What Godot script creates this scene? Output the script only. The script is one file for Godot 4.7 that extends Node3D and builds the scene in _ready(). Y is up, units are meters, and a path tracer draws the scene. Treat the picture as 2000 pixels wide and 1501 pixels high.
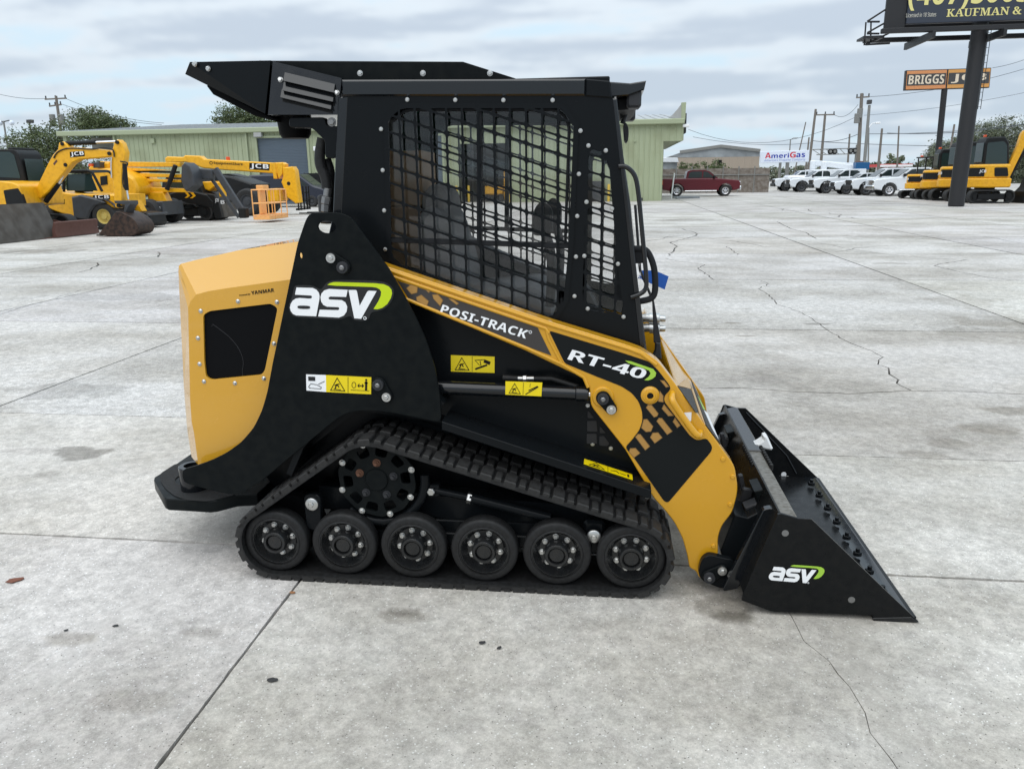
extends Node3D

# ---------------------------------------------------------------- geometry
class Geo:
	var v := PackedVector3Array()
	var n := PackedVector3Array()
	var xf := Transform3D()
	func _init(mirror := false) -> void:
		if mirror:   # the other side of a machine that is symmetrical about z = -0.61
			xf = Transform3D(Basis(Vector3(1, 0, 0), Vector3(0, 1, 0), Vector3(0, 0, -1)), Vector3(0, 0, -1.22))
	func at(t: Transform3D) -> Geo:
		xf = t
		return self
	func tri(a: Vector3, b: Vector3, c: Vector3, out: Vector3) -> void:
		a = xf * a; b = xf * b; c = xf * c
		var m := (c - a).cross(b - a).normalized()
		if m.dot(xf.basis * out) < 0.0:
			v.append(a); v.append(c); v.append(b)
			m = -m
		else:
			v.append(a); v.append(b); v.append(c)
		n.append(m); n.append(m); n.append(m)
	func quad(a: Vector3, b: Vector3, c: Vector3, d: Vector3, out: Vector3) -> void:
		tri(a, b, c, out); tri(a, c, d, out)
	func stri(a: Vector3, b: Vector3, c: Vector3, na: Vector3, nb: Vector3, nc: Vector3) -> void:
		a = xf * a; b = xf * b; c = xf * c
		na = (xf.basis * na).normalized(); nb = (xf.basis * nb).normalized(); nc = (xf.basis * nc).normalized()
		if (c - a).cross(b - a).dot(na + nb + nc) < 0.0:
			v.append(a); v.append(c); v.append(b)
			n.append(na); n.append(nc); n.append(nb)
		else:
			v.append(a); v.append(b); v.append(c)
			n.append(na); n.append(nb); n.append(nc)
	func squad(a: Vector3, b: Vector3, c: Vector3, d: Vector3, na: Vector3, nb: Vector3, nc: Vector3, nd: Vector3) -> void:
		stri(a, b, c, na, nb, nc); stri(a, c, d, na, nc, nd)
	static func ccw(p: PackedVector2Array) -> PackedVector2Array:
		var s := 0.0
		for i in p.size():
			s += p[i].cross(p[(i + 1) % p.size()])
		if s < 0.0:
			p.reverse()
		return p
	static func inset(p: PackedVector2Array, b: float) -> PackedVector2Array:
		var r := PackedVector2Array()
		for i in p.size():
			var e1 := (p[i] - p[i - 1]).normalized()
			var e2 := (p[(i + 1) % p.size()] - p[i]).normalized()
			var n1 := Vector2(-e1.y, e1.x)
			var n2 := Vector2(-e2.y, e2.x)
			r.append(p[i] + (n1 + n2) / maxf(1.0 + n1.dot(n2), 0.35) * b)
		return r
	static func fillet(p: PackedVector2Array, r: float, k := 4) -> PackedVector2Array:
		var o := PackedVector2Array()
		for i in p.size():
			var a := p[i - 1]
			var b := p[i]
			var c := p[(i + 1) % p.size()]
			var ta := minf(r, a.distance_to(b) * 0.45)
			var tc := minf(r, c.distance_to(b) * 0.45)
			var q := b + (a - b).normalized() * ta
			var s := b + (c - b).normalized() * tc
			for j in k + 1:
				var t := float(j) / k
				o.append(q.lerp(b, t).lerp(b.lerp(s, t), t))
		return o
	func wall(p: PackedVector2Array, z0: float, z1: float, outward := true) -> void:
		var m := p.size()
		var e := []
		for i in m:
			var d := (p[(i + 1) % m] - p[i]).normalized()
			e.append(Vector3(d.y, -d.x, 0) * (1.0 if outward else -1.0))
		for i in m:
			var j := (i + 1) % m
			var na: Vector3 = e[i]
			var nb: Vector3 = e[i]
			if e[i - 1].dot(e[i]) > 0.75: na = e[i] + e[i - 1]
			if e[j].dot(e[i]) > 0.75: nb = e[i] + e[j]
			squad(Vector3(p[i].x, p[i].y, z0), Vector3(p[j].x, p[j].y, z0), Vector3(p[j].x, p[j].y, z1), Vector3(p[i].x, p[i].y, z1), na, nb, nb, na)
	func ring(p: PackedVector2Array, zp: float, q: PackedVector2Array, zq: float, out: Vector3) -> void:
		for i in p.size():
			var j := (i + 1) % p.size()
			quad(Vector3(p[i].x, p[i].y, zp), Vector3(p[j].x, p[j].y, zp), Vector3(q[j].x, q[j].y, zq), Vector3(q[i].x, q[i].y, zq), out + Vector3(p[j].y - p[i].y, p[i].x - p[j].x, 0).normalized() * 0.5)
	func cap(p: PackedVector2Array, z: float, up: float, holes := []) -> void:
		var pieces := [p]
		for h: PackedVector2Array in holes:
			var r := Rect2(h[0], Vector2.ZERO)
			for q in h: r = r.expand(q)
			var x := r.get_center().x
			var next := []
			for piece: PackedVector2Array in pieces:
				var s := Rect2(piece[0], Vector2.ZERO)
				for q in piece: s = s.expand(q)
				if not s.intersects(r):
					next.append(piece)
					continue
				for side in [[s.position.x - 1.0, x], [x, s.end.x + 1.0]]:
					if side[1] <= side[0]: continue
					var half := PackedVector2Array([Vector2(side[0], s.position.y - 1), Vector2(side[1], s.position.y - 1), Vector2(side[1], s.end.y + 1), Vector2(side[0], s.end.y + 1)])
					for part in Geometry2D.intersect_polygons(piece, half):
						for left in Geometry2D.clip_polygons(part, h):
							next.append(left)
			pieces = next
		for piece: PackedVector2Array in pieces:
			var idx := Geometry2D.triangulate_polygon(piece)
			for i in range(0, idx.size(), 3):
				tri(Vector3(piece[idx[i]].x, piece[idx[i]].y, z), Vector3(piece[idx[i + 1]].x, piece[idx[i + 1]].y, z), Vector3(piece[idx[i + 2]].x, piece[idx[i + 2]].y, z), Vector3(0, 0, up))
	# an upright sheet cut to an outline, from z0 to z1, with chamfered rims
	func plate(pts: PackedVector2Array, z0: float, z1: float, b := 0.0, holes := []) -> Geo:
		var p := ccw(pts.duplicate())
		if z0 > z1:
			var t := z0; z0 = z1; z1 = t
		var hs := []
		for h: PackedVector2Array in holes: hs.append(ccw(h.duplicate()))
		if b > 0.0:
			var q := inset(p, b)
			while b > 0.002 and Geometry2D.triangulate_polygon(q).is_empty():   # too tight a corner for this chamfer
				b *= 0.5
				q = inset(p, b)
			cap(q, z1, 1.0, hs); cap(q, z0, -1.0, hs)
			ring(p, z1 - b, q, z1, Vector3(0, 0, 1)); ring(p, z0 + b, q, z0, Vector3(0, 0, -1))
			wall(p, z0 + b, z1 - b)
		else:
			cap(p, z1, 1.0, hs); cap(p, z0, -1.0, hs)
			wall(p, z0, z1)
		for h: PackedVector2Array in hs: wall(h, z0, z1, false)
		return self
	func box(c: Vector3, s: Vector3, b := 0.0) -> Geo:
		var x := s.x / 2
		var y := s.y / 2
		var p: PackedVector2Array
		if b > 0.0:
			p = PackedVector2Array([Vector2(-x + b, -y), Vector2(x - b, -y), Vector2(x, -y + b), Vector2(x, y - b), Vector2(x - b, y), Vector2(-x + b, y), Vector2(-x, y - b), Vector2(-x, -y + b)])
		else:
			p = PackedVector2Array([Vector2(-x, -y), Vector2(x, -y), Vector2(x, y), Vector2(-x, y)])
		for i in p.size(): p[i] += Vector2(c.x, c.y)
		return plate(p, c.z - s.z / 2, c.z + s.z / 2, b)
	# a solid turned about the local z axis; profile holds (radius, z)
	func lathe(prof: PackedVector2Array, seg := 24, t := Transform3D()) -> Geo:
		var old := xf
		xf = xf * t
		for k in prof.size() - 1:
			var d := prof[k + 1] - prof[k]
			if d.length() < 1e-6: continue
			var e := Vector2(-d.y, d.x).normalized()
			var ea := e
			var eb := e
			if k > 0:
				var d0 := (prof[k] - prof[k - 1]).normalized()
				if d0.dot(d.normalized()) > 0.8: ea = (e + Vector2(-d0.y, d0.x)).normalized()
			if k < prof.size() - 2:
				var d1 := (prof[k + 2] - prof[k + 1]).normalized()
				if d1.dot(d.normalized()) > 0.8: eb = (e + Vector2(-d1.y, d1.x)).normalized()
			for i in seg:
				var a := TAU * i / seg
				var b := TAU * (i + 1) / seg
				var ca := Vector3(cos(a), sin(a), 0)
				var cb := Vector3(cos(b), sin(b), 0)
				var zz := Vector3(0, 0, 1)
				squad(ca * prof[k].x + zz * prof[k].y, cb * prof[k].x + zz * prof[k].y, cb * prof[k + 1].x + zz * prof[k + 1].y, ca * prof[k + 1].x + zz * prof[k + 1].y,
					ca * ea.x + zz * ea.y, cb * ea.x + zz * ea.y, cb * eb.x + zz * eb.y, ca * eb.x + zz * eb.y)
		xf = old
		return self
	func rod(a: Vector3, b: Vector3, r: float, seg := 12, r2 := -1.0) -> Geo:
		if r2 < 0.0: r2 = r
		var d := b - a
		var l := d.length()
		var c := minf(r, r2) * 0.12
		return lathe(PackedVector2Array([Vector2(0, l), Vector2(r2 - c, l), Vector2(r2, l - c), Vector2(r, c), Vector2(r - c, 0), Vector2(0, 0)]), seg, Transform3D(Geo.facing(d), a))
	static func facing(d: Vector3) -> Basis:
		var z := d.normalized()
		var x := (Vector3.UP if absf(z.y) < 0.9 else Vector3.RIGHT).cross(z).normalized()
		return Basis(x, z.cross(x), z)
	# a straight bar of rectangular section between two points
	func bar(a: Vector3, b: Vector3, w: float, h: float, bev := 0.0) -> Geo:
		var old := xf
		xf = xf * Transform3D(Geo.facing(b - a), (a + b) / 2)
		box(Vector3.ZERO, Vector3(w, h, a.distance_to(b)), bev)
		xf = old
		return self
	func tube(path: PackedVector3Array, r: float, seg := 10) -> Geo:
		var m := path.size()
		var rings := []
		var side := Vector3.ZERO
		for i in m:
			var d := (path[mini(i + 1, m - 1)] - path[maxi(i - 1, 0)]).normalized()
			if i == 0: side = Geo.facing(d).x
			side = (side - d * side.dot(d)).normalized()
			var up := d.cross(side)
			var rr := []
			for k in seg:
				rr.append(side * cos(TAU * k / seg) + up * sin(TAU * k / seg))
			rings.append(rr)
		for i in m - 1:
			for k in seg:
				var j := (k + 1) % seg
				squad(path[i] + rings[i][k] * r, path[i] + rings[i][j] * r, path[i + 1] + rings[i + 1][j] * r, path[i + 1] + rings[i + 1][k] * r, rings[i][k], rings[i][j], rings[i + 1][j], rings[i + 1][k])
		for k in seg:
			var j := (k + 1) % seg
			tri(path[0], path[0] + rings[0][k] * r, path[0] + rings[0][j] * r, path[0] - path[1])
			tri(path[m - 1], path[m - 1] + rings[m - 1][k] * r, path[m - 1] + rings[m - 1][j] * r, path[m - 1] - path[m - 2])
		return self
	# a flat sheet on the ground plane (x, z) at height y with an optional rim below it
	func slab(p: PackedVector2Array, y1: float, y0: float, b := 0.0) -> Geo:
		var old := xf
		xf = xf * Transform3D(Basis(Vector3(1, 0, 0), Vector3(0, 0, 1), Vector3(0, 1, 0)), Vector3.ZERO)
		plate(p, y0, y1, b)
		xf = old
		return self
	func hexbolt(at: Vector3, dir: Vector3, r: float, h: float, washer := 1.35) -> Geo:
		var old := xf
		xf = xf * Transform3D(Geo.facing(dir), at)
		if washer > 0.0:
			lathe(PackedVector2Array([Vector2(0, h * 0.3), Vector2(r * washer * 0.95, h * 0.3), Vector2(r * washer, h * 0.2), Vector2(r * washer, 0)]), 14)
		var p := PackedVector2Array()
		for i in 6: p.append(Vector2(cos(TAU * i / 6), sin(TAU * i / 6)) * r)
		plate(p, 0.0, h, r * 0.16)
		xf = old
		return self
	func mesh() -> ArrayMesh:
		var a := []
		a.resize(Mesh.ARRAY_MAX)
		a[Mesh.ARRAY_VERTEX] = v
		a[Mesh.ARRAY_NORMAL] = n
		var m := ArrayMesh.new()
		if v.size(): m.add_surface_from_arrays(Mesh.PRIMITIVE_TRIANGLES, a)
		return m

func pv(a: Array) -> PackedVector2Array:
	var p := PackedVector2Array()
	for i in range(0, a.size(), 2): p.append(Vector2(a[i], a[i + 1]))
	return p

func p3(a: Array, z: float) -> PackedVector3Array:
	var p := PackedVector3Array()
	for i in range(0, a.size(), 2): p.append(Vector3(a[i], a[i + 1], z))
	return p

func bend(p: PackedVector3Array, r: float, k := 5) -> PackedVector3Array:
	var o := PackedVector3Array([p[0]])
	for i in range(1, p.size() - 1):
		var a := p[i] + (p[i - 1] - p[i]).limit_length(minf(r, p[i].distance_to(p[i - 1]) * 0.48))
		var c := p[i] + (p[i + 1] - p[i]).limit_length(minf(r, p[i].distance_to(p[i + 1]) * 0.48))
		for j in k + 1:
			var t := float(j) / k
			o.append(a.lerp(p[i], t).lerp(p[i].lerp(c, t), t))
	o.append(p[-1])
	return o

func circle(c: Vector2, r: float, k := 20, ry := -1.0) -> PackedVector2Array:
	var p := PackedVector2Array()
	for i in k: p.append(c + Vector2(cos(TAU * i / k) * r, sin(TAU * i / k) * (r if ry < 0 else ry)))
	return p

func spline(p: PackedVector2Array, k := 4) -> PackedVector2Array:
	var o := PackedVector2Array()
	for i in p.size():
		for j in k:
			o.append(p[i].cubic_interpolate(p[(i + 1) % p.size()], p[i - 1], p[(i + 2) % p.size()], float(j) / k))
	return o

# ---------------------------------------------------------------- nodes
var names := {}

func numbered(called: String) -> String:
	names[called] = names.get(called, -1) + 1
	return called if names[called] == 0 else "%s_%03d" % [called, names[called]]

func part(called: String, g: Geo, m: Material, parent: Node3D, label := "") -> MeshInstance3D:
	return inst(called, g.mesh(), m, parent, label)

func inst(called: String, mesh: Mesh, m: Material, parent: Node3D, label := "") -> MeshInstance3D:
	var o := MeshInstance3D.new()
	o.name = called if parent != self else numbered(called)
	o.mesh = mesh
	o.material_override = m
	parent.add_child(o, true)
	if label: o.set_meta("label", label)
	return o

func group(called: String, parent: Node3D, at := Vector3.ZERO, turn := 0.0) -> Node3D:
	var o := Node3D.new()
	o.name = called
	parent.add_child(o, true)
	o.position = at
	o.rotation.y = turn
	return o

func thing(called: String, label: String, category: String, at := Vector3.ZERO, turn := 0.0, grp := "") -> Node3D:
	var o := Node3D.new()
	o.name = numbered(called)
	add_child(o)
	o.position = at
	o.rotation.y = turn
	return tag(o, label, category, grp)

func tag(o: Node3D, label: String, category: String, grp := "") -> Node3D:
	o.set_meta("label", label)
	o.set_meta("category", category)
	if grp: o.set_meta("group", grp)
	return o

func structure(o: Node3D) -> Node3D:
	o.set_meta("kind", "structure")
	return o

var fonts := {}
func font(family: String, bold: bool) -> SystemFont:
	var key := family + str(bold)
	if not fonts.has(key):
		var f := SystemFont.new()
		f.font_names = PackedStringArray([family])
		f.font_weight = 700 if bold else 400
		fonts[key] = f
	return fonts[key]

# lettering that fills a width and a height, lying in the plane of its parent's x and y
func lettering(called: String, words: String, at: Vector3, w: float, h: float, m: Material, parent: Node3D, turn := 0.0, slant := 0.0, family := "Droid Sans", bold := true, basis := Basis()) -> MeshInstance3D:
	var t := TextMesh.new()
	t.text = words
	t.font = font(family, bold)
	t.font_size = 64
	t.pixel_size = 0.01
	t.depth = 0.001
	t.curve_step = 4.0
	var box := t.get_aabb()
	var o := MeshInstance3D.new()
	o.name = called
	o.mesh = t
	o.material_override = m
	parent.add_child(o, true)
	var sx := w / box.size.x
	var sy := h / box.size.y
	var b := basis * Basis(Vector3(0, 0, 1), turn) * Basis(Vector3(sx, 0, 0), Vector3(slant * sy, sy, 0), Vector3(0, 0, 1))
	o.transform = Transform3D(b, at - b * box.get_center())
	return o

# ---------------------------------------------------------------- materials
var M := {}

func lin(r: float, g: float, b: float, a := 1.0) -> Color:
	var c := Color(r, g, b).linear_to_srgb()
	c.a = a
	return c

func noise_tex(freq: float, lo: float, hi: float, size := 256, oct := 4, seed_ := 1, kind := FastNoiseLite.TYPE_SIMPLEX_SMOOTH) -> NoiseTexture2D:
	var f := FastNoiseLite.new()
	f.noise_type = kind
	f.frequency = freq
	f.fractal_octaves = oct
	f.seed = seed_
	var t := NoiseTexture2D.new()
	t.width = size
	t.height = size
	t.seamless = true
	t.noise = f
	var r := Gradient.new()
	r.set_color(0, Color(lo, lo, lo))
	r.set_color(1, Color(hi, hi, hi))
	t.color_ramp = r
	return t

func ramp_tex(freq: float, stops: Array, size := 256, oct := 4, seed_ := 1) -> NoiseTexture2D:
	var t := noise_tex(freq, 0, 1, size, oct, seed_)
	var r := Gradient.new()
	var off := PackedFloat32Array()
	var col := PackedColorArray()
	for s in stops:
		off.append(s[0])
		col.append(s[1])
	r.offsets = off
	r.colors = col
	t.color_ramp = r
	return t

func mat(called: String, c: Color, rough := 0.5, metal := 0.0, spec := 0.5) -> StandardMaterial3D:
	var m := StandardMaterial3D.new()
	m.resource_name = called
	m.albedo_color = c
	m.roughness = rough
	m.metallic = metal
	m.metallic_specular = spec
	M[called] = m
	return m

func worn(m: StandardMaterial3D, tint: Texture2D, rough: Texture2D, scale: float, world := false) -> void:
	m.uv1_triplanar = true
	m.uv1_world_triplanar = world
	m.uv1_scale = Vector3.ONE * scale
	if tint: m.albedo_texture = tint
	if rough: m.roughness_texture = rough

func make_materials() -> void:
	var smear := noise_tex(0.012, 0.62, 1.0, 512, 5, 3)
	var rub := noise_tex(0.03, 0.7, 1.0, 256, 5, 9)
	var dusty := ramp_tex(0.02, [[0.0, Color(0.72, 0.74, 0.75)], [0.5, Color(0.86, 0.87, 0.87)], [0.72, Color(0.93, 0.92, 0.9)], [1.0, Color(1, 0.97, 0.93)]], 512, 6, 5)
	var m := mat("black_paint", lin(0.0065, 0.0078, 0.009), 0.3, 0.0, 0.24)
	worn(m, null, smear, 1.3)
	m = mat("black_gloss", lin(0.006, 0.0072, 0.0088), 0.16, 0.0, 0.5)
	worn(m, null, smear, 2.1)
	m = mat("plate_black", lin(0.0085, 0.0105, 0.0112), 0.5, 0.0, 0.2)
	worn(m, dusty, smear, 1.7)
	m = mat("bucket_black", lin(0.0085, 0.0092, 0.01), 0.36, 0.0, 0.3)
	worn(m, dusty, smear, 2.3)
	m = mat("worn_steel", lin(0.2, 0.19, 0.172), 0.5, 0.3)
	worn(m, ramp_tex(0.05, [[0.0, Color(0.62, 0.58, 0.52)], [0.45, Color(0.86, 0.84, 0.8)], [1.0, Color(1, 1, 1)]], 256, 5, 8), smear, 3.0)
	m = mat("yellow_paint", lin(0.6, 0.3, 0.01), 0.3, 0.0, 0.4)
	worn(m, null, smear, 1.1)
	m.clearcoat_enabled = true
	m.clearcoat = 0.6
	m.clearcoat_roughness = 0.08
	m = mat("hood_paint", lin(0.61, 0.315, 0.022), 0.3, 0.0, 0.4)
	worn(m, null, smear, 1.4)
	m.clearcoat_enabled = true
	m.clearcoat = 1.0
	m.clearcoat_roughness = 0.04
	m = mat("rubber", lin(0.021, 0.0212, 0.0218), 0.6, 0.0, 0.35)
	worn(m, ramp_tex(0.04, [[0.0, Color(0.72, 0.71, 0.69)], [0.6, Color(0.9, 0.9, 0.9)], [1.0, Color(1, 1, 1)]], 256, 5, 21), rub, 4.0)
	m = mat("lug_rubber", lin(0.03, 0.0295, 0.029), 0.68, 0.0, 0.35)
	worn(m, ramp_tex(0.03, [[0.0, Color(0.75, 0.73, 0.7)], [0.5, Color(0.92, 0.92, 0.92)], [1.0, Color(1, 1, 1)]], 256, 5, 22), rub, 5.0)
	mat("zinc", lin(0.54, 0.54, 0.525), 0.36, 1.0)
	mat("dull_steel", lin(0.25, 0.25, 0.25), 0.45, 0.9)
	mat("rusty_steel", lin(0.13, 0.06, 0.035), 0.75, 0.2)
	mat("decal_dark", lin(0.0105, 0.012, 0.0125), 0.45, 0.0, 0.2)
	mat("grille_grey", lin(0.03, 0.03, 0.031), 0.6, 0.0, 0.3)
	mat("decal_grey", lin(0.024, 0.025, 0.026), 0.5, 0.0, 0.3)
	mat("decal_brown", lin(0.036, 0.031, 0.029), 0.45)
	mat("decal_gold", lin(0.38, 0.2, 0.045), 0.45)
	mat("decal_gold_rim", lin(0.2, 0.11, 0.03), 0.45)
	mat("decal_white", lin(0.83, 0.84, 0.85), 0.4)
	mat("decal_lime", lin(0.5, 0.64, 0.0), 0.4)
	mat("decal_green", lin(0.33, 0.55, 0.05), 0.4)
	mat("decal_yellow", lin(0.78, 0.6, 0.0), 0.4)
	mat("decal_tan", lin(0.55, 0.36, 0.17), 0.45)
	mat("ink", lin(0.006, 0.006, 0.006), 0.5, 0.0, 0.3)
	mat("mesh_black", lin(0.0035, 0.0037, 0.0045), 0.6, 0.0, 0.2)
	mat("interior", lin(0.014, 0.015, 0.017), 0.6, 0.0, 0.3)
	mat("seat_fabric", lin(0.12, 0.125, 0.13), 0.75)
	mat("cab_lining", lin(0.07, 0.073, 0.075), 0.8)
	m = mat("wheel_black", lin(0.016, 0.0165, 0.0175), 0.34, 0.0, 0.5)
	worn(m, dusty, smear, 3.0)
	mat("plastic_grey", lin(0.03, 0.031, 0.034), 0.5, 0.0, 0.35)
	m = mat("grip_tape", lin(0.028, 0.029, 0.03), 0.85)
	m.uv1_triplanar = true
	m.uv1_scale = Vector3.ONE * 9.0
	m.albedo_texture = noise_tex(0.3, 0.35, 1.0, 256, 2, 33)
	m.heightmap_enabled = true
	m.heightmap_scale = 0.2
	m.heightmap_texture = noise_tex(0.3, 0.0, 1.0, 256, 2, 33)
	mat("cardboard", lin(0.33, 0.22, 0.13), 0.85)
	mat("blue_card", lin(0.005, 0.09, 0.42), 0.45)
	mat("cloth_white", lin(0.75, 0.76, 0.76), 0.7)
	m = mat("cab_glass", Color(0.03, 0.12, 0.09, 0.07), 0.02, 0.0, 0.4)
	m.transparency = BaseMaterial3D.TRANSPARENCY_ALPHA
	m = mat("dark_glass", lin(0.012, 0.016, 0.018), 0.06)
	m = mat("chrome", lin(0.75, 0.76, 0.78), 0.12, 1.0)

func make_sky() -> void:
	var e := Environment.new()
	e.background_mode = Environment.BG_SKY
	var n1 := FastNoiseLite.new()
	n1.seed = 11
	n1.frequency = 0.75
	n1.fractal_octaves = 6
	n1.fractal_gain = 0.56
	var n2 := FastNoiseLite.new()
	n2.seed = 29
	n2.frequency = 0.16
	n2.fractal_octaves = 4
	var w := 1536
	var h := 768
	var im := Image.create(w, h, false, Image.FORMAT_RGBF)
	var ground := Color(0.33, 0.33, 0.32)
	im.fill(ground)
	for y in h / 2:
		var el := (0.5 - (y + 0.5) / h) * PI
		var up := sin(el)
		# a sheet of cloud 1 unit up, seen in perspective
		var far := cos(el) / (up + 0.075)
		for x in w:
			var az := (x + 0.5) / w * TAU
			var px := cos(az) * far
			var pz := sin(az) * far
			var a := n1.get_noise_2d(px * 1.5, pz * 0.6)
			var b := n2.get_noise_2d(px * 1.4, pz * 0.5)
			var d := smoothstep(-0.5, 0.55, a * 0.85 + b * 0.75)      # how thick the cloud is here
			var hor := pow(1.0 - up, 5.0)
			var gap := Color(0.47, 0.60, 0.71).lerp(Color(0.53, 0.66, 0.735), hor)
			var thin := Color(0.565, 0.63, 0.69)
			var thick := Color(0.40, 0.455, 0.54).lerp(Color(0.45, 0.535, 0.61), hor)
			var c := gap.lerp(thin, smoothstep(0.1, 0.45, d)).lerp(thick, smoothstep(0.45, 0.9, d))
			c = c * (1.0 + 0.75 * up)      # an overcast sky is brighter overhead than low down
			im.set_pixel(x, y, c)
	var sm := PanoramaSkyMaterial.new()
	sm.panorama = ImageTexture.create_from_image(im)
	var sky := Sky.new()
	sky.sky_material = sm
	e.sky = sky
	e.tonemap_mode = Environment.TONE_MAPPER_LINEAR
	e.tonemap_exposure = 1.24
	e.sdfgi_enabled = true
	e.ssao_enabled = true
	e.ssil_enabled = true
	var we := WorldEnvironment.new()
	we.name = "world_environment"
	we.environment = e
	add_child(we)
	var sun := DirectionalLight3D.new()
	sun.name = "sun"
	sun.light_energy = 0.5
	sun.light_angular_distance = 75.0
	sun.light_color = Color(1.0, 0.985, 0.96)
	sun.shadow_enabled = true
	add_child(sun)
	sun.rotation_degrees = Vector3(-60, -25, 0)

# ---------------------------------------------------------------- the concrete yard
const MACRO := Rect2(-20.0, -36.0, 40.0, 40.0)   # the part of the yard that the large map of stains covers

func speckled(seed_: int, flakes: int, base: Color, grit: float) -> ImageTexture:
	var size := 2048
	var f := FastNoiseLite.new()
	f.seed = seed_
	f.frequency = 0.012
	f.fractal_octaves = 8
	f.fractal_gain = 0.95
	var nz := f.get_seamless_image(size, size)
	nz.convert(Image.FORMAT_L8)
	var src := nz.get_data()
	var out := PackedByteArray()
	out.resize(size * size * 3)
	var tab := []
	for i in 256:
		var k := 1.0 + (i / 255.0 - 0.5) * grit
		tab.append([int(clampf(base.r * k * 255, 0, 255)), int(clampf(base.g * k * 255, 0, 255)), int(clampf(base.b * k * 255, 0, 255))])
	var tr := PackedByteArray()
	var tg := PackedByteArray()
	var tb := PackedByteArray()
	for t in tab:
		tr.append(t[0]); tg.append(t[1]); tb.append(t[2])
	var j := 0
	for i in size * size:
		var v := src[i]
		out[j] = tr[v]
		out[j + 1] = tg[v]
		out[j + 2] = tb[v]
		j += 3
	# chips of shell in the concrete, and small pits
	var rng := RandomNumberGenerator.new()
	rng.seed = seed_ * 7 + 1
	for k in flakes:
		var pit := k % 5 == 4
		var cx := rng.randi() % size
		var cy := rng.randi() % size
		var big := rng.randf()
		var l := 1.0 + (3.4 if seed_ == 3 else 4.8) * big * big * big
		var wd := l * rng.randf_range(0.35, 0.8)
		if pit:
			l = rng.randf_range(0.8, 2.4)
			wd = l
		var a := rng.randf() * PI
		var ca := cos(a)
		var sa := sin(a)
		var tone := rng.randf_range(0.96, 1.1) if not pit else rng.randf_range(0.45, 0.75)
		var r := int(ceil(l))
		for dy in range(-r, r + 1):
			for dx in range(-r, r + 1):
				var u := (dx * ca + dy * sa) / l
				var v := (-dx * sa + dy * ca) / wd
				var q := absf(u) + absf(v) * 0.7 + v * v * 0.3
				if q < 1.0:
					var p := (((cy + dy) & 2047) * size + ((cx + dx) & 2047)) * 3
					for ch in 3:
						var to := 230.0 * tone if not pit else out[p + ch] * tone
						out[p + ch] = int(clampf(lerpf(out[p + ch], to, minf(1.0, (1.0 - q) * 2.2)), 0, 255))
	return ImageTexture.create_from_image(Image.create_from_data(size, size, false, Image.FORMAT_RGB8, out))

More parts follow.
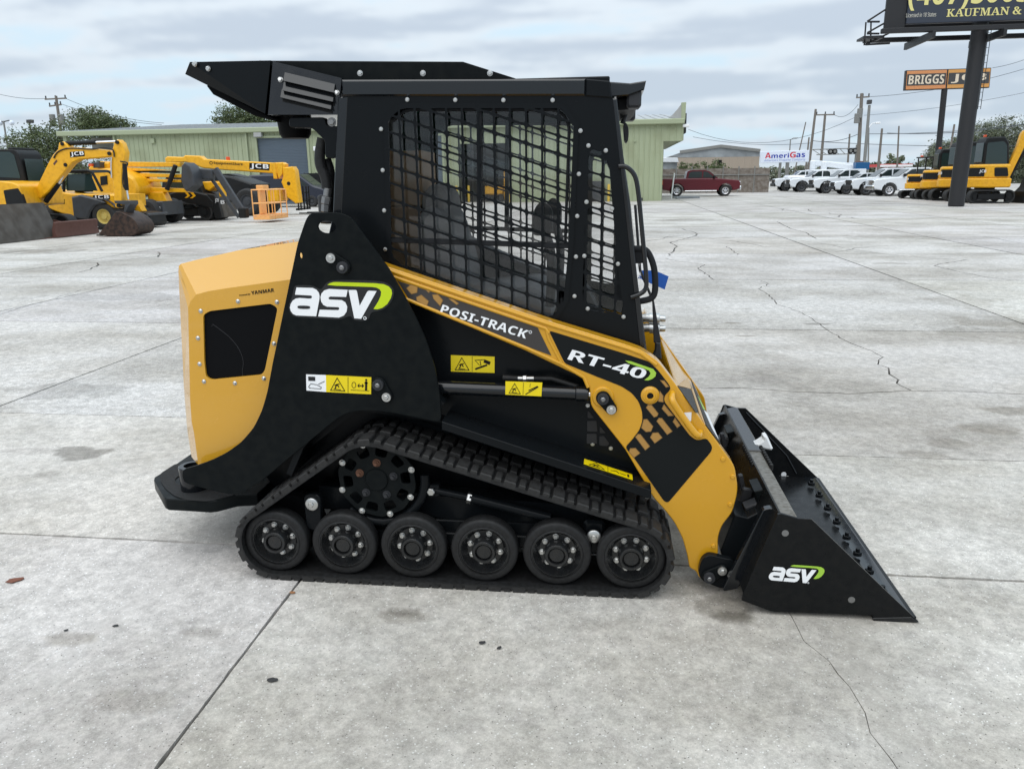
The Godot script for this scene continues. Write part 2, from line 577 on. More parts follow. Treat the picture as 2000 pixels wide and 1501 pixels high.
func stain_map() -> ImageTexture:
	var size := 1600
	var f := FastNoiseLite.new()
	f.seed = 77
	f.frequency = 0.008
	f.fractal_octaves = 6
	f.fractal_gain = 0.64
	var g := FastNoiseLite.new()
	g.seed = 78
	g.frequency = 0.032
	g.fractal_octaves = 4
	var im := Image.create(size, size, false, Image.FORMAT_RGB8)
	# spots of spilt oil and old damp: x, z, half width, half depth, strength, how brown
	var spots := [[[-2.4734,-1.2954], 0.2, 0.11, 0.24, 0.2], [[-2.4602,-0.9799], 0.08, 0.05, 0.09, 0.3], [[-2.8027,-1.3191], 0.2, 0.05, 0.07, 0.2], [[3.3041,-2.6602], 0.3, 0.1, 0.14, 0.8], [[2.9447,-2.247], 0.22, 0.1, 0.1, 0.8], [[2.5776,-1.9271], 0.16, 0.09, 0.1, 0.8], [[2.3356,-1.7311], 0.12, 0.06, 0.1, 0.7], [[2.7861,-2.0851], 0.3, 0.2, 0.05, 0.8], [[-0.1403,0.1611], 0.06, 0.03, 0.2, 0.3], [[0.9939,0.0106], 0.09, 0.07, 0.2, 0.4], [[1.0306,0.0763], 0.06, 0.03, 0.24, 0.4], [[1.0035,-0.1397], 0.2, 0.1, 0.1, 0.3], [[-1.282,0.444], 0.1, 0.03, 0.13, 0.8], [[-0.8475,0.3675], 0.07, 0.03, 0.13, 0.3], [[-0.1315,0.1948], 0.1, 0.04, 0.12, 0.5], [[-0.8651,0.7332], 0.12, 0.05, 0.09, 0.6], [[7.6502,-18.0281], 1.2, 0.7, 0.1, 0.6], [[5.5576,-11.7734], 0.3, 0.15, 0.15, 0.7], [[2.7726,-5.7689], 0.17, 0.06, 0.2, 0.3], [[4.8638,-5.9475], 0.7, 0.35, 0.09, 0.8], [[4.9403,-7.4143], 0.4, 0.5, 0.08, 0.8], [[4.4712,-5.3686], 0.6, 0.25, 0.06, 0.8], [[4.9395,-8.7078], 0.4, 0.5, 0.06, 0.8], [[11.1298,-41.8694], 2.5, 0.9, 0.2, 0.5], [[-5.8683,-7.296], 1.3, 0.35, 0.1, 0.1], [[-3.5809,-2.6398], 0.5, 0.25, 0.1, 0.1], [[-12.9905,-14.3017], 1.5, 0.6, 0.15, 0.3], [[-11.7102,-17.323], 1.5, 0.8, 0.12, 0.2], [[2.1831,-6.7005], 0.1, 0.03, 0.25, 1.0], [[1.916,-5.7803], 0.09, 0.03, 0.22, 1.0], [[1.9556,-5.0842], 0.1, 0.03, 0.14, 0.8], [[3.545,-26.1154], 1.3, 0.8, 0.13, 0.4], [[1.1672,-3.3126], 0.9, 0.35, 0.05, 0.4], [[1.9006,-3.7011], 0.3, 0.9, 0.05, 0.2]]
	for y in size:
		for x in size:
			var a := f.get_noise_2d(x * 0.9, y * 1.5)
			var b := g.get_noise_2d(x, y)
			var v := clampf(0.94 + a * 0.2 + b * 0.06, 0.4, 1.0)
			var brown := clampf(0.25 - a * 0.9, 0.0, 1.0) * 0.05
			im.set_pixel(x, y, Color(v, v * (1.0 - brown * 0.35), v * (1.0 - brown)))
	var per := size / MACRO.size.x
	for s in spots:
		var cx: float = (s[0][0] - MACRO.position.x) * per
		var cy: float = (s[0][1] - MACRO.position.y) * per
		var rx: float = s[1] * per
		var ry: float = s[2] * per
		for y in range(maxi(0, int(cy - ry * 1.6)), mini(size, int(cy + ry * 1.6) + 2)):
			for x in range(maxi(0, int(cx - rx * 1.6)), mini(size, int(cx + rx * 1.6) + 2)):
				var b := g.get_noise_2d(x * 1.7, y * 1.7)
				var q := smoothstep(1.05, 0.85, Vector2((x - cx) / rx, (y - cy) / ry).length() + b * 0.75)
				var c := im.get_pixel(x, y)
				var k: float = 1.0 - s[3] * q
				var br: float = s[3] * s[4] * q * 0.25
				im.set_pixel(x, y, Color(c.r * k, c.g * k * (1.0 - br * 0.35), c.b * k * (1.0 - br)))
	return ImageTexture.create_from_image(im)

func ground_mesh(g: Geo, tone: Color) -> ArrayMesh:
	var a := []
	a.resize(Mesh.ARRAY_MAX)
	a[Mesh.ARRAY_VERTEX] = g.v
	a[Mesh.ARRAY_NORMAL] = g.n
	var uv := PackedVector2Array()
	var uv2 := PackedVector2Array()
	for p in g.v:
		uv.append(Vector2(p.x, p.z + p.y) / 2.6)
		uv2.append((Vector2(p.x, p.z + p.y) - MACRO.position) / MACRO.size)
	var col := PackedColorArray()
	col.resize(g.v.size())
	col.fill(tone)
	a[Mesh.ARRAY_COLOR] = col
	a[Mesh.ARRAY_TEX_UV] = uv
	a[Mesh.ARRAY_TEX_UV2] = uv2
	var m := ArrayMesh.new()
	m.add_surface_from_arrays(Mesh.PRIMITIVE_TRIANGLES, a)
	return m

func ragged(a: Vector2, b: Vector2, n: FastNoiseLite, amount: float, step: float) -> PackedVector2Array:
	var p := PackedVector2Array()
	var k := maxi(1, int(a.distance_to(b) / step))
	var d := (b - a).normalized()
	var side := Vector2(-d.y, d.x)
	for i in k:
		var q := a.lerp(b, float(i) / k)
		p.append(q + side * n.get_noise_2d(q.x * 40, q.y * 40) * amount * (minf(1.0, sin(PI * i / k) * 2.0) if i > 0 else 0.0))
	return p

func make_ground() -> void:
	var yard := structure(group("concrete_yard", self))
	var stains := stain_map()
	var kinds := []
	var tx := [speckled(3, 30000, Color(0.752, 0.738, 0.722), 0.5), speckled(4, 46000, Color(0.745, 0.734, 0.72), 0.56)]
	for i in 2:
		var m := mat("concrete_%d" % i, Color(1, 1, 1), 0.88, 0.0, 0.35)
		m.albedo_texture = tx[i]
		m.detail_enabled = true
		m.detail_albedo = stains
		m.detail_blend_mode = BaseMaterial3D.BLEND_MODE_MUL
		m.detail_uv_layer = BaseMaterial3D.DETAIL_UV_2
		m.vertex_color_use_as_albedo = true
		kinds.append(m)
	var dirt := mat("joint_dirt", lin(0.022, 0.02, 0.018), 0.95)
	var base := structure(part("ground", Geo.new().slab(pv([-400,-420,400,-420,400,40,-400,40]), -0.034, -0.3), dirt, self))
	var n := FastNoiseLite.new()
	n.seed = 5
	n.frequency = 0.35
	n.fractal_octaves = 4
	# joints between the bays
	var xs := [-90.0, -60.0, -42.0, -32.0, -25.0, -19.6, -16.4, -13.2, -10.1, -6.95, -3.72, -0.61, 4.85, 8.35, 12.2, 16.0, 21.0, 28.0, 40.0, 60.0, 100.0]
	var zs := [30.0, 8.0, 4.2, -0.28, -2.03, -5.42, -9.44, -13.6, -17.9, -22.4, -27.0, -32.0, -38.0, -46.0, -58.0, -80.0, -120.0, -200.0]
	# cracks that wander across the bays
	var cracks := [[[2.8719,-9.3114,2.9307,-9.0084,2.6865,-8.434,2.7164,-7.8395,2.6558,-7.0879,2.792,-6.5677,2.8263,-6.2101,2.8229,-5.6689,2.8226,-5.3275,2.8663,-4.7646,2.947,-4.4598,2.965,-4.21,2.8936,-4.1027,2.8325,-3.9343,2.877,-3.8118,2.8128,-3.5981,2.8224,-3.43,2.7712,-3.3184,2.8019,-3.1163], 0.014],
		[[2.3448,-3.0314,2.2945,-2.7934,2.3259,-2.6218,2.3655,-2.4221,2.4021,-2.2368,2.3954,-2.0951,2.4048,-1.8671,2.4036,-1.6586], 0.014], [[1.2939,-3.0489,1.587,-3.092,1.8117,-3.0489,2.3243,-2.9815,2.811,-3.1072,3.2053,-3.1087,3.5614,-3.0696], 0.017],
		[[1.5892,-9.3163,1.6357,-8.4875,1.6362,-7.9604,1.7623,-7.1884], 0.012], [[1.217,-6.9647,1.8728,-7.1934,2.4022,-7.104,2.6644,-6.924], 0.009],
		[[1.7002,-12.6344,1.8633,-12.138,2.3161,-11.5282,2.1289,-10.9606,2.1592,-10.4386,2.1993,-9.3975], 0.02], [[2.795,-21.4552,3.0002,-19.8721,3.0215,-19.1603,2.7779,-18.1845,2.0955,-16.4725,2.1392,-15.2274,1.8078,-13.1659], 0.03], [[6.2892,-25.0185,5.9327,-21.2455,5.9763,-19.7101,5.7032,-17.4682], 0.03], [[2.8236,-18.1826,3.6667,-16.5886,4.0677,-15.1936,4.5052,-14.7406], 0.03],
		[[5.2082,-13.9873,5.5042,-14.2249,5.8534,-14.8081,6.5196,-15.2866,8.4074,-15.3873,9.3943,-15.1003], 0.03], [[5.5761,-13.9843,5.9839,-13.5231,6.5826,-12.5502,7.1211,-12.4238,6.3821,-11.7191,6.1427,-11.4037], 0.025], [[6.1427,-11.4037,6.1832,-10.5197,6.2893,-9.7882,6.6212,-9.3805], 0.022], [[3.2179,-15.2085,3.235,-14.5417,3.161,-13.3474], 0.02],
		[[-2.9308,-1.2327,-2.895,-1.3132,-2.8601,-1.4372,-2.8242,-1.5893,-2.8002,-1.7265,-2.7925,-1.9439], 0.008], [[-11.1523,-11.1291,-10.0942,-11.6296,-9.556,-11.7608,-9.2282,-11.3526,-8.8898,-10.5963,-8.7906,-10.1427], 0.03], [[-10.0955,-11.9712,-9.3547,-12.4224,-8.9379,-12.8935,-9.328,-13.6514,-9.6198,-14.0308], 0.03], [[-5.8012,-5.5171,-5.7875,-6.1463,-5.712,-6.7734,-5.5849,-7.0309], 0.016],
		[[1.1817,-0.3226,1.2216,-0.1229,1.2587,0.0531,1.2658,0.2122,1.3204,0.3222,1.3473,0.4508,1.3566,0.5686,1.3435,0.6572,1.366,0.7551,1.3732,0.8104], 0.0034], [[18.4659,-38.5711,17.2937,-42.8773,14.2988,-46.5921,9.3286,-42.3095], 0.05]]
	var walk := RandomNumberGenerator.new()
	walk.seed = 31
	for k in 26:   # more hairline cracks, further back
		var q := Vector2(walk.randf_range(-13.0, 14.0), zs[walk.randi_range(5, 11)] + 0.05)
		var a := -PI / 2 + walk.randf_range(-1.0, 1.0)
		var pts := [q.x, q.y]
		for i in walk.randi_range(4, 9):
			a += walk.randf_range(-0.5, 0.5)
			q += Vector2.from_angle(a) * walk.randf_range(0.25, 0.8) * (1.0 - q.y * 0.03)
			pts.append_array([q.x, q.y])
		cracks.append([pts, 0.008 - q.y * 0.0008])
	var cut := []
	for c in cracks:
		var line := pv(c[0])
		var fine := PackedVector2Array()
		for i in line.size() - 1:
			fine.append_array(ragged(line[i], line[i + 1], n, 0.07 * minf(1.0, line[i].distance_to(line[i + 1])), 0.06 + absf(line[i].y) * 0.006))
		fine.append(line[-1])
		var left := PackedVector2Array()
		var right := PackedVector2Array()
		for i in fine.size():
			var d := (fine[mini(i + 1, fine.size() - 1)] - fine[maxi(i - 1, 0)]).normalized()
			var wd: float = c[1] * (1.0 - fine[i].y * 0.03) * (0.32 + 0.55 * absf(n.get_noise_2d(fine[i].x * 9, fine[i].y * 9 + 50)))
			left.append(fine[i] + Vector2(-d.y, d.x) * wd)
			right.append(fine[i] - Vector2(-d.y, d.x) * wd)
		right.reverse()
		left.append_array(right)
		for piece in Geometry2D.merge_polygons(left, PackedVector2Array()):
			if not Geometry2D.is_polygon_clockwise(piece): cut.append(piece)
	var rng := RandomNumberGenerator.new()
	rng.seed = 4
	for i in xs.size() - 1:
		for j in zs.size() - 1:
			var z0: float = zs[j + 1]
			var z1: float = zs[j]
			var x0: float = xs[i]
			var x1: float = xs[i + 1]
			if i >= 11:   # to the right the second row of bays is narrower
				if z0 == -2.03: z0 = -1.65
				if z1 == -2.03: z1 = -1.65
			var gap := 0.006 + minf(0.02, maxf(0.0, -z1) * 0.0014)
			if z0 < -60.0 or x1 < -40.0 or x0 > 40.0: gap = 0.0
			var skew := func(x: float, z: float) -> float: return x + (-z) * (0.009 if x > 2.0 else 0.0)
			var p := PackedVector2Array()
			var cn := [Vector2(skew.call(x0, z0) + gap, z0 + gap), Vector2(skew.call(x1, z0) - gap, z0 + gap), Vector2(skew.call(x1, z1) - gap, z1 - gap), Vector2(skew.call(x0, z1) + gap, z1 - gap)]
			var near := z0 > -12.0 and x1 > -14.0 and x0 < 13.0
			for k in 4:
				p.append_array(ragged(cn[k], cn[(k + 1) % 4], n, 0.007 if near else 0.0, 0.05 if near else 50.0))
			var pieces: Array[PackedVector2Array] = [p]
			for c: PackedVector2Array in cut:
				var next: Array[PackedVector2Array] = []
				for q in pieces:
					var got := Geometry2D.clip_polygons(q, c)
					if got.any(func(r): return Geometry2D.is_polygon_clockwise(r) != Geometry2D.is_polygon_clockwise(q)):
						next.append(q)
					else:
						next.append_array(got)
				pieces = next
			var g := Geo.new()
			for q in pieces: 
				g.slab(q, rng.randf_range(-0.0015, 0.0015) if near else 0.0, -0.036)
			if g.v.is_empty(): continue
			var coarse := (z1 <= -1.9 and z0 > -14.0) if x1 < 0.0 else (z1 <= -1.9 and rng.randf() < 0.85)
			var tv := rng.randf_range(0.87, 1.02)
			var tone := Color(tv, tv * rng.randf_range(0.985, 1.0), tv * rng.randf_range(0.955, 1.0))
			inst("slab", ground_mesh(g, tone), kinds[1 if coarse else 0], yard)

# ---------------------------------------------------------------- the loader in the foreground
const ZT := -0.07    # tower plate
const ZA := -0.115   # lift arm
const ZC := -0.2     # cab side
const ZH := -0.15    # engine hood side

func hexagon(c: Vector2, along: Vector2, l: float, w: float) -> PackedVector2Array:
	var n := Vector2(-along.y, along.x)
	return PackedVector2Array([c - along * l * 0.5 + n * w * 0.25, c - along * (l * 0.5 - w * 0.3) + n * w * 0.5, c + along * (l * 0.5 - w * 0.2) + n * w * 0.5, c + along * l * 0.5 + n * w * 0.15, c + along * (l * 0.5 - w * 0.1) - n * w * 0.5, c - along * (l * 0.5 - w * 0.1) - n * w * 0.5])

# a printed label: a thin sheet, with what is printed on it
func sticker(called: String, p: PackedVector2Array, z: float, m: Material, parent: Node3D) -> MeshInstance3D:
	return part(called, Geo.new().plate(p, z, z + 0.0012), m, parent)

func outline_tri(a: Vector2, b: Vector2, c: Vector2, w: float, z: float) -> Geo:
	var p := Geo.ccw(PackedVector2Array([a, b, c]))
	var q := Geo.inset(p, w)
	var g := Geo.new()
	for i in 3:
		g.plate(PackedVector2Array([p[i], p[(i + 1) % 3], q[(i + 1) % 3], q[i]]), z, z + 0.0012)
	return g

func stroke(g: Geo, pts: PackedVector2Array, w: float, z: float) -> Geo:
	for i in pts.size() - 1:
		var d := (pts[i + 1] - pts[i]).normalized()
		var n := Vector2(-d.y, d.x) * w / 2
		g.plate(PackedVector2Array([pts[i] - n, pts[i + 1] - n, pts[i + 1] + n, pts[i] + n]), z, z + 0.0012)
	return g

# the maker's mark in letters a, s, v with the swoosh over them
func maker_mark(parent: Node3D, o: Vector2, ex: Vector2, ey: Vector2, z: float, lime: Material, backing: bool) -> void:
	var f := func(a: Array) -> PackedVector2Array:
		var p := PackedVector2Array()
		for i in range(0, a.size(), 2): p.append(o + ex * a[i] + ey * a[i + 1])
		return p
	if backing:
		sticker("mark_backing", Geo.fillet(f.call([110,560,180,400,205,240,260,215,520,220,650,300,700,230,760,160,900,130,1500,140,1720,170,1830,260,1850,340,1820,460,1740,570,1620,630,1480,640,1450,790,1200,790,1160,700,1010,760,950,775,560,750,210,740,140,670]), 60, 3), z, M.decal_grey, parent)
	var wh: Material = M.decal_white
	var zz := z + 0.0014
	sticker("mark_letter", f.call([250,255,520,262,580,290,620,335,634,390,632,440,582,720,250,708,195,685,155,635,142,580,155,520,190,465,240,433,300,424,480,434,503,424,510,400,500,385,470,382,226,370]), zz, wh, parent)
	sticker("mark_counter", Geo.fillet(f.call([266,570,280,545,465,548,486,573,470,602,290,597]), 15, 3), zz + 0.0014, M.decal_grey if backing else M.plate_black, parent)
	sticker("mark_letter", f.call([1095,290,1072,403,810,398,785,412,783,435,800,447,1000,455,1060,490,1093,560,1085,640,1040,705,960,738,615,722,640,612,940,618,963,605,962,580,945,568,760,562,700,535,662,480,650,410,665,350,710,300,790,276]), zz, wh, parent)
	sticker("mark_letter", f.call([1108,292,1225,292,1244,305,1297,545,1415,318,1440,302,1566,308,1328,755,1215,748]), zz, wh, parent)
	sticker("mark_swoosh", f.call([760,212,800,185,860,168,940,166,1550,185,1680,200,1760,235,1805,285,1817,345,1800,420,1745,515,1670,575,1590,600,1525,595,1600,470,1635,385,1640,320,1615,280,1560,253,1490,243,900,225]), zz, lime, parent)
	part("mark_ring", Geo.new().plate(circle(o + ex * 1388 + ey * 745, 27 * ex.length(), 16), zz, zz + 0.001, 0.0, [circle(o + ex * 1388 + ey * 745, 17 * ex.length(), 12)]), wh, parent)

func rounded_cell(x0: float, x1: float, low: Callable, high: Callable, r: float) -> PackedVector2Array:
	return Geo.fillet(PackedVector2Array([Vector2(x0, low.call(x0)), Vector2(x1, low.call(x1)), Vector2(x1, high.call(x1)), Vector2(x0, high.call(x0))]), r, 2)

# a sheet cut to an outline and punched with slanting rounded windows
func guard(g: Geo, outline: PackedVector2Array, field: PackedVector2Array, x0: float, dx: float, nx: int, bar: float, y0: float, dy: float, slope: float, z0: float, z1: float) -> void:
	outline = Geo.ccw(outline)
	var bounds := Rect2(outline[0], Vector2.ZERO)
	for q in outline: bounds = bounds.expand(q)
	var edges := [bounds.position.x - 0.01]
	var cells := []
	for i in nx:
		var a := x0 + dx * i + bar / 2
		var b := x0 + dx * (i + 1) - bar / 2
		edges.append((a + b) / 2)
		var col := []
		for j in 40:
			var base := y0 + dy * (j - 30)
			var cell := rounded_cell(a, b, func(x): return base + slope * x + bar / 2, func(x): return base + dy + slope * x - bar / 2, 0.009)
			for piece: PackedVector2Array in Geometry2D.intersect_polygons(cell, field):
				var area := 0.0
				for k in piece.size(): area += piece[k].cross(piece[(k + 1) % piece.size()])
				if absf(area) > 0.0001: col.append(Geo.ccw(piece))
		cells.append(col)
	edges.append(bounds.end.x + 0.01)
	for k in edges.size() - 1:
		var strip := PackedVector2Array([Vector2(edges[k], bounds.position.y - 1), Vector2(edges[k + 1], bounds.position.y - 1), Vector2(edges[k + 1], bounds.end.y + 1), Vector2(edges[k], bounds.end.y + 1)])
		var pieces := Geometry2D.intersect_polygons(outline, strip)
		for col in [cells[k - 1] if k > 0 else [], cells[k] if k < cells.size() else []]:
			for h: PackedVector2Array in col:
				var next: Array[PackedVector2Array] = []
				for p in pieces: next.append_array(Geometry2D.clip_polygons(p, h))
				pieces = next
		for p in pieces:
			g.cap(p, z1, 1.0)
			g.cap(p, z0, -1.0)
	g.wall(outline, z0, z1)
	for col in cells:
		for h: PackedVector2Array in col: g.wall(h, z0, z1, false)

func make_track(machine: Node3D, mirror: bool) -> void:
	var w1 := Vector2(-0.703, 0.156)
	var w6 := Vector2(0.687, 0.156)
	var sp := Vector2(-0.292, 0.408)
	var belt := 0.024
	# the belt runs round the rear wheel, the sprocket and the front wheel
	var wheels := [[w1, 0.13], [w6, 0.13], [sp, 0.165]]   # counter-clockwise from the rear
	var path := PackedVector2Array()
	for i in 3:
		var a: Vector2 = wheels[i][0]
		var before: Vector2 = wheels[i - 1][0]
		var after: Vector2 = wheels[(i + 1) % 3][0]
		var tangent := func(p: Vector2, rp: float, q: Vector2, rq: float) -> float:   # direction of the outer common normal
			return (q - p).angle() - PI / 2 + asin((rp - rq) / p.distance_to(q)) * -1.0
		var a0: float = tangent.call(before, wheels[i - 1][1], a, wheels[i][1])
		var a1: float = tangent.call(a, wheels[i][1], after, wheels[(i + 1) % 3][1])
		while a1 < a0: a1 += TAU
		while a1 > a0 + TAU: a1 -= TAU
		for k in 13:
			path.append(a + Vector2.from_angle(lerpf(a0, a1, k / 12.0)) * wheels[i][1])
	var length := 0.0
	for i in path.size(): length += path[i].distance_to(path[(i + 1) % path.size()])
	var along := func(s: float) -> Array:
		s = fposmod(s, length)
		for i in path.size():
			var d := path[i].distance_to(path[(i + 1) % path.size()])
			if s <= d and d > 0.0:
				var t := (path[(i + 1) % path.size()] - path[i]) / d
				return [path[i] + t * s, t]
			s -= d
		return [path[0], Vector2.RIGHT]
	var track := group("track", machine)
	var g := Geo.new(mirror)
	var outer := PackedVector2Array()
	var m := path.size()
	for i in m:
		var t := ((path[i] - path[i - 1]).normalized() + (path[(i + 1) % m] - path[i]).normalized()).normalized()
		outer.append(path[i] + Vector2(t.y, -t.x) * belt * 0.62)
	for i in m:
		var j := (i + 1) % m
		if path[i].distance_to(path[j]) < 1e-5: continue
		var e := (path[j] - path[i]).normalized()
		var nn := Vector3(e.y, -e.x, 0)
		for side in [[0.0, 1.0], [-0.28, -1.0]]:
			g.quad(Vector3(path[i].x, path[i].y, side[0]), Vector3(path[j].x, path[j].y, side[0]), Vector3(outer[j].x, outer[j].y, side[0]), Vector3(outer[i].x, outer[i].y, side[0]), Vector3(0, 0, side[1]))
		g.quad(Vector3(path[i].x, path[i].y, 0), Vector3(path[j].x, path[j].y, 0), Vector3(path[j].x, path[j].y, -0.28), Vector3(path[i].x, path[i].y, -0.28), -nn)
		g.quad(Vector3(outer[i].x, outer[i].y, 0), Vector3(outer[j].x, outer[j].y, 0), Vector3(outer[j].x, outer[j].y, -0.28), Vector3(outer[i].x, outer[i].y, -0.28), nn)
	part("belt", g, M.rubber, track)
	# tread blocks: broad and narrow ones take turns along the belt, in three rows across it
	var count := int(round(length / 0.094)) * 2
	var step := length / count
	var block := func(l: float, w: float, notch: float) -> ArrayMesh:
		var p := PackedVector2Array([Vector2(-l / 2, w / 2), Vector2(l / 2, w / 2), Vector2(l / 2, -w / 2 + notch), Vector2(l / 2 - notch, -w / 2), Vector2(-l / 2 + notch, -w / 2), Vector2(-l / 2, -w / 2 + notch)])
		var gg := Geo.new()
		var q := Geo.inset(Geo.ccw(p.duplicate()), 0.004)
		p = Geo.ccw(p)
		var low := -0.01
		var high := 0.0135
		var sl := Transform3D(Basis(Vector3(1, 0, 0), Vector3(0, 0, 1), Vector3(0, 1, 0)), Vector3.ZERO)
		gg.xf = sl
		gg.cap(q, high, 1.0)
		gg.ring(p, high - 0.004, q, high, Vector3(0, 0, 1))
		gg.wall(p, low, high - 0.004)
		return gg.mesh()
	var meshes := [block.call(0.046, 0.092, 0.014), block.call(0.026, 0.07, 0.008), block.call(0.042, 0.07, 0.012), block.call(0.028, 0.075, 0.01)]
	for k in count:
		var at: Array = along.call(k * step + 0.01)
		var t: Vector2 = at[1]
		var nrm := Vector2(t.y, -t.x)
		var spot: Vector2 = at[0] + nrm * belt * 0.62
		for row in 3:
			var lug := MeshInstance3D.new()
			lug.name = "tread_block"
			var wide := (k + row) % 2 == 0
			lug.mesh = meshes[(0 if wide else 1) if row != 1 else (2 if wide else 3)]
			lug.material_override = M.lug_rubber
			var z := [-0.0455, -0.14, -0.2345][row] as float
			if not wide and row == 0: z = -0.0355
			if not wide and row == 2: z = -0.2445
			var turn := Basis(Vector3(-t.x, -t.y, 0), Vector3(nrm.x, nrm.y, 0), Vector3(0, 0, 1))
			if row == 0: turn = turn * Basis(Vector3(-1, 0, 0), Vector3(0, 1, 0), Vector3(0, 0, -1)) * Basis(Vector3.UP, PI)
			track.add_child(lug, true)
			lug.transform = Transform3D(turn, Vector3(spot.x, spot.y, z if not mirror else -1.22 - z))

func road_wheel(machine: Node3D, at: Vector3, s: float, phase: float) -> void:
	var w := group("road_wheel", machine, at)
	var tf := Transform3D(Basis(Vector3(1, 0, 0), Vector3(0, s, 0), Vector3(0, 0, s)), Vector3.ZERO)
	part("tyre", Geo.new().at(tf).lathe(pv([0.094,0.0,0.099,-0.002,0.1,-0.004,0.101,-0.002,0.118,-0.001,0.126,-0.006,0.13,-0.014,0.13,-0.052,0.124,-0.06,0.094,-0.06]), 44), M.rubber, w)
	part("rim", Geo.new().at(tf).lathe(pv([0.03,-0.036,0.07,-0.036,0.073,-0.033,0.078,-0.028,0.086,-0.012,0.0905,-0.003,0.094,-0.003,0.094,-0.03]), 44), M.wheel_black, w)
	part("hub", Geo.new().at(tf).lathe(pv([0.0,0.004,0.027,0.004,0.029,0.002,0.029,-0.008,0.034,-0.008,0.034,0.012,0.043,0.012,0.046,0.008,0.049,-0.036]), 32), M.wheel_black, w)
	for i in 8:
		var a := TAU * i / 8 + phase
		part("bolt", Geo.new().at(tf).hexbolt(Vector3(cos(a) * 0.06, sin(a) * 0.06, -0.036), Vector3(0, 0, 1), 0.0102, 0.012, 1.18), M.zinc, w)
	part("inner_wheel", Geo.new().at(tf).lathe(pv([0.03,-0.17,0.1,-0.17,0.126,-0.168,0.13,-0.178,0.13,-0.225,0.12,-0.23,0.03,-0.23]), 36), M.rubber, w)
	part("axle", Geo.new().at(tf).rod(Vector3(0, 0, -0.26), Vector3(0, 0, -0.03), 0.03, 16), M.black_paint, w)

func link_pin(parent: Node3D, a: Vector2, b: Vector2, z: float, boss: bool) -> void:
	# a pivot pin with its keeper plate: a is the pin, b the bolt
	var d := (b - a).normalized()
	var n := Vector2(-d.y, d.x)
	var k := group("pivot_pin", parent)
	var p := PackedVector2Array()
	for i in 9: p.append(a + (-d).rotated(PI / 2 - PI * i / 8.0) * 0.026)
	for i in 9: p.append(b + d.rotated(PI / 2 - PI * i / 8.0) * 0.021)
	part("keeper_plate", Geo.new().plate(p, z, z + 0.012, 0.002), M.plate_black, k)
	part("pin", Geo.new().lathe(pv([0,0.03,0.012,0.03,0.0125,0.026,0.02,0.026,0.021,0.024,0.021,0.0]), 20, Transform3D(Basis(), Vector3(a.x, a.y, z))), M.plastic_grey, k)
	part("pin_core", Geo.new().lathe(pv([0,0.033,0.006,0.033,0.009,0.03]), 12, Transform3D(Basis(), Vector3(a.x, a.y, z))), M.dull_steel, k)
	part("bolt", Geo.new().lathe(pv([0,0.02,0.017,0.02,0.0175,0.018,0.0175,0.01]), 20, Transform3D(Basis(), Vector3(b.x, b.y, z))).hexbolt(Vector3(b.x, b.y, z + 0.02), Vector3(0, 0, 1), 0.0095, 0.007, 0.0), M.zinc, k)
	if boss:
		part("pin_boss", Geo.new().lathe(pv([0.0,0.008,0.036,0.008,0.04,0.004,0.041,0.0]), 28, Transform3D(Basis(), Vector3(a.x, a.y, z - 0.008))), M.yellow_paint, k)

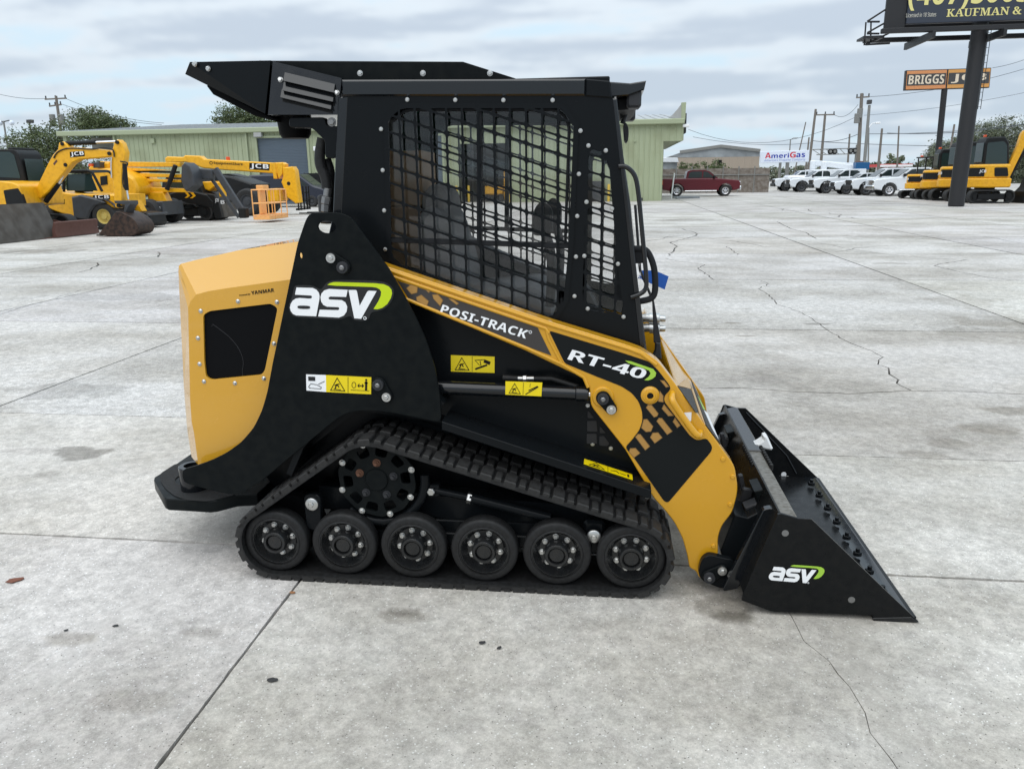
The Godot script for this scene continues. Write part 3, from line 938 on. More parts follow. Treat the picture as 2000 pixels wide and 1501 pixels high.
func warning_label(parent: Node3D, called: String, p: PackedVector2Array, z: float, kind: int) -> void:
	# p: corners top left, top right, bottom right, bottom left
	var s := sticker(called, p, z, M.decal_yellow, parent)
	var q := func(u: float, v: float) -> Vector2: return p[0].lerp(p[1], u).lerp(p[3].lerp(p[2], u), v)
	var h := p[0].distance_to(p[3])
	var zz := z + 0.0014
	part("warning_triangle", outline_tri(q.call(0.25, 0.1), q.call(0.43, 0.9), q.call(0.09, 0.9), h * 0.035, zz), M.ink, s)
	var g := Geo.new()
	stroke(g, PackedVector2Array([q.call(0.49, 0.04), q.call(0.49, 0.96)]), h * 0.02, zz)
	stroke(g, PackedVector2Array([q.call(0.2, 0.78), q.call(0.24, 0.5), q.call(0.29, 0.68)]), h * 0.06, zz)
	stroke(g, PackedVector2Array([q.call(0.19, 0.58), q.call(0.3, 0.48)]), h * 0.05, zz)
	stroke(g, PackedVector2Array([q.call(0.17, 0.8), q.call(0.33, 0.82)]), h * 0.03, zz)
	if kind == 0:    # keep away from the machine
		for i in 12:
			var a := TAU * i / 12
			stroke(g, PackedVector2Array([q.call(0.62 + cos(a) * 0.045, 0.5 + sin(a) * 0.17), q.call(0.62 + cos(a + TAU / 12) * 0.045, 0.5 + sin(a + TAU / 12) * 0.17)]), h * 0.025, zz)
		stroke(g, PackedVector2Array([q.call(0.71, 0.52), q.call(0.83, 0.52)]), h * 0.05, zz)
		for e in [[0.705, 0.74], [0.835, 0.8]]:
			stroke(g, PackedVector2Array([q.call(e[1], 0.42), q.call(e[0], 0.52), q.call(e[1], 0.62)]), h * 0.04, zz)
		stroke(g, PackedVector2Array([q.call(0.89, 0.25), q.call(0.89, 0.8)]), h * 0.12, zz)
		stroke(g, PackedVector2Array([q.call(0.855, 0.35), q.call(0.925, 0.35)]), h * 0.07, zz)
		g.plate(circle(q.call(0.89, 0.17), h * 0.06, 10), zz, zz + 0.0012)
		stroke(g, PackedVector2Array([q.call(0.55, 0.8), q.call(0.96, 0.8)]), h * 0.02, zz)
	elif kind == 1:  # a hand over a falling bar
		stroke(g, PackedVector2Array([q.call(0.56, 0.8), q.call(0.83, 0.52)]), h * 0.1, zz)
		stroke(g, PackedVector2Array([q.call(0.76, 0.28), q.call(0.9, 0.42)]), h * 0.2, zz)
		stroke(g, PackedVector2Array([q.call(0.55, 0.26), q.call(0.78, 0.2)]), h * 0.035, zz)
		stroke(g, PackedVector2Array([q.call(0.67, 0.3), q.call(0.69, 0.58)]), h * 0.04, zz)
		stroke(g, PackedVector2Array([q.call(0.56, 0.28), q.call(0.66, 0.56)]), h * 0.025, zz)
	elif kind == 2:
		stroke(g, PackedVector2Array([q.call(0.56, 0.9), q.call(0.68, 0.7), q.call(0.9, 0.32)]), h * 0.06, zz)
		stroke(g, PackedVector2Array([q.call(0.64, 0.62), q.call(0.88, 0.28)]), h * 0.07, zz)
		stroke(g, PackedVector2Array([q.call(0.68, 0.1), q.call(0.67, 0.36)]), h * 0.025, zz)
	else:
		stroke(g, PackedVector2Array([q.call(0.55, 0.66), q.call(0.66, 0.42), q.call(0.72, 0.7)]), h * 0.05, zz)
		stroke(g, PackedVector2Array([q.call(0.74, 0.6), q.call(0.86, 0.6)]), h * 0.05, zz)
		stroke(g, PackedVector2Array([q.call(0.91, 0.35), q.call(0.91, 0.8)]), h * 0.13, zz)
	part("pictogram", g, M.ink, s)

func make_loader() -> void:
	var t := thing("compact_track_loader", "small black and yellow track loader with mesh guarded cab and front bucket in the foreground", "track loader")
	# --- chassis
	part("chassis", Geo.new().plate(pv([-0.6497,1.0395,-0.2361,1.1694,0.4191,0.8938,0.6968,0.8001,0.7589,0.6413,0.742,0.4024,0.6791,0.4107,-0.0595,0.6405,-0.3877,0.6744,-0.6897,0.6028]), -1.02, -0.2, 0.004), M.black_paint, t)
	part("belly", Geo.new().plate(pv([-0.85,0.62,-0.9,0.4,-0.8,0.24,0.62,0.24,0.7,0.34,0.66,0.62]), -0.93, -0.29, 0.006), M.black_paint, t)
	for mir in [false, true]:
		var g := Geo.new(mir)
		# a shaped side tower
		var tower := part("side_tower", g.plate(Geo.fillet(pv([-0.4921,1.3979,-0.4773,1.4156,-0.458,1.4208,-0.3641,1.4202,-0.3241,1.4041,-0.29,1.3542,-0.2487,1.2968,-0.1968,1.2208,-0.1487,1.1311,-0.1073,1.0477,-0.0729,0.9651,-0.0445,0.864,-0.0295,0.753,-0.0274,0.6516,-0.1322,0.6709,-0.2122,0.685,-0.2672,0.6916,-0.3327,0.692,-0.3894,0.6805,-0.4313,0.657,-0.4678,0.6274,-0.6641,0.469,-0.7487,0.3975,-0.8604,0.3258,-0.9368,0.3337,-1.0901,0.3717,-1.0894,0.4263,-1.0155,0.4484,-0.9548,0.472,-0.8916,0.504,-0.8253,0.5505,-0.7688,0.6108,-0.7286,0.6801,-0.6997,0.7541,-0.6672,0.8688,-0.6324,0.981,-0.5871,1.1285,-0.5299,1.3135]), 0.02, 2), ZT - 0.012, ZT, 0.0015, [circle(pv([-0.4167,1.3708])[0], 0.034, 20, 0.0225), circle(pv([-0.5221,1.2698])[0], 0.0065, 12, 0.0115)]), M.plate_black, t)
		g = Geo.new(mir)
		g.plate(pv([-0.4892,1.3028,-0.3459,1.312,-0.1105,0.8857,-0.0565,0.6091,-0.3891,0.6532,-0.5914,0.497,-0.569,1.0203]), -0.205, -0.195)
		part("inner_tower", g, M.black_paint, t)
		g = Geo.new(mir)
		g.bar(Vector3(-0.37, 1.1, -0.14), Vector3(-0.02, 0.72, -0.14), 0.12, 0.01)
		part("tower_web", g, M.black_paint, t)
		g = Geo.new(mir)
		g.plate(pv([-0.0207,0.6642,0.753,0.421,0.7542,0.3866,0.7355,0.3899,-0.0219,0.6322]), -0.06, -0.045, 0.002)
		g.plate(pv([-0.0207,0.6642,0.753,0.421,0.7533,0.4109,-0.0211,0.6542]), -0.2, -0.058, 0.0)
		part("fender", g, M.black_paint, t)
		g = Geo.new(mir)
		g.plate(pv([-0.66,0.42,-0.6,0.55,-0.45,0.7,-0.25,0.73,-0.1,0.7,-0.1,0.68,-0.25,0.705,-0.44,0.675,-0.58,0.53,-0.64,0.41]), -0.28, -0.085)
		g.plate(pv([-0.7117,0.3835,-0.5188,0.5804,-0.4182,0.6268,-0.2474,0.6202,-0.0388,0.5498,-0.0461,0.3278,-0.5751,0.2733,-0.755,0.278]), -0.3, -0.28)
		part("wheel_arch", g, M.black_paint, t)
		make_track(t, mir)
		var s := -1.0 if mir else 1.0
		var zw := -1.20 if mir else -0.02
		var k := 0
		for x in [-0.703, -0.425, -0.147, 0.131, 0.409, 0.687]:
			road_wheel(t, Vector3(x, 0.156, zw), s, 0.2 + k * 0.37)
			k += 1
		# sprocket with its cut-outs
		var c := pv([-0.2884,0.4165])[0]
		var holes := []
		for i in 10:
			var a := TAU * i / 10 + 0.1
			var r := PackedVector2Array()
			for e in [[0.098, -0.22], [0.098, 0.22], [0.135, 0.19], [0.135, -0.19]]: r.append(c + Vector2.from_angle(a + e[1]) * e[0])
			holes.append(Geo.fillet(r, 0.01, 2))
		var rim := PackedVector2Array()
		for i in 10: rim.append(c + Vector2.from_angle(TAU * (i + 0.5) / 10 + 0.1 + 0.0) * 0.158)
		g = Geo.new(mir)
		var spr := part("sprocket", g.plate(Geo.fillet(rim, 0.02, 2), -0.075, -0.063, 0.0015, holes), M.plate_black, t)
		part("hub", Geo.new(mir).lathe(pv([0,0.006,0.042,0.006,0.046,0.002,0.047,-0.001,0.049,-0.001]), 30, Transform3D(Basis(), Vector3(c.x, c.y, -0.063))), M.plate_black, spr)
		for i in 5:
			var a := TAU * i / 5 + 0.25
			part("stud", Geo.new(mir).rod(Vector3(c.x + cos(a) * 0.07, c.y + sin(a) * 0.07, -0.064), Vector3(c.x + cos(a) * 0.07, c.y + sin(a) * 0.07, -0.04), 0.007, 10).hexbolt(Vector3(c.x + cos(a) * 0.07, c.y + sin(a) * 0.07, -0.063), Vector3(0, 0, 1), 0.012, 0.012), M.rusty_steel if i in [1, 2] else M.plastic_grey, spr)
		for i in 8:
			var a := TAU * i / 8 + 0.32
			part("bolt", Geo.new(mir).hexbolt(Vector3(c.x + cos(a) * 0.147, c.y + sin(a) * 0.147, -0.063), Vector3(0, 0, 1), 0.0095, 0.01), M.zinc, spr)
		g = Geo.new(mir)
		var guard_arc := PackedVector3Array()
		for i in 13: guard_arc.append(Vector3(c.x + cos(-2.3 + i * 0.2) * 0.185, c.y + sin(-2.3 + i * 0.2) * 0.185, -0.09))
		g.tube(guard_arc, 0.02, 8)
		part("sprocket_guard", g, M.black_paint, t)
		# undercarriage frame
		g = Geo.new(mir)
		g.bar(Vector3(-0.72, 0.16, -0.13), Vector3(0.7, 0.16, -0.13), 0.05, 0.05, 0.004)
		g.bar(Vector3(-0.5, 0.2, -0.14), Vector3(0.62, 0.2, -0.14), 0.03, 0.06, 0.004)
		g.bar(Vector3(-0.56, 0.3, -0.19), Vector3(0.62, 0.25, -0.19), 0.1, 0.1, 0.004)
		g.bar(Vector3(-0.3, 0.41, -0.28), Vector3(-0.3, 0.41, -0.07), 0.2, 0.2, 0.05)
		part("track_frame", g, M.black_paint, t)
		g = Geo.new(mir)
		var e0 := pv([-0.08,0.3675,0.0654,0.3415,0.3804,0.2701,-0.078,0.3676])
		g.rod(Vector3(e0[1].x, e0[1].y, -0.1), Vector3(e0[2].x, e0[2].y, -0.1), 0.02, 14)
		g.rod(Vector3(e0[0].x, e0[0].y, -0.1), Vector3(e0[1].x, e0[1].y, -0.1), 0.014, 12)
		g.box(Vector3(e0[0].x, e0[0].y, -0.11), Vector3(0.06, 0.05, 0.04), 0.004)
		part("track_tensioner", g, M.black_paint, t)
		part("tensioner_bolt", Geo.new(mir).hexbolt(Vector3(e0[0].x, e0[0].y, -0.09), Vector3(0, 0, 1), 0.016, 0.018, 0.0), M.zinc, t)
		part("tensioner_nut", Geo.new(mir).hexbolt(Vector3(e0[1].x - 0.01, e0[1].y, -0.1), Vector3(e0[2].x - e0[0].x, e0[2].y - e0[0].y, 0), 0.023, 0.022, 0.0), M.zinc, t)
		for q in [pv([-0.5535,0.3078,-0.5559,0.2533,0.5469,0.2222,0.5497,0.1651])]:
			g = Geo.new(mir)
			g.plate(Geo.fillet(pv([q[0].x - 0.035, q[0].y + 0.04, q[0].x + 0.035, q[0].y + 0.04, q[1].x + 0.03, q[1].y - 0.06, q[1].x - 0.03, q[1].y - 0.06]), 0.03, 4), -0.09, -0.06, 0.003)
			part("axle_mount", g, M.black_paint, t)
			g = Geo.new(mir)
			g.box(Vector3(q[2].x, q[2].y - 0.02, -0.11), Vector3(0.08, 0.14, 0.06), 0.01)
			part("axle_mount", g, M.black_paint, t)
			for e in [q[0], q[2]]:
				part("axle_cap", Geo.new(mir).lathe(pv([0,0.012,0.022,0.012,0.026,0.009,0.027,0.0]), 24, Transform3D(Basis(), Vector3(e.x, e.y, -0.06))).hexbolt(Vector3(e.x, e.y, -0.048), Vector3(0, 0, 1), 0.011, 0.008, 0.0), M.zinc, t)
		# lift arm
		g = Geo.new(mir)
		g.plate(Geo.fillet(pv([-0.3404,1.2709,-0.213,1.2249,0.3826,1.0277,0.6549,0.9467,0.7063,0.9287,0.7656,0.8882,0.8267,0.8095,0.9985,0.5765,1.0562,0.4986,1.0723,0.4164,1.0709,0.3796,1.0583,0.3131,1.024,0.2594,1.0119,0.2083,1.0178,0.1361,0.9878,0.0568,0.9546,0.0287,0.9392,0.0672,0.9118,0.0766,0.9059,0.1196,0.8811,0.202,0.8478,0.2662,0.8116,0.3129,0.766,0.3632,0.658,0.5498,0.5266,0.7175,0.5219,0.7878,0.5047,0.8185,0.4184,0.8593,0.2854,0.9224,-0.1485,1.1019,-0.3459,1.1892]), 0.02, 3), ZA - 0.07, ZA, 0.003)
		part("lift_arm", g, M.yellow_paint, t)
		g = Geo.new(mir)
		for q in [p3([-0.3224,1.2525,-0.2136,1.2138,0.3826,1.0164,0.6552,0.9354,0.703,0.9173,0.7588,0.8767], ZA), p3([-0.2108,1.1952,0.3604,1.0049,0.3715,0.9881], ZA), p3([-0.1953,1.1261,0.2929,0.9302,0.4202,0.8728,0.499,0.8261,0.5163,0.7877], ZA)]:
			g.tube(q, 0.007, 8)
		part("arm_rib", g, M.yellow_paint, t)
		g = Geo.new(mir)
		var seam := p3([0.3604,1.0049,0.3715,0.9655,0.4202,0.8728], ZA)
		g.tube(seam, 0.006, 8)
		part("weld_seam", g, M.yellow_paint, t)
		var cyl := pv([-0.0618,0.7667,0.4991,0.7569])
		part("lift_cylinder", Geo.new(mir).rod(Vector3(cyl[0].x - 0.2, cyl[0].y + 0.007, -0.14), Vector3(cyl[1].x, cyl[1].y, -0.14), 0.026, 24).rod(Vector3(cyl[1].x - 0.03, cyl[1].y, -0.14), Vector3(cyl[1].x + 0.02, cyl[1].y, -0.14), 0.03, 24), M.black_gloss, t)
		part("cylinder_rod", Geo.new(mir).rod(Vector3(cyl[1].x, cyl[1].y, -0.14), Vector3(cyl[1].x + 0.12, cyl[1].y - 0.005, -0.14), 0.014, 16), M.chrome, t)
	# --- what only the near side shows
	link_pin(t, pv([-0.3626,1.2296])[0], pv([-0.404,1.2625])[0], ZT, false)
	link_pin(t, pv([-0.2571,0.7975])[0], pv([-0.2283,0.7505])[0], ZT, false)
	link_pin(t, pv([0.571,0.7519])[0], pv([0.6016,0.7115])[0], ZA + 0.008, true)
	var o := pv([-0.5989,1.2126,-0.1409,1.2136,-0.6183,1.0044])
	maker_mark(t, o[0], (o[1] - o[0]) / 2000.0, (o[2] - o[0]) / 917.0, ZT, M.decal_lime, true)
	var wl := pv([-0.5386,0.8281,-0.4614,0.8271,-0.4655,0.7612,-0.5424,0.7654,-0.2865,0.8218,-0.2915,0.7562])
	var ms := sticker("manual_label", PackedVector2Array([wl[0], wl[1], wl[2], wl[3]]), ZT, M.decal_white, t)
	var ink := Geo.new()
	stroke(ink, pv([-0.5328,0.7804,-0.5229,0.7928,-0.4987,0.7884,-0.4823,0.779,-0.4852,0.773,-0.5292,0.7755,-0.5328,0.7804]), 0.0018, ZT + 0.0014)
	stroke(ink, pv([-0.4936,0.791,-0.4682,0.8027]), 0.0022, ZT + 0.0014)
	stroke(ink, pv([-0.5311,0.8122,-0.5042,0.8117]), 0.016, ZT + 0.0014)
	part("pictogram", ink, M.decal_grey, ms)
	warning_label(t, "warning_label", PackedVector2Array([wl[1], wl[4], wl[5], wl[2]]), ZT + 0.0002, 0)
	var l2 := pv([-0.0092,0.8813,0.1592,0.878,0.158,0.8142,-0.0113,0.817])
	warning_label(t, "warning_label", l2, ZC + 0.001, 1)
	var l3 := pv([0.2113,0.8053,0.3477,0.8032,0.3443,0.7504,0.2096,0.7541])
	warning_label(t, "warning_label", l3, -0.1125, 2)
	# the label on the sloping top of the fender
	var fl := group("fender_label", t, Vector3.ZERO)
	var fa := pv([-0.0207,0.6642,0.753,0.421])
	var slope := (fa[1] - fa[0]).angle()
	fl.transform = Transform3D(Basis(Vector3(0, 0, 1), slope) * Basis(Vector3(1, 0, 0), -PI / 2), Vector3(fa[0].x, fa[0].y, -0.06) + Vector3(-sin(slope), cos(slope), 0) * 0.002)
	warning_label(fl, "warning_label", pv([0.55,0.075,0.74,0.075,0.74,0.02,0.55,0.02]), 0.0, 3)
	# --- small grille behind the arm, hose over the cylinder
	for q in [[0.512,0.6314,0.5482,0.6343,0.5526,0.5903,0.5125,0.5892], [0.5109,0.5795,0.5491,0.5813,0.5516,0.5408,0.5114,0.5396], [0.5595,0.5712,0.5783,0.5737,0.5989,0.5434,0.59,0.5323,0.5601,0.5345], [0.5133,0.6715,0.5187,0.6716,0.539,0.6436,0.5136,0.6429], [0.5602,0.6097,0.5649,0.6099,0.5854,0.5847,0.5607,0.584]]:
		part("grille_cell", Geo.new().plate(Geo.fillet(pv(q), 0.004, 2), ZC, ZC + 0.003, 0.001), M.grille_grey, t)
	for q in pv([0.5137,0.6931,0.5341,0.5387,0.6041,0.5234]):
		part("grille_bolt", Geo.new().hexbolt(Vector3(q.x, q.y, ZC), Vector3(0, 0, 1), 0.006, 0.006), M.zinc, t)
	var hz := p3([0.196,0.8096,0.2528,0.8068,0.314,0.808,0.3796,0.8093], -0.15)
	part("hydraulic_hose", Geo.new().tube(PackedVector3Array([hz[2], hz[3], hz[3] + Vector3(0.1, -0.03, 0)]), 0.009, 8), M.rubber, t)
	part("hydraulic_hose", Geo.new().rod(hz[0], hz[1], 0.011, 8), M.rubber, t)
	part("hose_coupling", Geo.new().rod(hz[1], hz[2], 0.01, 10).hexbolt(hz[1].lerp(hz[2], 0.3), hz[2] - hz[1], 0.013, 0.016, 0.0), M.zinc, t)
	# --- stickers on the arm
	sticker("arm_decal", pv([-0.1813,1.1749,0.3288,1.0121,0.3809,0.9047,-0.1317,1.0926]), ZA + 0.0005, M.decal_brown, t)
	sticker("arm_decal", Geo.fillet(pv([0.3715,0.9975,0.6448,0.9165,0.733,0.8876,0.7649,0.8579,0.8089,0.8015,0.8131,0.7863,0.7922,0.7627,0.7912,0.7414,0.8904,0.6108,0.917,0.5938,0.9494,0.6047,0.9711,0.5756,0.9704,0.5557,0.8217,0.3447,0.8063,0.3503,0.689,0.5205,0.6559,0.5598,0.6795,0.5887,0.7064,0.6293,0.7164,0.6652,0.7134,0.7025,0.6993,0.7392,0.6744,0.7697,0.6369,0.7941,0.5417,0.8308,0.4296,0.8768]), 0.012, 3), ZA + 0.0005, M.decal_dark, t)
	for h in [[-0.1496,1.1479,-0.1315,1.1626,-0.1046,1.1545,-0.1081,1.1311,-0.1307,1.1251], [-0.1137,1.1165,-0.0935,1.1254,-0.0658,1.1012,-0.0756,1.0786,-0.112,1.1008], [-0.0539,1.1256,-0.0316,1.1277,-0.0127,1.1049,-0.0249,1.0819,-0.0496,1.1096], [-0.0803,1.1458,-0.0559,1.1387,-0.0661,1.1304], [0.0048,1.1124,0.0244,1.1101,0.046,1.0932,0.0359,1.0873],
		[0.7268,0.7155,0.7333,0.7276,0.747,0.7279,0.7733,0.6947,0.7692,0.6837,0.7573,0.6786], [0.7836,0.7132,0.7914,0.7315,0.8076,0.712,0.8291,0.6871,0.8087,0.6851], [0.7664,0.6653,0.7746,0.6783,0.7866,0.6779,0.8265,0.6276,0.8074,0.613], [0.8249,0.665,0.8328,0.6817,0.8547,0.6512,0.8424,0.6405], [0.7141,0.6473,0.7196,0.6714,0.7334,0.6728,0.7561,0.6448,0.7489,0.6243,0.7299,0.6219,0.712,0.638], [0.7455,0.6019,0.7542,0.6207,0.7749,0.6224,0.7912,0.6022,0.7637,0.5783], [0.6911,0.6022,0.7006,0.6143,0.711,0.6139,0.7474,0.5666,0.7298,0.5503], [0.6693,0.5434,0.6742,0.5575,0.6945,0.5593,0.7126,0.5392,0.6893,0.5196], [0.7727,0.821,0.7897,0.8195,0.8076,0.7967,0.7958,0.7929], [0.7689,0.7401,0.7742,0.7816,0.7885,0.7622,0.7895,0.7369]]:
		var p := Geo.ccw(pv(h))
		sticker("decal_cell", p, ZA + 0.0019, M.decal_gold_rim, t)
		sticker("decal_cell_fill", Geo.inset(p, 0.0022), ZA + 0.0033, M.decal_gold, t)
	var ps := pv([-0.0216,1.0746,0.2933,0.9815,-0.0206,1.1009,-0.0083,1.0747])
	lettering("arm_lettering", "POSI-TRACK", Vector3((ps[0].x + ps[1].x) / 2, (ps[0].y + ps[1].y) / 2, ZA + 0.003), ps[0].distance_to(ps[1]) * 1.0, 0.033, M.decal_white, t, (ps[1] - ps[0]).angle(), 0.12)
	part("registered_ring", Geo.new().plate(circle(pv([0.3045,0.9911])[0], 0.006, 14), ZA + 0.002, ZA + 0.0032, 0.0, [circle(pv([0.3045,0.9911])[0], 0.004, 10)]), M.decal_white, t)
	var rt := pv([0.4461,0.9115,0.7237,0.84])
	lettering("arm_lettering", "RT-40", Vector3((rt[0].x + rt[1].x) / 2, (rt[0].y + rt[1].y) / 2, ZA + 0.003), rt[0].distance_to(rt[1]) * 0.985, 0.04, M.decal_white, t, (rt[1] - rt[0]).angle(), 0.22)
	sticker("arm_swoosh", pv([0.6472,0.8917,0.6674,0.8894,0.7189,0.872,0.7476,0.8623,0.759,0.8485,0.7566,0.8351,0.746,0.8254,0.7316,0.8193,0.7177,0.8206,0.7329,0.8331,0.7394,0.8454,0.734,0.8556,0.7119,0.8647,0.6603,0.8817]), ZA + 0.0045, M.decal_green, t)
	var bo := pv([0.7407,0.7629])[0]
	part("grease_port", Geo.new().lathe(pv([0.012,-0.005,0.012,0.012,0.018,0.012,0.0195,0.009,0.0255,0.008,0.028,0.005,0.0335,0.003,0.034,0.0]), 30, Transform3D(Basis(), Vector3(bo.x, bo.y, ZA))), M.yellow_paint, t)
	part("port_bore", Geo.new().plate(circle(bo, 0.0125, 16), ZA - 0.002, ZA + 0.005), M.ink, t)
	var hd := p3([0.8197,0.7717,0.8148,0.76,0.8324,0.7297,0.8944,0.6439,0.9174,0.6211,0.9262,0.6272], -0.075)
	hd[0].z = ZA; hd[5].z = ZA
	part("grab_handle", Geo.new().tube(bend(hd, 0.04), 0.012, 12), M.yellow_paint, t)
	part("serial_label", Geo.new().plate(pv([0.8655,0.6999,0.8912,0.7025,0.8909,0.669,0.8615,0.6643]), -0.1142, -0.1128), M.decal_white, t)
	for q in pv([-1.0238,1.339]): pass
	for q in [[1418,896], [1437,932], [1436,985], [1402,1060], [1318,993], [1350,1075], [1340,1100]]: pass
	for q in pv([1.0123,0.5256,1.0512,0.4579,1.0494,0.3465,0.9977,0.1746]):
		part("arm_bolt", Geo.new().lathe(pv([0,0.006,0.007,0.006,0.009,0.003,0.009,0.0]), 12, Transform3D(Basis(), Vector3(q.x, q.y, ZA))), M.yellow_paint, t)
	# --- engine hood
	var s1 := pv([-0.5358,1.1824,-0.8491,1.1406,-0.9393,1.1265,-0.9843,1.1144,-1.0105,1.0886,-1.0242,1.0627,-1.0628,0.6942,-1.068,0.6021,-1.0637,0.5503,-1.0629,0.4162,-0.878,0.4402,-0.5901,0.5362])
	var s2 := pv([-0.5562,1.312,-0.8301,1.2758,-1.0189,1.2365,-1.078,1.2226,-1.0875,1.2146,-1.0925,1.1927,-1.1308,0.7175,-1.1381,0.5747,-1.1391,0.5144,-1.1353,0.4196,-0.9176,0.4313,-0.6238,0.5075])
	var vent := Geo.ccw(Geo.fillet(pv([-0.9659,1.0361,-0.9374,1.0512,-0.6884,1.0818,-0.6638,1.0661,-0.6676,1.0493,-0.7384,0.8192,-0.7534,0.8027,-0.9633,0.7783,-0.9846,0.7903,-0.9839,0.8522]), 0.012, 3))
	var g := Geo.new()
	g.cap(Geo.ccw(s1.duplicate()), ZH, 1.0, [vent])
	for i in s1.size():
		var j := (i + 1) % s1.size()
		for m in [[ZH, -0.23], [-1.22 - ZH, -0.99]]:
			g.quad(Vector3(s1[i].x, s1[i].y, m[0]), Vector3(s1[j].x, s1[j].y, m[0]), Vector3(s2[j].x, s2[j].y, m[1]), Vector3(s2[i].x, s2[i].y, m[1]), Vector3(s1[i].x + 0.5, s1[i].y - 0.8, 0).normalized() * 0.5 + Vector3(0, 0, 1.0 if m[0] > -0.6 else -1.0))
		g.quad(Vector3(s2[i].x, s2[i].y, -0.23), Vector3(s2[j].x, s2[j].y, -0.23), Vector3(s2[j].x, s2[j].y, -0.99), Vector3(s2[i].x, s2[i].y, -0.99), Vector3(s2[i].x + 0.5, s2[i].y - 0.8, 0))
	g.cap(Geo.ccw(s1.duplicate()), -1.22 - ZH, -1.0)
	g.wall(vent, ZH - 0.015, ZH, false)
	var hood := part("engine_hood", g, M.hood_paint, t)
	part("vent_mesh", Geo.new().plate(vent, ZH - 0.02, ZH - 0.009), M.mesh_black, hood)
	var arc := PackedVector3Array()
	for q in spline(pv([-0.9408,0.9884,-0.8984,0.9696,-0.8621,0.9356,-0.8374,0.897,-0.8273,0.8536,-0.8347,0.8184,-0.8475,0.7961]), 3).slice(0, 18): arc.append(Vector3(q.x, q.y, ZH - 0.0088))
	part("mesh_scratch", Geo.new().tube(arc, 0.0012, 4), M.plastic_grey, hood)
	for q in pv([-0.9738,1.0509,-0.8184,1.0892,-0.6631,1.0878,-0.9982,0.9444,-0.6902,0.9269,-1.0043,0.8408,-0.9948,0.7701,-0.8664,0.766,-0.7451,0.7874]):
		part("bolt", Geo.new().lathe(pv([0,0.006,0.004,0.006,0.006,0.003,0.0085,0.002,0.009,0.0]), 12, Transform3D(Basis(), Vector3(q.x, q.y, ZH))), M.zinc, hood)
	var ym := pv([-0.7616,1.1217,-0.6703,1.1338,-0.8106,1.1118,-0.766,1.1171])
	lettering("hood_lettering", "YANMAR", Vector3((ym[0].x + ym[1].x) / 2, (ym[0].y + ym[1].y) / 2, ZH + 0.0008), ym[0].distance_to(ym[1]), 0.0135, M.ink, hood, (ym[1] - ym[0]).angle(), 0.1)
	lettering("hood_lettering", "Powered by", Vector3((ym[2].x + ym[3].x) / 2, (ym[2].y + ym[3].y) / 2, ZH + 0.0008), ym[2].distance_to(ym[3]), 0.0075, M.ink, hood, (ym[3] - ym[2]).angle(), 0.0, "Droid Serif", false)
	# --- rear bumper
	var bp := pv([-1.3551,-0.5984,-1.353,-0.4588,-1.3564,-0.3351,-1.36,-0.2982,-1.347,-0.2715,-1.1912,-0.0882,-1.1729,-0.0759,-1.0862,-0.0736,-0.9896,-0.069,-0.963,-0.0797,-0.9072,-0.136])
	bp.append(Vector2(bp[-1].x + 0.08, bp[-1].y - 0.02))
	bp.append(Vector2(bp[-1].x, -0.61))
	bp.insert(0, Vector2(bp[0].x, -0.61))
	var bfull := bp.duplicate()
	var far_side := bp.duplicate()
	far_side.reverse()
	for q in far_side:
		if absf(q.y + 0.61) > 0.01: bfull.append(Vector2(q.x, -1.22 - q.y))
	bfull.remove_at(0)
	part("rear_bumper", Geo.new().slab(bfull, 0.295, 0.245, 0.004), M.plate_black, t)
	part("grip_pad", Geo.new().slab(Geo.fillet(pv([-1.3499,-0.4512,-1.3517,-0.328,-1.2931,-0.2377,-1.23,-0.1677,-1.1527,-0.1025,-1.084,-0.0704,-0.9875,-0.0657,-0.914,-0.1354,-0.9162,-0.1531,-0.9275,-0.1629,-1.1775,-0.21,-1.2193,-0.229,-1.2427,-0.2579,-1.2535,-0.2805,-1.2553,-0.3368,-1.319,-0.4496]), 0.02, 3), 0.2985, 0.2955), M.grip_tape, t)
	var rg := pv([-1.1124,-0.1882])[0]
	part("tie_down_ring", Geo.new().lathe(pv([0.034,0.0,0.034,0.1,0.052,0.1,0.055,0.097,0.055,0.0]), 28, Transform3D(Basis(Vector3(1, 0, 0), Vector3(0, 0, -1), Vector3(0, 1, 0)), Vector3(rg.x, 0.3, rg.y))), M.black_gloss, t)
	part("ring_floor", Geo.new().slab(circle(rg, 0.036, 16), 0.33, 0.32), M.ink, t)
	make_cab(t)
	make_bucket(t)

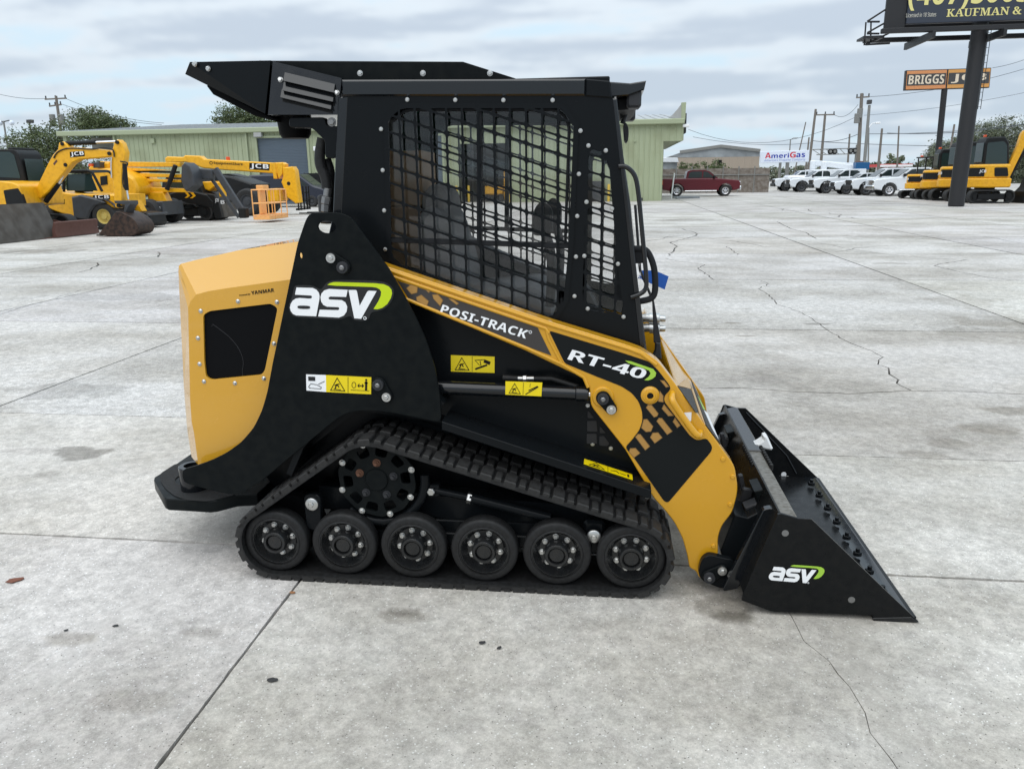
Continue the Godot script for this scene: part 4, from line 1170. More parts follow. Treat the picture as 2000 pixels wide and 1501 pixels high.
func make_cab(t: Node3D) -> void:
	var cab := group("cab", t)
	var win := pv([-0.213,1.7292,-0.1987,1.7514,-0.1658,1.7747,-0.1414,1.7793,0.4055,1.7673,0.4429,1.7263,0.4572,1.7075,0.4427,1.2955,0.4255,1.0927,0.3917,1.0372,0.3575,1.0272,0.327,1.0327,0.159,1.0909,-0.1214,1.1832,-0.177,1.2079,-0.2201,1.2477,-0.228,1.2816,-0.2219,1.3934])
	var pill := pv([0.501,1.6098,0.5186,1.625,0.5524,1.6159,0.5784,1.5606,0.5896,1.4524,0.601,1.3457,0.6194,1.1817,0.6369,1.0697,0.6321,1.0413,0.5873,1.0466,0.4897,1.0648,0.4887,1.144,0.4961,1.4355])
	for mir in [false, true]:
		var g := Geo.new(mir)
		g.plate(pv([-0.3651,1.8221,0.4861,1.802,0.4682,0.9531,-0.3534,1.1979,-0.469,1.2552,-0.4384,1.3965]), ZC - 0.004, ZC, 0.0, [Geo.ccw(win.duplicate())])
		part("side_panel", g, M.black_paint, cab)
		g = Geo.new(mir)
		var field := Geo.inset(Geo.ccw(win.duplicate()), 0.006)
		guard(g, Geo.inset(Geo.ccw(win.duplicate()), -0.012), field, -0.2245 + 0.001, 0.0565, 13, 0.0075, 1.6855, 0.0593, -0.333, ZC + 0.0005, ZC + 0.0045)
		part("window_guard", g, M.black_paint, cab)
		g = Geo.new(mir)
		# front pillar panel, turned in a little towards the windscreen
		guard(g, pv([0.4861,1.802,0.5839,1.7932,0.7051,0.8983,0.4682,0.9531]), Geo.ccw(pill.duplicate()), 0.4445, 0.0545, 4, 0.0075, 1.7015, 0.0593, -0.3, ZC - 0.004, ZC)
		part("pillar_panel", g, M.black_paint, cab)
		g = Geo.new(mir)
		g.plate(Geo.inset(Geo.ccw(win.duplicate()), -0.01), ZC - 0.026, ZC - 0.022)
		part("window_glass", g, M.cab_glass, cab)
		g = Geo.new(mir)
		g.plate(Geo.inset(Geo.ccw(pill.duplicate()), -0.01), ZC - 0.026, ZC - 0.022)
		part("pillar_glass", g, M.cab_glass, cab)
		g = Geo.new(mir)
		# sliding window frame behind the guard
		for q in [p3([-0.2299,1.3139,0.4437,1.2902], ZC - 0.02), p3([0.1191,1.7685,0.1084,1.3019], ZC - 0.02)]:
			g.bar(q[0], q[1], 0.03, 0.018, 0.002)
		var loop := p3([-0.1958,1.7337,-0.1526,1.7709,0.399,1.759,0.4349,1.7143,0.4232,1.2939], ZC - 0.02)
		g.tube(bend(loop, 0.03), 0.006, 6)
		part("window_frame", g, M.interior, cab)
		g = Geo.new(mir)
		g.plate(pv([-0.369,1.8733,0.4907,1.8545,0.4897,1.8003,-0.3729,1.8188]), ZC - 0.06, ZC + 0.008, 0.006)
		part("roof_rail", g, M.black_gloss, cab)
		g = Geo.new(mir)
		g.plate(pv([0.4916,1.8545,0.5724,1.8459,0.5823,1.7899,0.4905,1.7986]), ZC - 0.06, ZC + 0.006, 0.004)
		part("roof_corner", g, M.black_paint, cab)
		g = Geo.new(mir)
		g.plate(pv([0.5805,1.7899,0.5979,1.7895,0.7257,0.8986,0.7032,0.8982]), ZC - 0.07, ZC - 0.002, 0.004)
		part("front_pillar", g, M.black_gloss, cab)
		g = Geo.new(mir)
		g.plate(pv([-0.3882,1.8157,-0.3503,1.8183,-0.4024,1.4056,-0.469,1.2552,-0.485,1.2552,-0.4377,1.4058]), ZC - 0.05, ZC + 0.001, 0.003)
		part("rear_pillar", g, M.black_gloss, cab)
	# bolts that hold the guards
	for q in pv([-0.1347,1.802,0.037,1.7969,0.2069,1.7924,0.3781,1.7885,-0.2353,1.7051,-0.2374,1.5637,-0.24,1.4217,-0.2438,1.2806,0.475,1.6863,0.471,1.5417,0.4667,1.3972,0.4636,1.2539,0.4597,1.1106,0.5032,1.6367,0.5636,1.6194,0.4989,1.446,0.5891,1.4222,0.4936,1.2565,0.6147,1.2281,0.5085,1.0648,0.6396,1.0358]):
		part("guard_bolt", Geo.new().hexbolt(Vector3(q.x, q.y, ZC + 0.004), Vector3(0, 0, 1), 0.0062, 0.006, 1.25), M.zinc, cab)
	# roof
	var top := pv([-0.3615,1.8731,0.4907,1.8545,0.5724,1.8459])
	part("roof", Geo.new().box(Vector3((top[0].x + top[2].x) / 2, top[0].y - 0.03, -0.61), Vector3(top[2].x - top[0].x, 0.04, 0.8), 0.004), M.black_paint, cab)
	var vis := pv([0.5707,1.8482,0.641,1.8415,0.6967,1.8484,0.6907,1.8187,0.6386,1.8016,0.5752,1.798])
	part("visor", Geo.new().plate(vis, -0.98, -0.24, 0.004), M.black_gloss, cab)
	var lp := pv([0.5987,1.7988,0.6613,1.8041,0.6793,1.7969,0.6728,1.7749,0.6589,1.7632,0.605,1.7609])
	part("front_lamp_bar", Geo.new().plate(lp, -0.9, -0.32, 0.004), M.interior, cab)
	for z in [-0.3, -0.92]:
		var c := pv([0.658,1.7923])[0]
		part("work_lamp", Geo.new().box(Vector3(c.x, c.y, z), Vector3(0.05, 0.06, 0.1), 0.008), M.plastic_grey, cab)
	# windscreen and door with its bars
	var wa := pv([0.5953,1.7724,0.7201,0.9069])
	var g := Geo.new()
	g.quad(Vector3(wa[0].x, wa[0].y, -0.27), Vector3(wa[0].x, wa[0].y, -0.95), Vector3(wa[1].x + 0.03, wa[1].y, -0.95), Vector3(wa[1].x + 0.03, wa[1].y, -0.27), Vector3(1, 0.1, 0))
	g.quad(Vector3(wa[0].x - 0.005, wa[0].y, -0.27), Vector3(wa[0].x - 0.005, wa[0].y, -0.95), Vector3(wa[1].x + 0.025, wa[1].y, -0.95), Vector3(wa[1].x + 0.025, wa[1].y, -0.27), Vector3(-1, -0.1, 0))
	part("windscreen", g, M.cab_glass, cab)
	for q in [p3([0.627,1.4332,0.6601,1.2155,0.7054,0.8981], -0.235), p3([0.6459,1.431,0.6747,1.1846,0.7225,0.885], -0.29)]:
		var up := Vector3(wa[0].x - 0.01, wa[0].y, q[0].z)
		part("door_frame", Geo.new().tube(PackedVector3Array([up, q[0], q[1], q[2]]), 0.011, 8), M.black_gloss, cab)
	var hb := p3([0.6087,1.5656,0.6336,1.567,0.6664,1.5388,0.6787,1.4863,0.7173,1.1795,0.7187,1.1386,0.6972,1.1197,0.6642,1.1083], -0.19)
	part("grab_bar", Geo.new().tube(bend(hb, 0.05), 0.0085, 10), M.black_gloss, cab)
	var hb2 := p3([0.6705,1.2776,0.7136,1.2776,0.7342,1.2461,0.7496,1.1987,0.7545,1.1186,0.7395,1.0943,0.696,1.0859], -0.24)
	part("door_handle", Geo.new().tube(bend(hb2, 0.05), 0.012, 10), M.interior, cab)
	part("door_latch", Geo.new().plate(pv([0.6703,1.2815,0.7155,1.2795,0.7172,1.2264,0.672,1.2243]), -0.27, -0.235, 0.004), M.interior, cab)
	var wp := p3([0.6769,1.4274,0.7028,1.1812,0.7523,1.0715], -0.4)
	part("wiper_arm", Geo.new().tube(wp, 0.006, 6).plate(pv([0.7523,1.0715,0.7585,1.0716,0.792,0.9034,0.7646,0.8987]), -0.41, -0.39, 0.002).plate(pv([0.7708,0.9031,0.79,0.9012,0.7967,0.8352,0.7603,0.8413,0.77,0.868]), -0.42, -0.38, 0.004), M.plastic_grey, cab)
	part("mirror", Geo.new().plate(Geo.fillet(pv([0.6257,1.7271,0.6382,1.7286,0.6478,1.7059,0.6463,1.6555,0.6328,1.6592]), 0.02, 3), -0.6, -0.48, 0.006).tube(p3([0.6142,1.7514,0.6339,1.7562,0.6239,1.7271], -0.52), 0.01, 8), M.plastic_grey, cab)
	# inside
	part("cab_floor", Geo.new().box(Vector3(0.15, 0.86, -0.61), Vector3(1.05, 0.05, 0.78)), M.interior, cab)
	part("rear_wall", Geo.new().bar(Vector3(-0.43, 0.9, -0.61), Vector3(-0.375, 1.83, -0.61), 0.78, 0.02), M.cab_lining, cab)
	part("side_console", Geo.new().plate(Geo.fillet(pv([-0.4,0.85,-0.4,1.34,-0.15,1.32,0.1,1.2,0.5,1.05,0.6,0.85]), 0.03, 3), -0.98, -0.84, 0.01), M.plastic_grey, cab)
	part("side_console", Geo.new().plate(Geo.fillet(pv([-0.4,0.85,-0.4,1.24,-0.2,1.2,0.1,1.1,0.5,0.95,0.6,0.85]), 0.03, 3), -0.36, -0.24, 0.01), M.plastic_grey, cab)
	part("rear_deck", Geo.new().box(Vector3(-0.29, 1.02, -0.61), Vector3(0.22, 0.3, 0.74), 0.01), M.cab_lining, cab)
	var seat := group("seat", cab)
	part("backrest", Geo.new().plate(Geo.fillet(pv([-0.16,1.0,-0.17,1.38,-0.12,1.44,-0.06,1.4,0.0,1.2,0.03,1.0]), 0.05, 4), -0.85, -0.37, 0.03), M.seat_fabric, seat)
	part("cushion", Geo.new().plate(Geo.fillet(pv([-0.12,0.96,-0.12,1.08,0.3,1.12,0.36,1.06,0.36,0.96]), 0.04, 4), -0.86, -0.36, 0.03), M.seat_fabric, seat)
	part("headrest", Geo.new().plate(Geo.fillet(pv([-0.16,1.34,-0.17,1.46,-0.12,1.52,-0.06,1.48,-0.05,1.36]), 0.03, 4), -0.75, -0.47, 0.02), M.seat_fabric, seat)
	for z in [-0.33, -0.9]:
		var j := group("joystick", cab)
		part("stick", Geo.new().tube(bend(PackedVector3Array([Vector3(0.36, 1.05, z), Vector3(0.37, 1.25, z), Vector3(0.33, 1.36, z)]), 0.1), 0.019, 10), M.plastic_grey, j)
		part("grip", Geo.new().plate(Geo.fillet(pv([0.29,1.32,0.3,1.42,0.33,1.45,0.37,1.42,0.37,1.32]), 0.025, 4), z - 0.025, z + 0.025, 0.01), M.interior, j)
	# air conditioner on the roof
	var ac := group("air_conditioner", t)
	var Q := func(a: Array, z: float) -> Vector3: return Vector3(a[0], a[1], z)
	g = Geo.new()
	var pts := [[-0.9637,1.9571], [-0.6419,1.9499], [-0.6809,1.769], [-1.0092,1.9213]]
	var quadz := [-0.26, -0.235, -0.235, -0.3]
	var near := []
	for i in 4: near.append(Q.call(pts[i], quadz[i]))
	var far := []
	for q in near: far.append(Vector3(q.x, q.y, -1.22 - q.z))
	g.quad(near[0], near[1], near[2], near[3], Vector3(0, 0, 1))
	g.quad(far[0], far[1], far[2], far[3], Vector3(0, 0, -1))
	g.quad(near[0], near[3], far[3], far[0], Vector3(-1, 0, 0))
	g.quad(near[3], near[2], far[2], far[3], Vector3(-0.4, -1, 0))
	g.quad(near[0], near[1], far[1], far[0], Vector3(0, 1, 0))
	part("condenser_box", g, M.black_paint, ac)
	var pn := [Q.call([-0.6284,1.9454], -0.222), Q.call([-0.3754,1.8811], -0.215), Q.call([-0.3925,1.7567], -0.2), Q.call([-0.6549,1.7632], -0.2)]
	g = Geo.new()
	var pf := []
	for q in pn: pf.append(Vector3(q.x, q.y, -1.22 - q.z))
	g.quad(pn[0], pn[1], pn[2], pn[3], Vector3(0, 0.1, 1))
	g.quad(pf[0], pf[1], pf[2], pf[3], Vector3(0, 0.1, -1))
	g.quad(pn[0], pn[3], pf[3], pf[0], Vector3(-1, 0, 0))
	g.quad(pn[3], pn[2], pf[2], pf[3], Vector3(0, -1, 0))
	g.quad(pn[1], pn[2], pf[2], pf[1], Vector3(1, 0, 0))
	part("louvre_box", g, M.black_gloss, ac)
	var pane := Transform3D()
	var ux: Vector3 = (pn[2] - pn[3]).normalized()
	var uz: Vector3 = ux.cross((pn[0] - pn[3]).normalized()).normalized()
	var lv := p3([-0.5836,1.9059,-0.3992,1.8611,-0.5887,1.8732,-0.4035,1.8302,-0.597,1.8496,-0.4115,1.8047], -0.205)
	for i in 3:
		var a := lv[i * 2]
		var b := lv[i * 2 + 1]
		var f := func(v: Vector3) -> float:   # where the sloping panel lies at this height
			var k: float = (v.y - pn[3].y) / (pn[0].y - pn[3].y)
			return lerpf(-0.2, -0.222, clampf(k, 0, 1))
		a.z = f.call(a) + 0.004
		b.z = f.call(b) + 0.004
		g = Geo.new()
		var dn := Vector3(0, -0.03, 0.02)
		g.quad(a, b, b + dn, a + dn, Vector3(0, 0.4, 1))
		g.quad(a + dn, b + dn, b + Vector3(0, -0.034, 0), a + Vector3(0, -0.034, 0), Vector3(0, -1, 0))
		g.tri(a, a + dn, a + Vector3(0, -0.034, 0), Vector3(-1, 0, 0))
		g.tri(b, b + dn, b + Vector3(0, -0.034, 0), Vector3(1, 0, 0))
		part("louvre", g, M.black_gloss, ac)
		g = Geo.new()
		g.quad(a + Vector3(0, -0.034, 0.0015), b + Vector3(0, -0.034, 0.0015), b + Vector3(0, -0.043, 0.0025), a + Vector3(0, -0.043, 0.0025), Vector3(0, 0, 1))
		part("louvre_slot", g, M.ink, ac)
	var tc := pv([-0.6493,1.9504,0.0595,1.927,0.2439,1.8675,-0.386,1.876,-0.3992,1.852,-0.6405,1.9207])
	g = Geo.new()
	g.plate(tc, -0.98, -0.24, 0.003)
	part("top_cover", g, M.plate_black, ac)
	for q in pv([-0.9394,1.9482,-0.8895,1.9308,-0.6868,1.9445,-0.6774,1.9258]):
		part("cover_bolt", Geo.new().hexbolt(Vector3(q.x, q.y, -0.25), Vector3(0, 0, 1), 0.008, 0.009, 1.2), M.zinc, ac)
	for q in pv([-0.6011,1.8807,-0.3931,1.8312]):
		part("cover_bolt", Geo.new().hexbolt(Vector3(q.x, q.y, -0.214 if q.x < -0.6 else -0.209), Vector3(0, 0.2, 1), 0.008, 0.012, 1.2), M.zinc, ac)
	for q in pv([-0.3146,1.8987,-0.085,1.8926,0.1549,1.8863]):
		part("cover_bolt", Geo.new().hexbolt(Vector3(q.x, q.y, -0.24), Vector3(0, 0, 1), 0.008, 0.006, 1.3), M.zinc, ac)
	g = Geo.new()
	g.plate(pv([-0.9404,1.8812,-0.9313,1.8848,-0.7644,1.7962,-0.6741,1.7555,-0.6791,1.7479,-0.7587,1.7689,-0.9182,1.8499]), -0.9, -0.32, 0.003)
	part("fan_guard", g, M.mesh_black, ac)
	g = Geo.new()
	var mt := pv([-0.6459,1.7307])[0]
	g.lathe(pv([0,-0.06,0.05,-0.06,0.06,-0.045,0.065,0.0,0.07,0.06,0.0,0.06]), 20, Transform3D(Basis(Vector3(1, 0, 0), Vector3(0, 0, -1), Vector3(0, 1, 0)), Vector3(mt.x, mt.y + 0.02, -0.42)))
	part("blower_motor", g, M.mesh_black, ac)
	part("mounting_bracket", Geo.new().plate(Geo.fillet(pv([-0.5835,1.752,-0.4495,1.7511,-0.4456,1.7229,-0.3906,1.7181,-0.4193,1.6066,-0.4564,1.6091,-0.4538,1.6701,-0.4977,1.7145,-0.5845,1.718]), 0.01, 2), -0.25, -0.215, 0.002), M.black_paint, ac)
	part("bracket_bolt", Geo.new().hexbolt(Vector3(pv([-0.4222,1.7337])[0].x, pv([-0.4222,1.7337])[0].y, -0.215), Vector3(0, 0, 1), 0.012, 0.012), M.dull_steel, ac)
	# hoses behind the cab
	var hs := [p3([-0.4781,1.68,-0.4953,1.6222,-0.4945,1.5792,-0.4761,1.5436,-0.4752,1.5], -0.26), p3([-0.4858,1.6073,-0.4721,1.5635,-0.4815,1.4955,-0.484,1.4061], -0.3)]
	for h in hs:
		part("coolant_hose", Geo.new().tube(bend(h, 0.06), 0.02, 12), M.rubber, ac)
	var ft := p3([-0.4678,1.5022,-0.4743,1.4726,-0.4807,1.4448,-0.4851,1.4148], -0.25)
	g = Geo.new()
	g.rod(ft[0], ft[1], 0.014, 12).hexbolt(ft[1], ft[2] - ft[1], 0.018, 0.03, 0.0).rod(ft[1], ft[3], 0.01, 12).hexbolt(ft[2], ft[3] - ft[2], 0.016, 0.03, 0.0)
	part("hose_fitting", g, M.dull_steel, ac)
	var fc := pv([-0.5343,1.4458])[0]
	part("filter_canister", Geo.new().rod(Vector3(fc.x + 0.02, fc.y - 0.08, -0.4), Vector3(fc.x + 0.02, fc.y + 0.03, -0.4), 0.05, 20), M.plastic_grey, ac)

func make_bucket(t: Node3D) -> void:
	var b := group("bucket", t, Vector3(0, 0.006, 0))
	var side := pv([1.0858,0.0702,1.0819,0.0447,1.1832,0.0084,1.1943,0.0059,1.5358,0.0128,1.5421,-0.012,1.692,-0.0023,1.5467,0.1342,1.2961,0.3728,1.2516,0.3732,1.1925,0.3889,1.1822,0.3855])
	for z in [[0.048, 0.06], [-1.28, -1.268]]:
		part("side_plate", Geo.new().plate(side, z[0], z[1], 0.0015), M.bucket_black, b)
	# sheet bent into floor, heel and back
	var g := Geo.new()
	var sheet := pv([1.6875,0.0005,1.5368,0.0034,1.1938,0.0122,1.0927,0.0485,1.0869,0.0703,1.1872,0.3887])
	for i in sheet.size() - 1:
		var d := (sheet[i + 1] - sheet[i]).normalized()
		var nn := Vector2(d.y, -d.x) * 0.008
		if nn.y < 0.0 and i < 3: nn = -nn
		if i >= 3: nn = Vector2(absf(nn.x), nn.y if nn.x > 0 else -nn.y)
		g.plate(PackedVector2Array([sheet[i], sheet[i + 1], sheet[i + 1] + nn, sheet[i] + nn]), -1.267, 0.047)
	part("shell", g, M.bucket_black, b)
	var edge := pv([1.6921,-0.0036,1.5422,-0.0132,1.5368,0.0034,1.6648,0.0147])
	part("cutting_edge", Geo.new().plate(edge, -1.282, 0.062, 0.001), M.black_gloss, b)
	for k in 8:
		var z := -0.09 - k * 0.149
		var p := side[4].lerp(side[6], 0.28) + Vector2(0.036, 0.012)
		part("edge_bolt", Geo.new().hexbolt(Vector3(p.x, p.y, z), Vector3(0, 1, 0), 0.017, 0.016, 1.0).rod(Vector3(p.x, p.y + 0.016, z), Vector3(p.x, p.y + 0.03, z), 0.009, 8), M.black_paint, b)
	# square tube along the top of the back
	var tp := side[11]
	g = Geo.new()
	g.bar(Vector3(tp.x + 0.04, tp.y - 0.036, -1.266), Vector3(tp.x + 0.04, tp.y - 0.036, 0.046), 0.062, 0.045, 0.004)
	part("top_bar", g, M.worn_steel, b)
	g = Geo.new()
	g.bar(Vector3(tp.x + 0.04, tp.y - 0.03, -1.266), Vector3(tp.x + 0.04, tp.y - 0.03, -0.62), 0.068, 0.045, 0.004)
	part("bar_sleeve", g, M.black_gloss, b)
	# rubber tread strip on the bar
	g = Geo.new()
	for i in 9:
		for s in [-1, 1]:
			g.box(Vector3(tp.x + 0.04 + s * 0.036, tp.y - 0.014, -0.66 + i * 0.028), Vector3(0.014, 0.03, 0.014), 0.003)
	part("step_tread", g, M.rubber, b)
	part("hole_plug", Geo.new().lathe(pv([0,0.002,0.012,0.002,0.012,0.0]), 16, Transform3D(Basis(), Vector3([1.2123,0.3166][0], [1.2123,0.3166][1], 0.06))), M.dull_steel, b)
	part("hole_plug", Geo.new().lathe(pv([0,0.002,0.012,0.002,0.012,0.0]), 16, Transform3D(Basis(), Vector3([1.4577,0.071][0], [1.4577,0.071][1], 0.06))), M.dull_steel, b)
	part("hole_plug", Geo.new().lathe(pv([0,0.002,0.013,0.002,0.013,0.0]), 16, Transform3D(Basis(), Vector3([1.5104,0.0209][0], [1.5104,0.0209][1], -1.268))), M.decal_white, b)
	# bead welded along the rim of the far side plate
	g = Geo.new()
	g.tube(PackedVector3Array([Vector3(side[8].x, side[8].y - 0.02, -1.267), Vector3(side[7].x - 0.03, side[7].y - 0.01, -1.267), Vector3(side[6].x - 0.12, side[6].y + 0.03, -1.267)]), 0.005, 6)
	part("weld_bead", g, M.black_gloss, b)
	var mo := pv([1.1246,0.2403,1.4007,0.2543,1.1357,0.0792])
	# same mark, drawn a little more slanted
	var ex := (mo[1] - mo[0]) / 2000.0
	var ey := (mo[2] - mo[0]) / 1000.0
	maker_mark(b, mo[0] + ex * 225 + ey * 165, ex * 0.80 + ey * 0.03, ey * 0.72 - ex * 0.115, 0.06, M.decal_green, false)
	# the hitch between arm and bucket
	for mir in [false, true]:
		var h := Geo.new(mir)
		h.plate(Geo.fillet(pv([1.151,0.3658,1.1723,0.3728,1.1953,0.3702,1.1957,0.3507,1.0806,0.046,1.0332,0.0322,1.0271,0.0397]), 0.006, 2), -0.05, -0.02, 0.002)
		part("hitch_plate", h, M.black_gloss, b)
		h = Geo.new(mir)
		h.plate(Geo.fillet(pv([0.9432,0.0799,0.9525,0.1263,0.9774,0.1485,1.0733,0.1294,1.054,0.02,1.0314,0.0088,0.9659,0.0349,0.9475,0.0538]), 0.015, 3), -0.11, -0.08, 0.002)
		part("hitch_lug", h, M.black_paint, b)
		h = Geo.new(mir)
		h.plate(pv([1.0731,0.2892,1.1207,0.2781,1.1544,0.2991,1.2371,0.2831,1.1171,-0.0379,1.0745,-0.0334,1.0493,0.0884,1.0287,0.1346]), -0.3, -0.14, 0.004)
		part("hitch_frame", h, M.black_paint, b)
		h = Geo.new(mir)
		h.plate(pv([1.1199,0.2912,1.1708,0.3161,1.1811,0.2938,1.1526,0.2402,1.1316,0.2458]), -0.26, -0.2, 0.004)
		h.bar(Vector3([1.1458,0.3313][0], [1.1458,0.3313][1], -0.3), Vector3([1.1302,0.2468][0], [1.1302,0.2468][1], -0.3), 0.025, 0.04, 0.004)
		h.bar(Vector3([1.12,0.3701][0], [1.12,0.3701][1], -0.35), Vector3([1.1379,0.2998][0], [1.1379,0.2998][1], -0.35), 0.025, 0.02, 0.004)
		part("latch_lever", h, M.plastic_grey, b)
		h = Geo.new(mir)
		h.plate(pv([1.1503,0.3605,1.2014,0.3753,1.2393,0.293,1.1757,0.287]), -0.32, -0.2, 0.003)
		part("latch_housing", h, M.plate_black, b)
	link_pin(b, pv([0.9819,0.0623])[0], pv([1.0278,0.0924])[0], -0.08, false)
	part("data_plate", Geo.new().plate(pv([1.1921,0.3844,1.2086,0.3645,1.195,0.3164,1.1794,0.3425]), -0.8, -0.798), M.decal_white, b)
	# cross tube between the arms with its printed stickers
	var ct := pv([0.889,0.7522,1.004,0.593])
	g = Geo.new()
	var cp := pv([0.827,0.7663,0.8371,0.7932,0.9493,0.6299,1.0155,0.5509,0.9997,0.5301,0.9213,0.5887,0.8324,0.7268])
	g.plate(Geo.fillet(cp, 0.03, 3), -1.02, -0.19, 0.006)
	var xm := part("arm_cross_member", g, M.yellow_paint, t)
	# stickers on its sloping face; here x runs down the slope and y across the machine
	var la := pv([0.837,0.794,1.0155,0.5509])
	var dir := (la[1] - la[0]).normalized()
	var face := group("sloping_sticker", t)
	face.transform = Transform3D(Basis(Vector3(dir.x, dir.y, 0), Vector3(0, 0, 1), Vector3(-dir.y, dir.x, 0)), Vector3(la[0].x, la[0].y, 0) + Vector3(-dir.y, dir.x, 0) * 0.002)
	for q in [[[0.0003,-0.1256,0.1689,-0.586,0.1443,-0.1888,0.1097,-0.0962], M.decal_grey], [[-0.0005,-0.133,0.1879,-0.841,0.1772,-0.6189], M.decal_tan], [[0.1806,-0.6291,0.2049,-0.7186,0.1717,-0.1099,0.1533,-0.1996], M.decal_tan], [[0.2348,-0.9739,0.2489,-0.7809,0.2779,-0.3399,0.2838,-0.1601,0.1805,-0.1201,0.2139,-0.7456], M.decal_grey], [[0.2283,-0.6543,0.2425,-0.6468,0.2606,-0.5289,0.2329,-0.4684], M.decal_green], [[0.2346,-0.4585,0.2743,-0.5218,0.2769,-0.2019,0.2477,-0.2396], M.decal_white]]:
		part("sticker", Geo.new().plate(pv(q[0]), 0.0, 0.001 + 0.0006 * face.get_child_count()), q[1], face)
	# quick couplers by the far arm
	for q in p3([0.7494,0.9422,0.7508,0.8997], -0.7):
		part("quick_coupler", Geo.new().lathe(pv([0,0.1,0.012,0.1,0.014,0.09,0.014,0.075,0.021,0.075,0.023,0.07,0.023,0.03,0.018,0.03,0.018,0.0,0.0,0.0]), 18, Transform3D(Geo.facing(Vector3(1, -0.02, 0)), q - Vector3(0.02, 0, 0))), M.zinc, t)

func make_loader_cargo() -> void:
	var bx := thing("cardboard_box", "brown cardboard box, upper one of the two stacked behind the cab seat", "box", Vector3(-0.275, 1.425, -0.74), 0.06, "boxes in the cab")
	part("carton", Geo.new().box(Vector3(0, 0.11, 0), Vector3(0.17, 0.22, 0.34), 0.004), M.cardboard, bx)
	var by := thing("cardboard_box", "brown cardboard box, lower one of the two stacked behind the cab seat", "box", Vector3(-0.28, 1.172, -0.74), -0.04, "boxes in the cab")
	part("carton", Geo.new().box(Vector3(0, 0.125, 0), Vector3(0.19, 0.25, 0.36), 0.004), M.cardboard, by)
	var c := p3([0.7679,1.164,0.8239,1.14,0.8099,1.0869,0.7745,1.1022,0.7014,1.1329,0.7114,1.0931,0.7157,1.1639], -0.55)
	var bt := thing("blue_tag", "bright blue card tag hanging at the front of the loader cab", "tag", c[0])
	var g := Geo.new()
	g.plate(PackedVector2Array([Vector2(0, 0), Vector2(c[1].x - c[0].x, c[1].y - c[0].y), Vector2(c[2].x - c[0].x, c[2].y - c[0].y), Vector2(c[3].x - c[0].x, c[3].y - c[0].y), Vector2(c[4].x - c[0].x, c[4].y - c[0].y), Vector2(c[6].x - c[0].x, c[6].y - c[0].y)]), -0.002, 0.002)
	part("card", g, M.blue_card, bt)
	var q := p3([1.224,0.3735,1.2563,0.394,1.2732,0.4074,1.2741,0.4225,1.2856,0.4271,1.292,0.4208,1.3176,0.3678,1.3103,0.3589,1.2822,0.3636,1.2578,0.3724], -0.72)
	var wc := thing("plastic_scrap", "torn white plastic scrap stuck on the bar across the loader bucket", "scrap", q[0])
	g = Geo.new()
	var rel := PackedVector2Array()
	for v in q: rel.append(Vector2(v.x - q[0].x, v.y - q[0].y))
	g.plate(rel, -0.03, 0.03, 0.008)
	part("scrap", g, M.cloth_white, wc)

# ---------------------------------------------------------------- the yard behind: parked machines on the left
func W(o: Node3D) -> Geo:
	var g := Geo.new()
	g.xf = Transform3D(Basis(), -o.position)
	return g

func bg_materials() -> void:
	var grime := ramp_tex(0.012, [[0.0, Color(0.9, 0.87, 0.82)], [0.45, Color(0.97, 0.96, 0.95)], [1.0, Color(1, 1, 1)]], 512, 6, 41)
	var m := mat("fleet_yellow", lin(0.88, 0.45, 0.01), 0.36)
	worn(m, grime, null, 0.9)
	m = mat("fleet_black", lin(0.011, 0.012, 0.013), 0.5, 0.0, 0.35)
	worn(m, grime, null, 0.5)
	m = mat("fleet_grey", lin(0.045, 0.05, 0.058), 0.5)
	worn(m, grime, null, 0.5)
	m = mat("rust_red", lin(0.12, 0.052, 0.04), 0.7)
	worn(m, grime, null, 0.9)
	m = mat("worn_bucket", lin(0.105, 0.097, 0.088), 0.55, 0.15)
	worn(m, ramp_tex(0.018, [[0.0, Color(0.6, 0.55, 0.5)], [0.4, Color(0.8, 0.78, 0.75)], [0.7, Color(0.95, 0.94, 0.93)], [1.0, Color(1, 1, 1)]], 512, 6, 43), null, 0.22)
	m = mat("rusty_bucket", lin(0.07, 0.05, 0.042), 0.55, 0.2)
	worn(m, ramp_tex(0.02, [[0.0, Color(0.3, 0.3, 0.32)], [0.5, Color(0.8, 0.7, 0.62)], [1.0, Color(1, 0.9, 0.85)]], 256, 5, 44), null, 1.2)
	mat("lift_orange", lin(0.84, 0.42, 0.14), 0.45)
	mat("tyre", lin(0.022, 0.022, 0.022), 0.8)
	mat("rim_yellow", lin(0.6, 0.47, 0.13), 0.5)
	mat("tinted_glass", lin(0.02, 0.03, 0.03), 0.05)
	m = mat("green_glass", lin(0.022, 0.04, 0.04), 0.05)
	m = mat("siding_green", lin(0.36, 0.405, 0.265), 0.5)
	worn(m, ramp_tex(0.006, [[0.0, Color(0.88, 0.87, 0.84)], [0.5, Color(0.98, 0.98, 0.97)], [1.0, Color(1, 1, 1)]], 512, 6, 50), null, 0.12)
	mat("trim_green", lin(0.335, 0.38, 0.245), 0.5)
	m = mat("roof_metal", lin(0.42, 0.44, 0.45), 0.45, 0.2)
	worn(m, grime, null, 0.1)
	mat("door_blue", lin(0.11, 0.145, 0.185), 0.5)
	mat("dark_panel", lin(0.03, 0.03, 0.03), 0.7)
	mat("bare_sheet", lin(0.2, 0.2, 0.18), 0.8)
	mat("bollard_yellow", lin(0.75, 0.5, 0.05), 0.6)
	mat("beacon", lin(0.75, 0.1, 0.02), 0.3)
	mat("van_blue", lin(0.016, 0.02, 0.035), 0.3)

